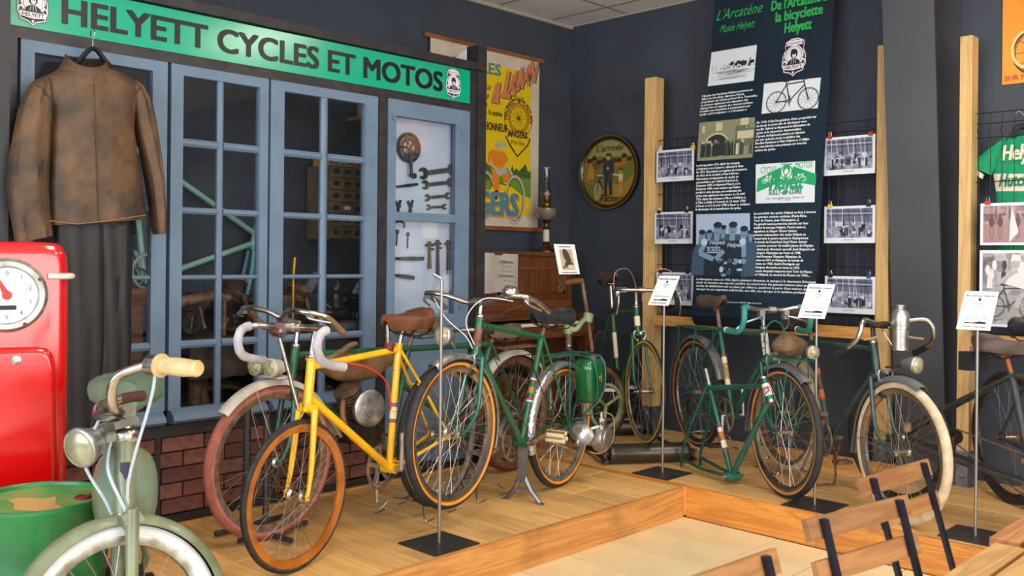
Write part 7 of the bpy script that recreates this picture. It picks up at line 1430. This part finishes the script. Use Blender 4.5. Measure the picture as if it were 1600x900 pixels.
def engine_block(px, s, lab):
    c = onb(px); r = thing('engine_block', c, label=lab, cat='engine')
    MB().lathe([(.09 * s, -.08 * s), (.1 * s, -.06 * s), (.1 * s, .06 * s), (.09 * s, .08 * s)], c + V((0, 0, .1 * s)), (1, .2, 0), 18).build('crankcase', M_dkm, r)
    MB().lathe([(.075 * s if i % 2 else .05 * s, .0 + i * .012 * s) for i in range(14)], c + V((0, 0, .17 * s)), (0, .5, 1), 14).build('cylinder', M_rust, r)
    MB().tube(smooth_path([c + V((0, .06 * s, .2 * s)), c + V((0, .11 * s, .22 * s)), c + V((0, .14 * s, .12 * s)), c + V((0, .16 * s, .03))]), .018 * s, 8).build('pipe', M_rust, r)
engine_block(352, .9, 'rusty engine block on the bench behind the middle window'); engine_block(290, .65, 'smaller dark engine block left on the workbench'); engine_block(455, .8, 'dark engine block on the bench behind the right window')
c = onb(385); mb = MB(); mb.tube([c + V((.12, -.02 + .035 * 0, .0)) + V((.03 * math.cos(t), .03 * math.sin(t), .02 + .0035 * t)) for t in [i * .5 for i in range(90)]], .005, 5); mb.xf(Matrix.Translation(V((0, 0, .004)))); mb.build('coil_spring', M_rust, label='rusty coil spring standing on the workbench', cat='spring')
c = onb(330, XF - .22); MB().tube([c + V((0, -.22, .17)), c + V((0, .0, .2)), c + V((0, .1, .19))], [.03, .026, .02], 10).tube([c + V((0, -.18, 0)), c + V((0, -.18, .17))], .012, 6).tube([c + V((0, .07, 0)), c + V((0, .07, .19))], .012, 6).build('steel_pipe', M_rust, label='rusty steel pipe lying above the workbench clutter', cat='pipe')
c = onb(408, XF - .5); MB().bb(c + V((-.06, -.1, 0)), c + V((.06, .1, .19))).build('rusty_tin', mat('rusty_tin', (88, 54, 40), .7, c2=(60, 40, 34), scale=16), label='square rusty tin on the workbench under the mint fork', cat='tin')
c = onb(462, XF - .2); gz0 = wp(457, 475, XF - .2).z; gz1 = wp(458, 402, XF - .2).z
GG = thing('grease_gun', (c.x, c.y - .02, bt_), label='tall brass pump on the workbench behind the right window', cat='pump'); MB().lathe([(.05, 0), (.05, .02), (.03, .03)], (c.x, c.y - .02, bt_), Z, 14).build('foot', M_dkm, GG); MB().tube([(c.x, c.y - .02, bt_ + .02), (c.x, c.y - .02, gz1 - .1)], .016, 10).tube([(c.x, c.y - .02, gz1 - .1), (c.x, c.y - .012, gz1)], [.02, .018], 10).build('barrel', mat('polished_brass', (140, 102, 44), .35, metal=.9), GG)
MB().bb((c.x - .05, c.y - .16, bt_), (c.x + .05, c.y - .06, wp(450, 460, c.x).z)).build('machine_casting', M_dkm, label='black machine casting beside the brass pump', cat='machine')
c = onb(500, XF - .2); OC = thing('oil_can', c, label='small oil can with long thin spout on the workbench', cat='oil can'); MB().lathe([(.045, 0), (.048, .06), (.03, .09), (.01, .105)], c, Z, 16).build('body', M_rust, OC); MB().tube(smooth_path([c + V((0, 0, .1)), c + V((0, .005, .2)), c + V((0, .03, .3))]), [.006] * 5 + [.004] * 4, 6).build('spout', M_dkm, OC)
c = onb(540, XF - .25); MB().bb((c.x - .1, c.y - .17, bt_), (c.x + .1, c.y + .14, bt_ + .035)).build('stack_of_sheets', mat('grey_sheets', (90, 92, 96), .7), label='flat stack of grey sheets on the bench behind the right window', cat='sheets')
# things under the bench
wy = wp(345, 590, XF - .3)
UW = thing('spare_wheel', (XF - .3, wy.y, HP), math.radians(80), label='spoked bicycle wheel leaning under the workbench', cat='wheel'); wheel(UW, 'rim', (0, .31), .31, .03, M_black, M_black, M_rust)
u = wp(390, 560, XF - .16); MB().tube([(XF - .16, u.y + .05, bt_ - .22), (XF - .16, u.y - .12, HP + .01)], .022, 8).build('iron_bar', M_dkm, label='thick iron bar leaning under the bench', cat='bar')
for i, (px, m_, n_, lb) in enumerate(((330, M_rust, 'tin_can', 'rusty tin can under the bench behind the middle window'), (312, mat('ochre_tin', (150, 116, 50), .5), 'tin_can', 'small ochre tin under the bench left of the rusty can'), (300, M_alu, 'tin_can', 'dull metal tin under the bench, leftmost of three'))):
    u = wp(px, 620, XF - .14); MB().lathe([(.04, 0), (.042, .005), (.042, .09), (.036, .1), (.03, .1)], (XF - .14, u.y, HP), Z, 16).build(n_, m_, label=lb, cat='tin', group='tins under the workbench')
# ================================================================== TABLE AND FOLDING CHAIRS IN THE FOREGROUND
M_sl = wood('slat_oak', (158, 112, 64), (132, 90, 50), 0, .55, 5); M_sl2 = wood('table_slat_wood', (184, 144, 84), (158, 118, 64), 1, .55, 5); M_chf = mat('navy_black_chair_frame', (26, 28, 44), .35, metal=.4)
def slat_chair(c, ang, lab, zoff=0, lean=.30, w=.40):
    """folding bistro chair: origin on floor under the back, x along the back, +y towards the seat front"""
    M = Matrix.Translation(c) @ Matrix.Rotation(ang, 4, 'Z')
    r = thing('folding_chair', c, ang, label=lab, cat='chair', group='slatted folding chairs')
    def bk_(z): return -(z - .45) * lean
    sl = .012
    for z in (.836, .748):
        mb = MB(); d = V((0, -lean, 1)).normalized(); nb = V((0, 1, lean)).normalized()
        mb.prism([(-w / 2, -.024), (w / 2, -.024), (w / 2, .024), (-w / 2, .024)], V((0, bk_(z) - .006, z)), (1, 0, 0), d, -nb * .016); mb.build('back_slat', M_sl, r, True)
    for k in range(6):
        y = .05 + k * .062; MB().bb((-w / 2, y, .44), (w / 2, y + .05, .455)).build('seat_slat', M_sl, r, True)
    for s in (-1, 1):
        x = s * (w / 2 - .05)
        MB().rings([[V((x + a, bk_(z) + b, z)) for a, b in ((-.009, -.004), (.009, -.004), (.009, .008), (-.009, .008))] for z in (.855, .45)] + [[V((x + a, .40 + b, .01)) for a, b in ((-.009, -.006), (.009, -.006), (.009, .006), (-.009, .006))]], smooth=False).build('back_leg', M_chf, r, True)
        MB().rings([[V((x - s * .025 + a, .33 + b, .44)) for a, b in ((-.009, -.006), (.009, -.006), (.009, .006), (-.009, .006))], [V((x - s * .025 + a, -.10 + b, .01)) for a, b in ((-.009, -.006), (.009, -.006), (.009, .006), (-.009, .006))]], smooth=False).build('front_leg', M_chf, r, True)
        MB().bb((x - .008, .02, .425), (x + .008, .40, .44)).build('seat_rail', M_chf, r, True)
    MB().tube([(-w / 2 + .05, .30, .14), (w / 2 - .05, .30, .14)], .006, 6).build('cross_bar', M_chf, r, True)
    return r

slat_chair(V((-.82, 2.12, 0)), math.radians(-99.6), 'wooden slat folding chair, middle of the row along the table')
slat_chair(V((-.925, 2.607, 0)), math.radians(-93.7), 'wooden slat folding chair, furthest of the row, before the cream-tyred wheel')
slat_chair(V((-.81, 1.50, 0)), math.radians(-93.8), 'wooden slat folding chair nearest the camera at the bottom edge')
def slat_table(x0, y0, y1, lab, m):
    r = thing('slatted_table', (x0 + .35, (y0 + y1) / 2, 0), label=lab, cat='table')
    me = mesh_of(MB().box((0, 0, 0), (.07, y1 - y0, .02)), 'table_slat', m)
    for k in range(9): inst('table_slat', me, (x0 + .035 + k * .081, (y0 + y1) / 2, .73), r)
    for yy in (y0 + .1, y1 - .1): MB().bb((x0 + .03, yy - .012, .70), (x0 + .68, yy + .012, .72)).build('cross_rail', M_chf, r)
    for s in (0, 1):
        for yy in (y0 + .1, y1 - .1): MB().tube([(x0 + (.06 if s else .64), yy, .70), (x0 + (.60 if s else .10), yy, .008)], .011, 6).build('leg', M_chf, r)
slat_table(-.76, 1.78, 2.5, 'light slatted wooden table at the lower right corner', M_sl2)
slat_table(-.785, 2.535, 3.25, 'browner slatted table behind the light one at the right edge', wood('table_slat_brown', (166, 112, 64), (138, 88, 48), 1, .5, 5))
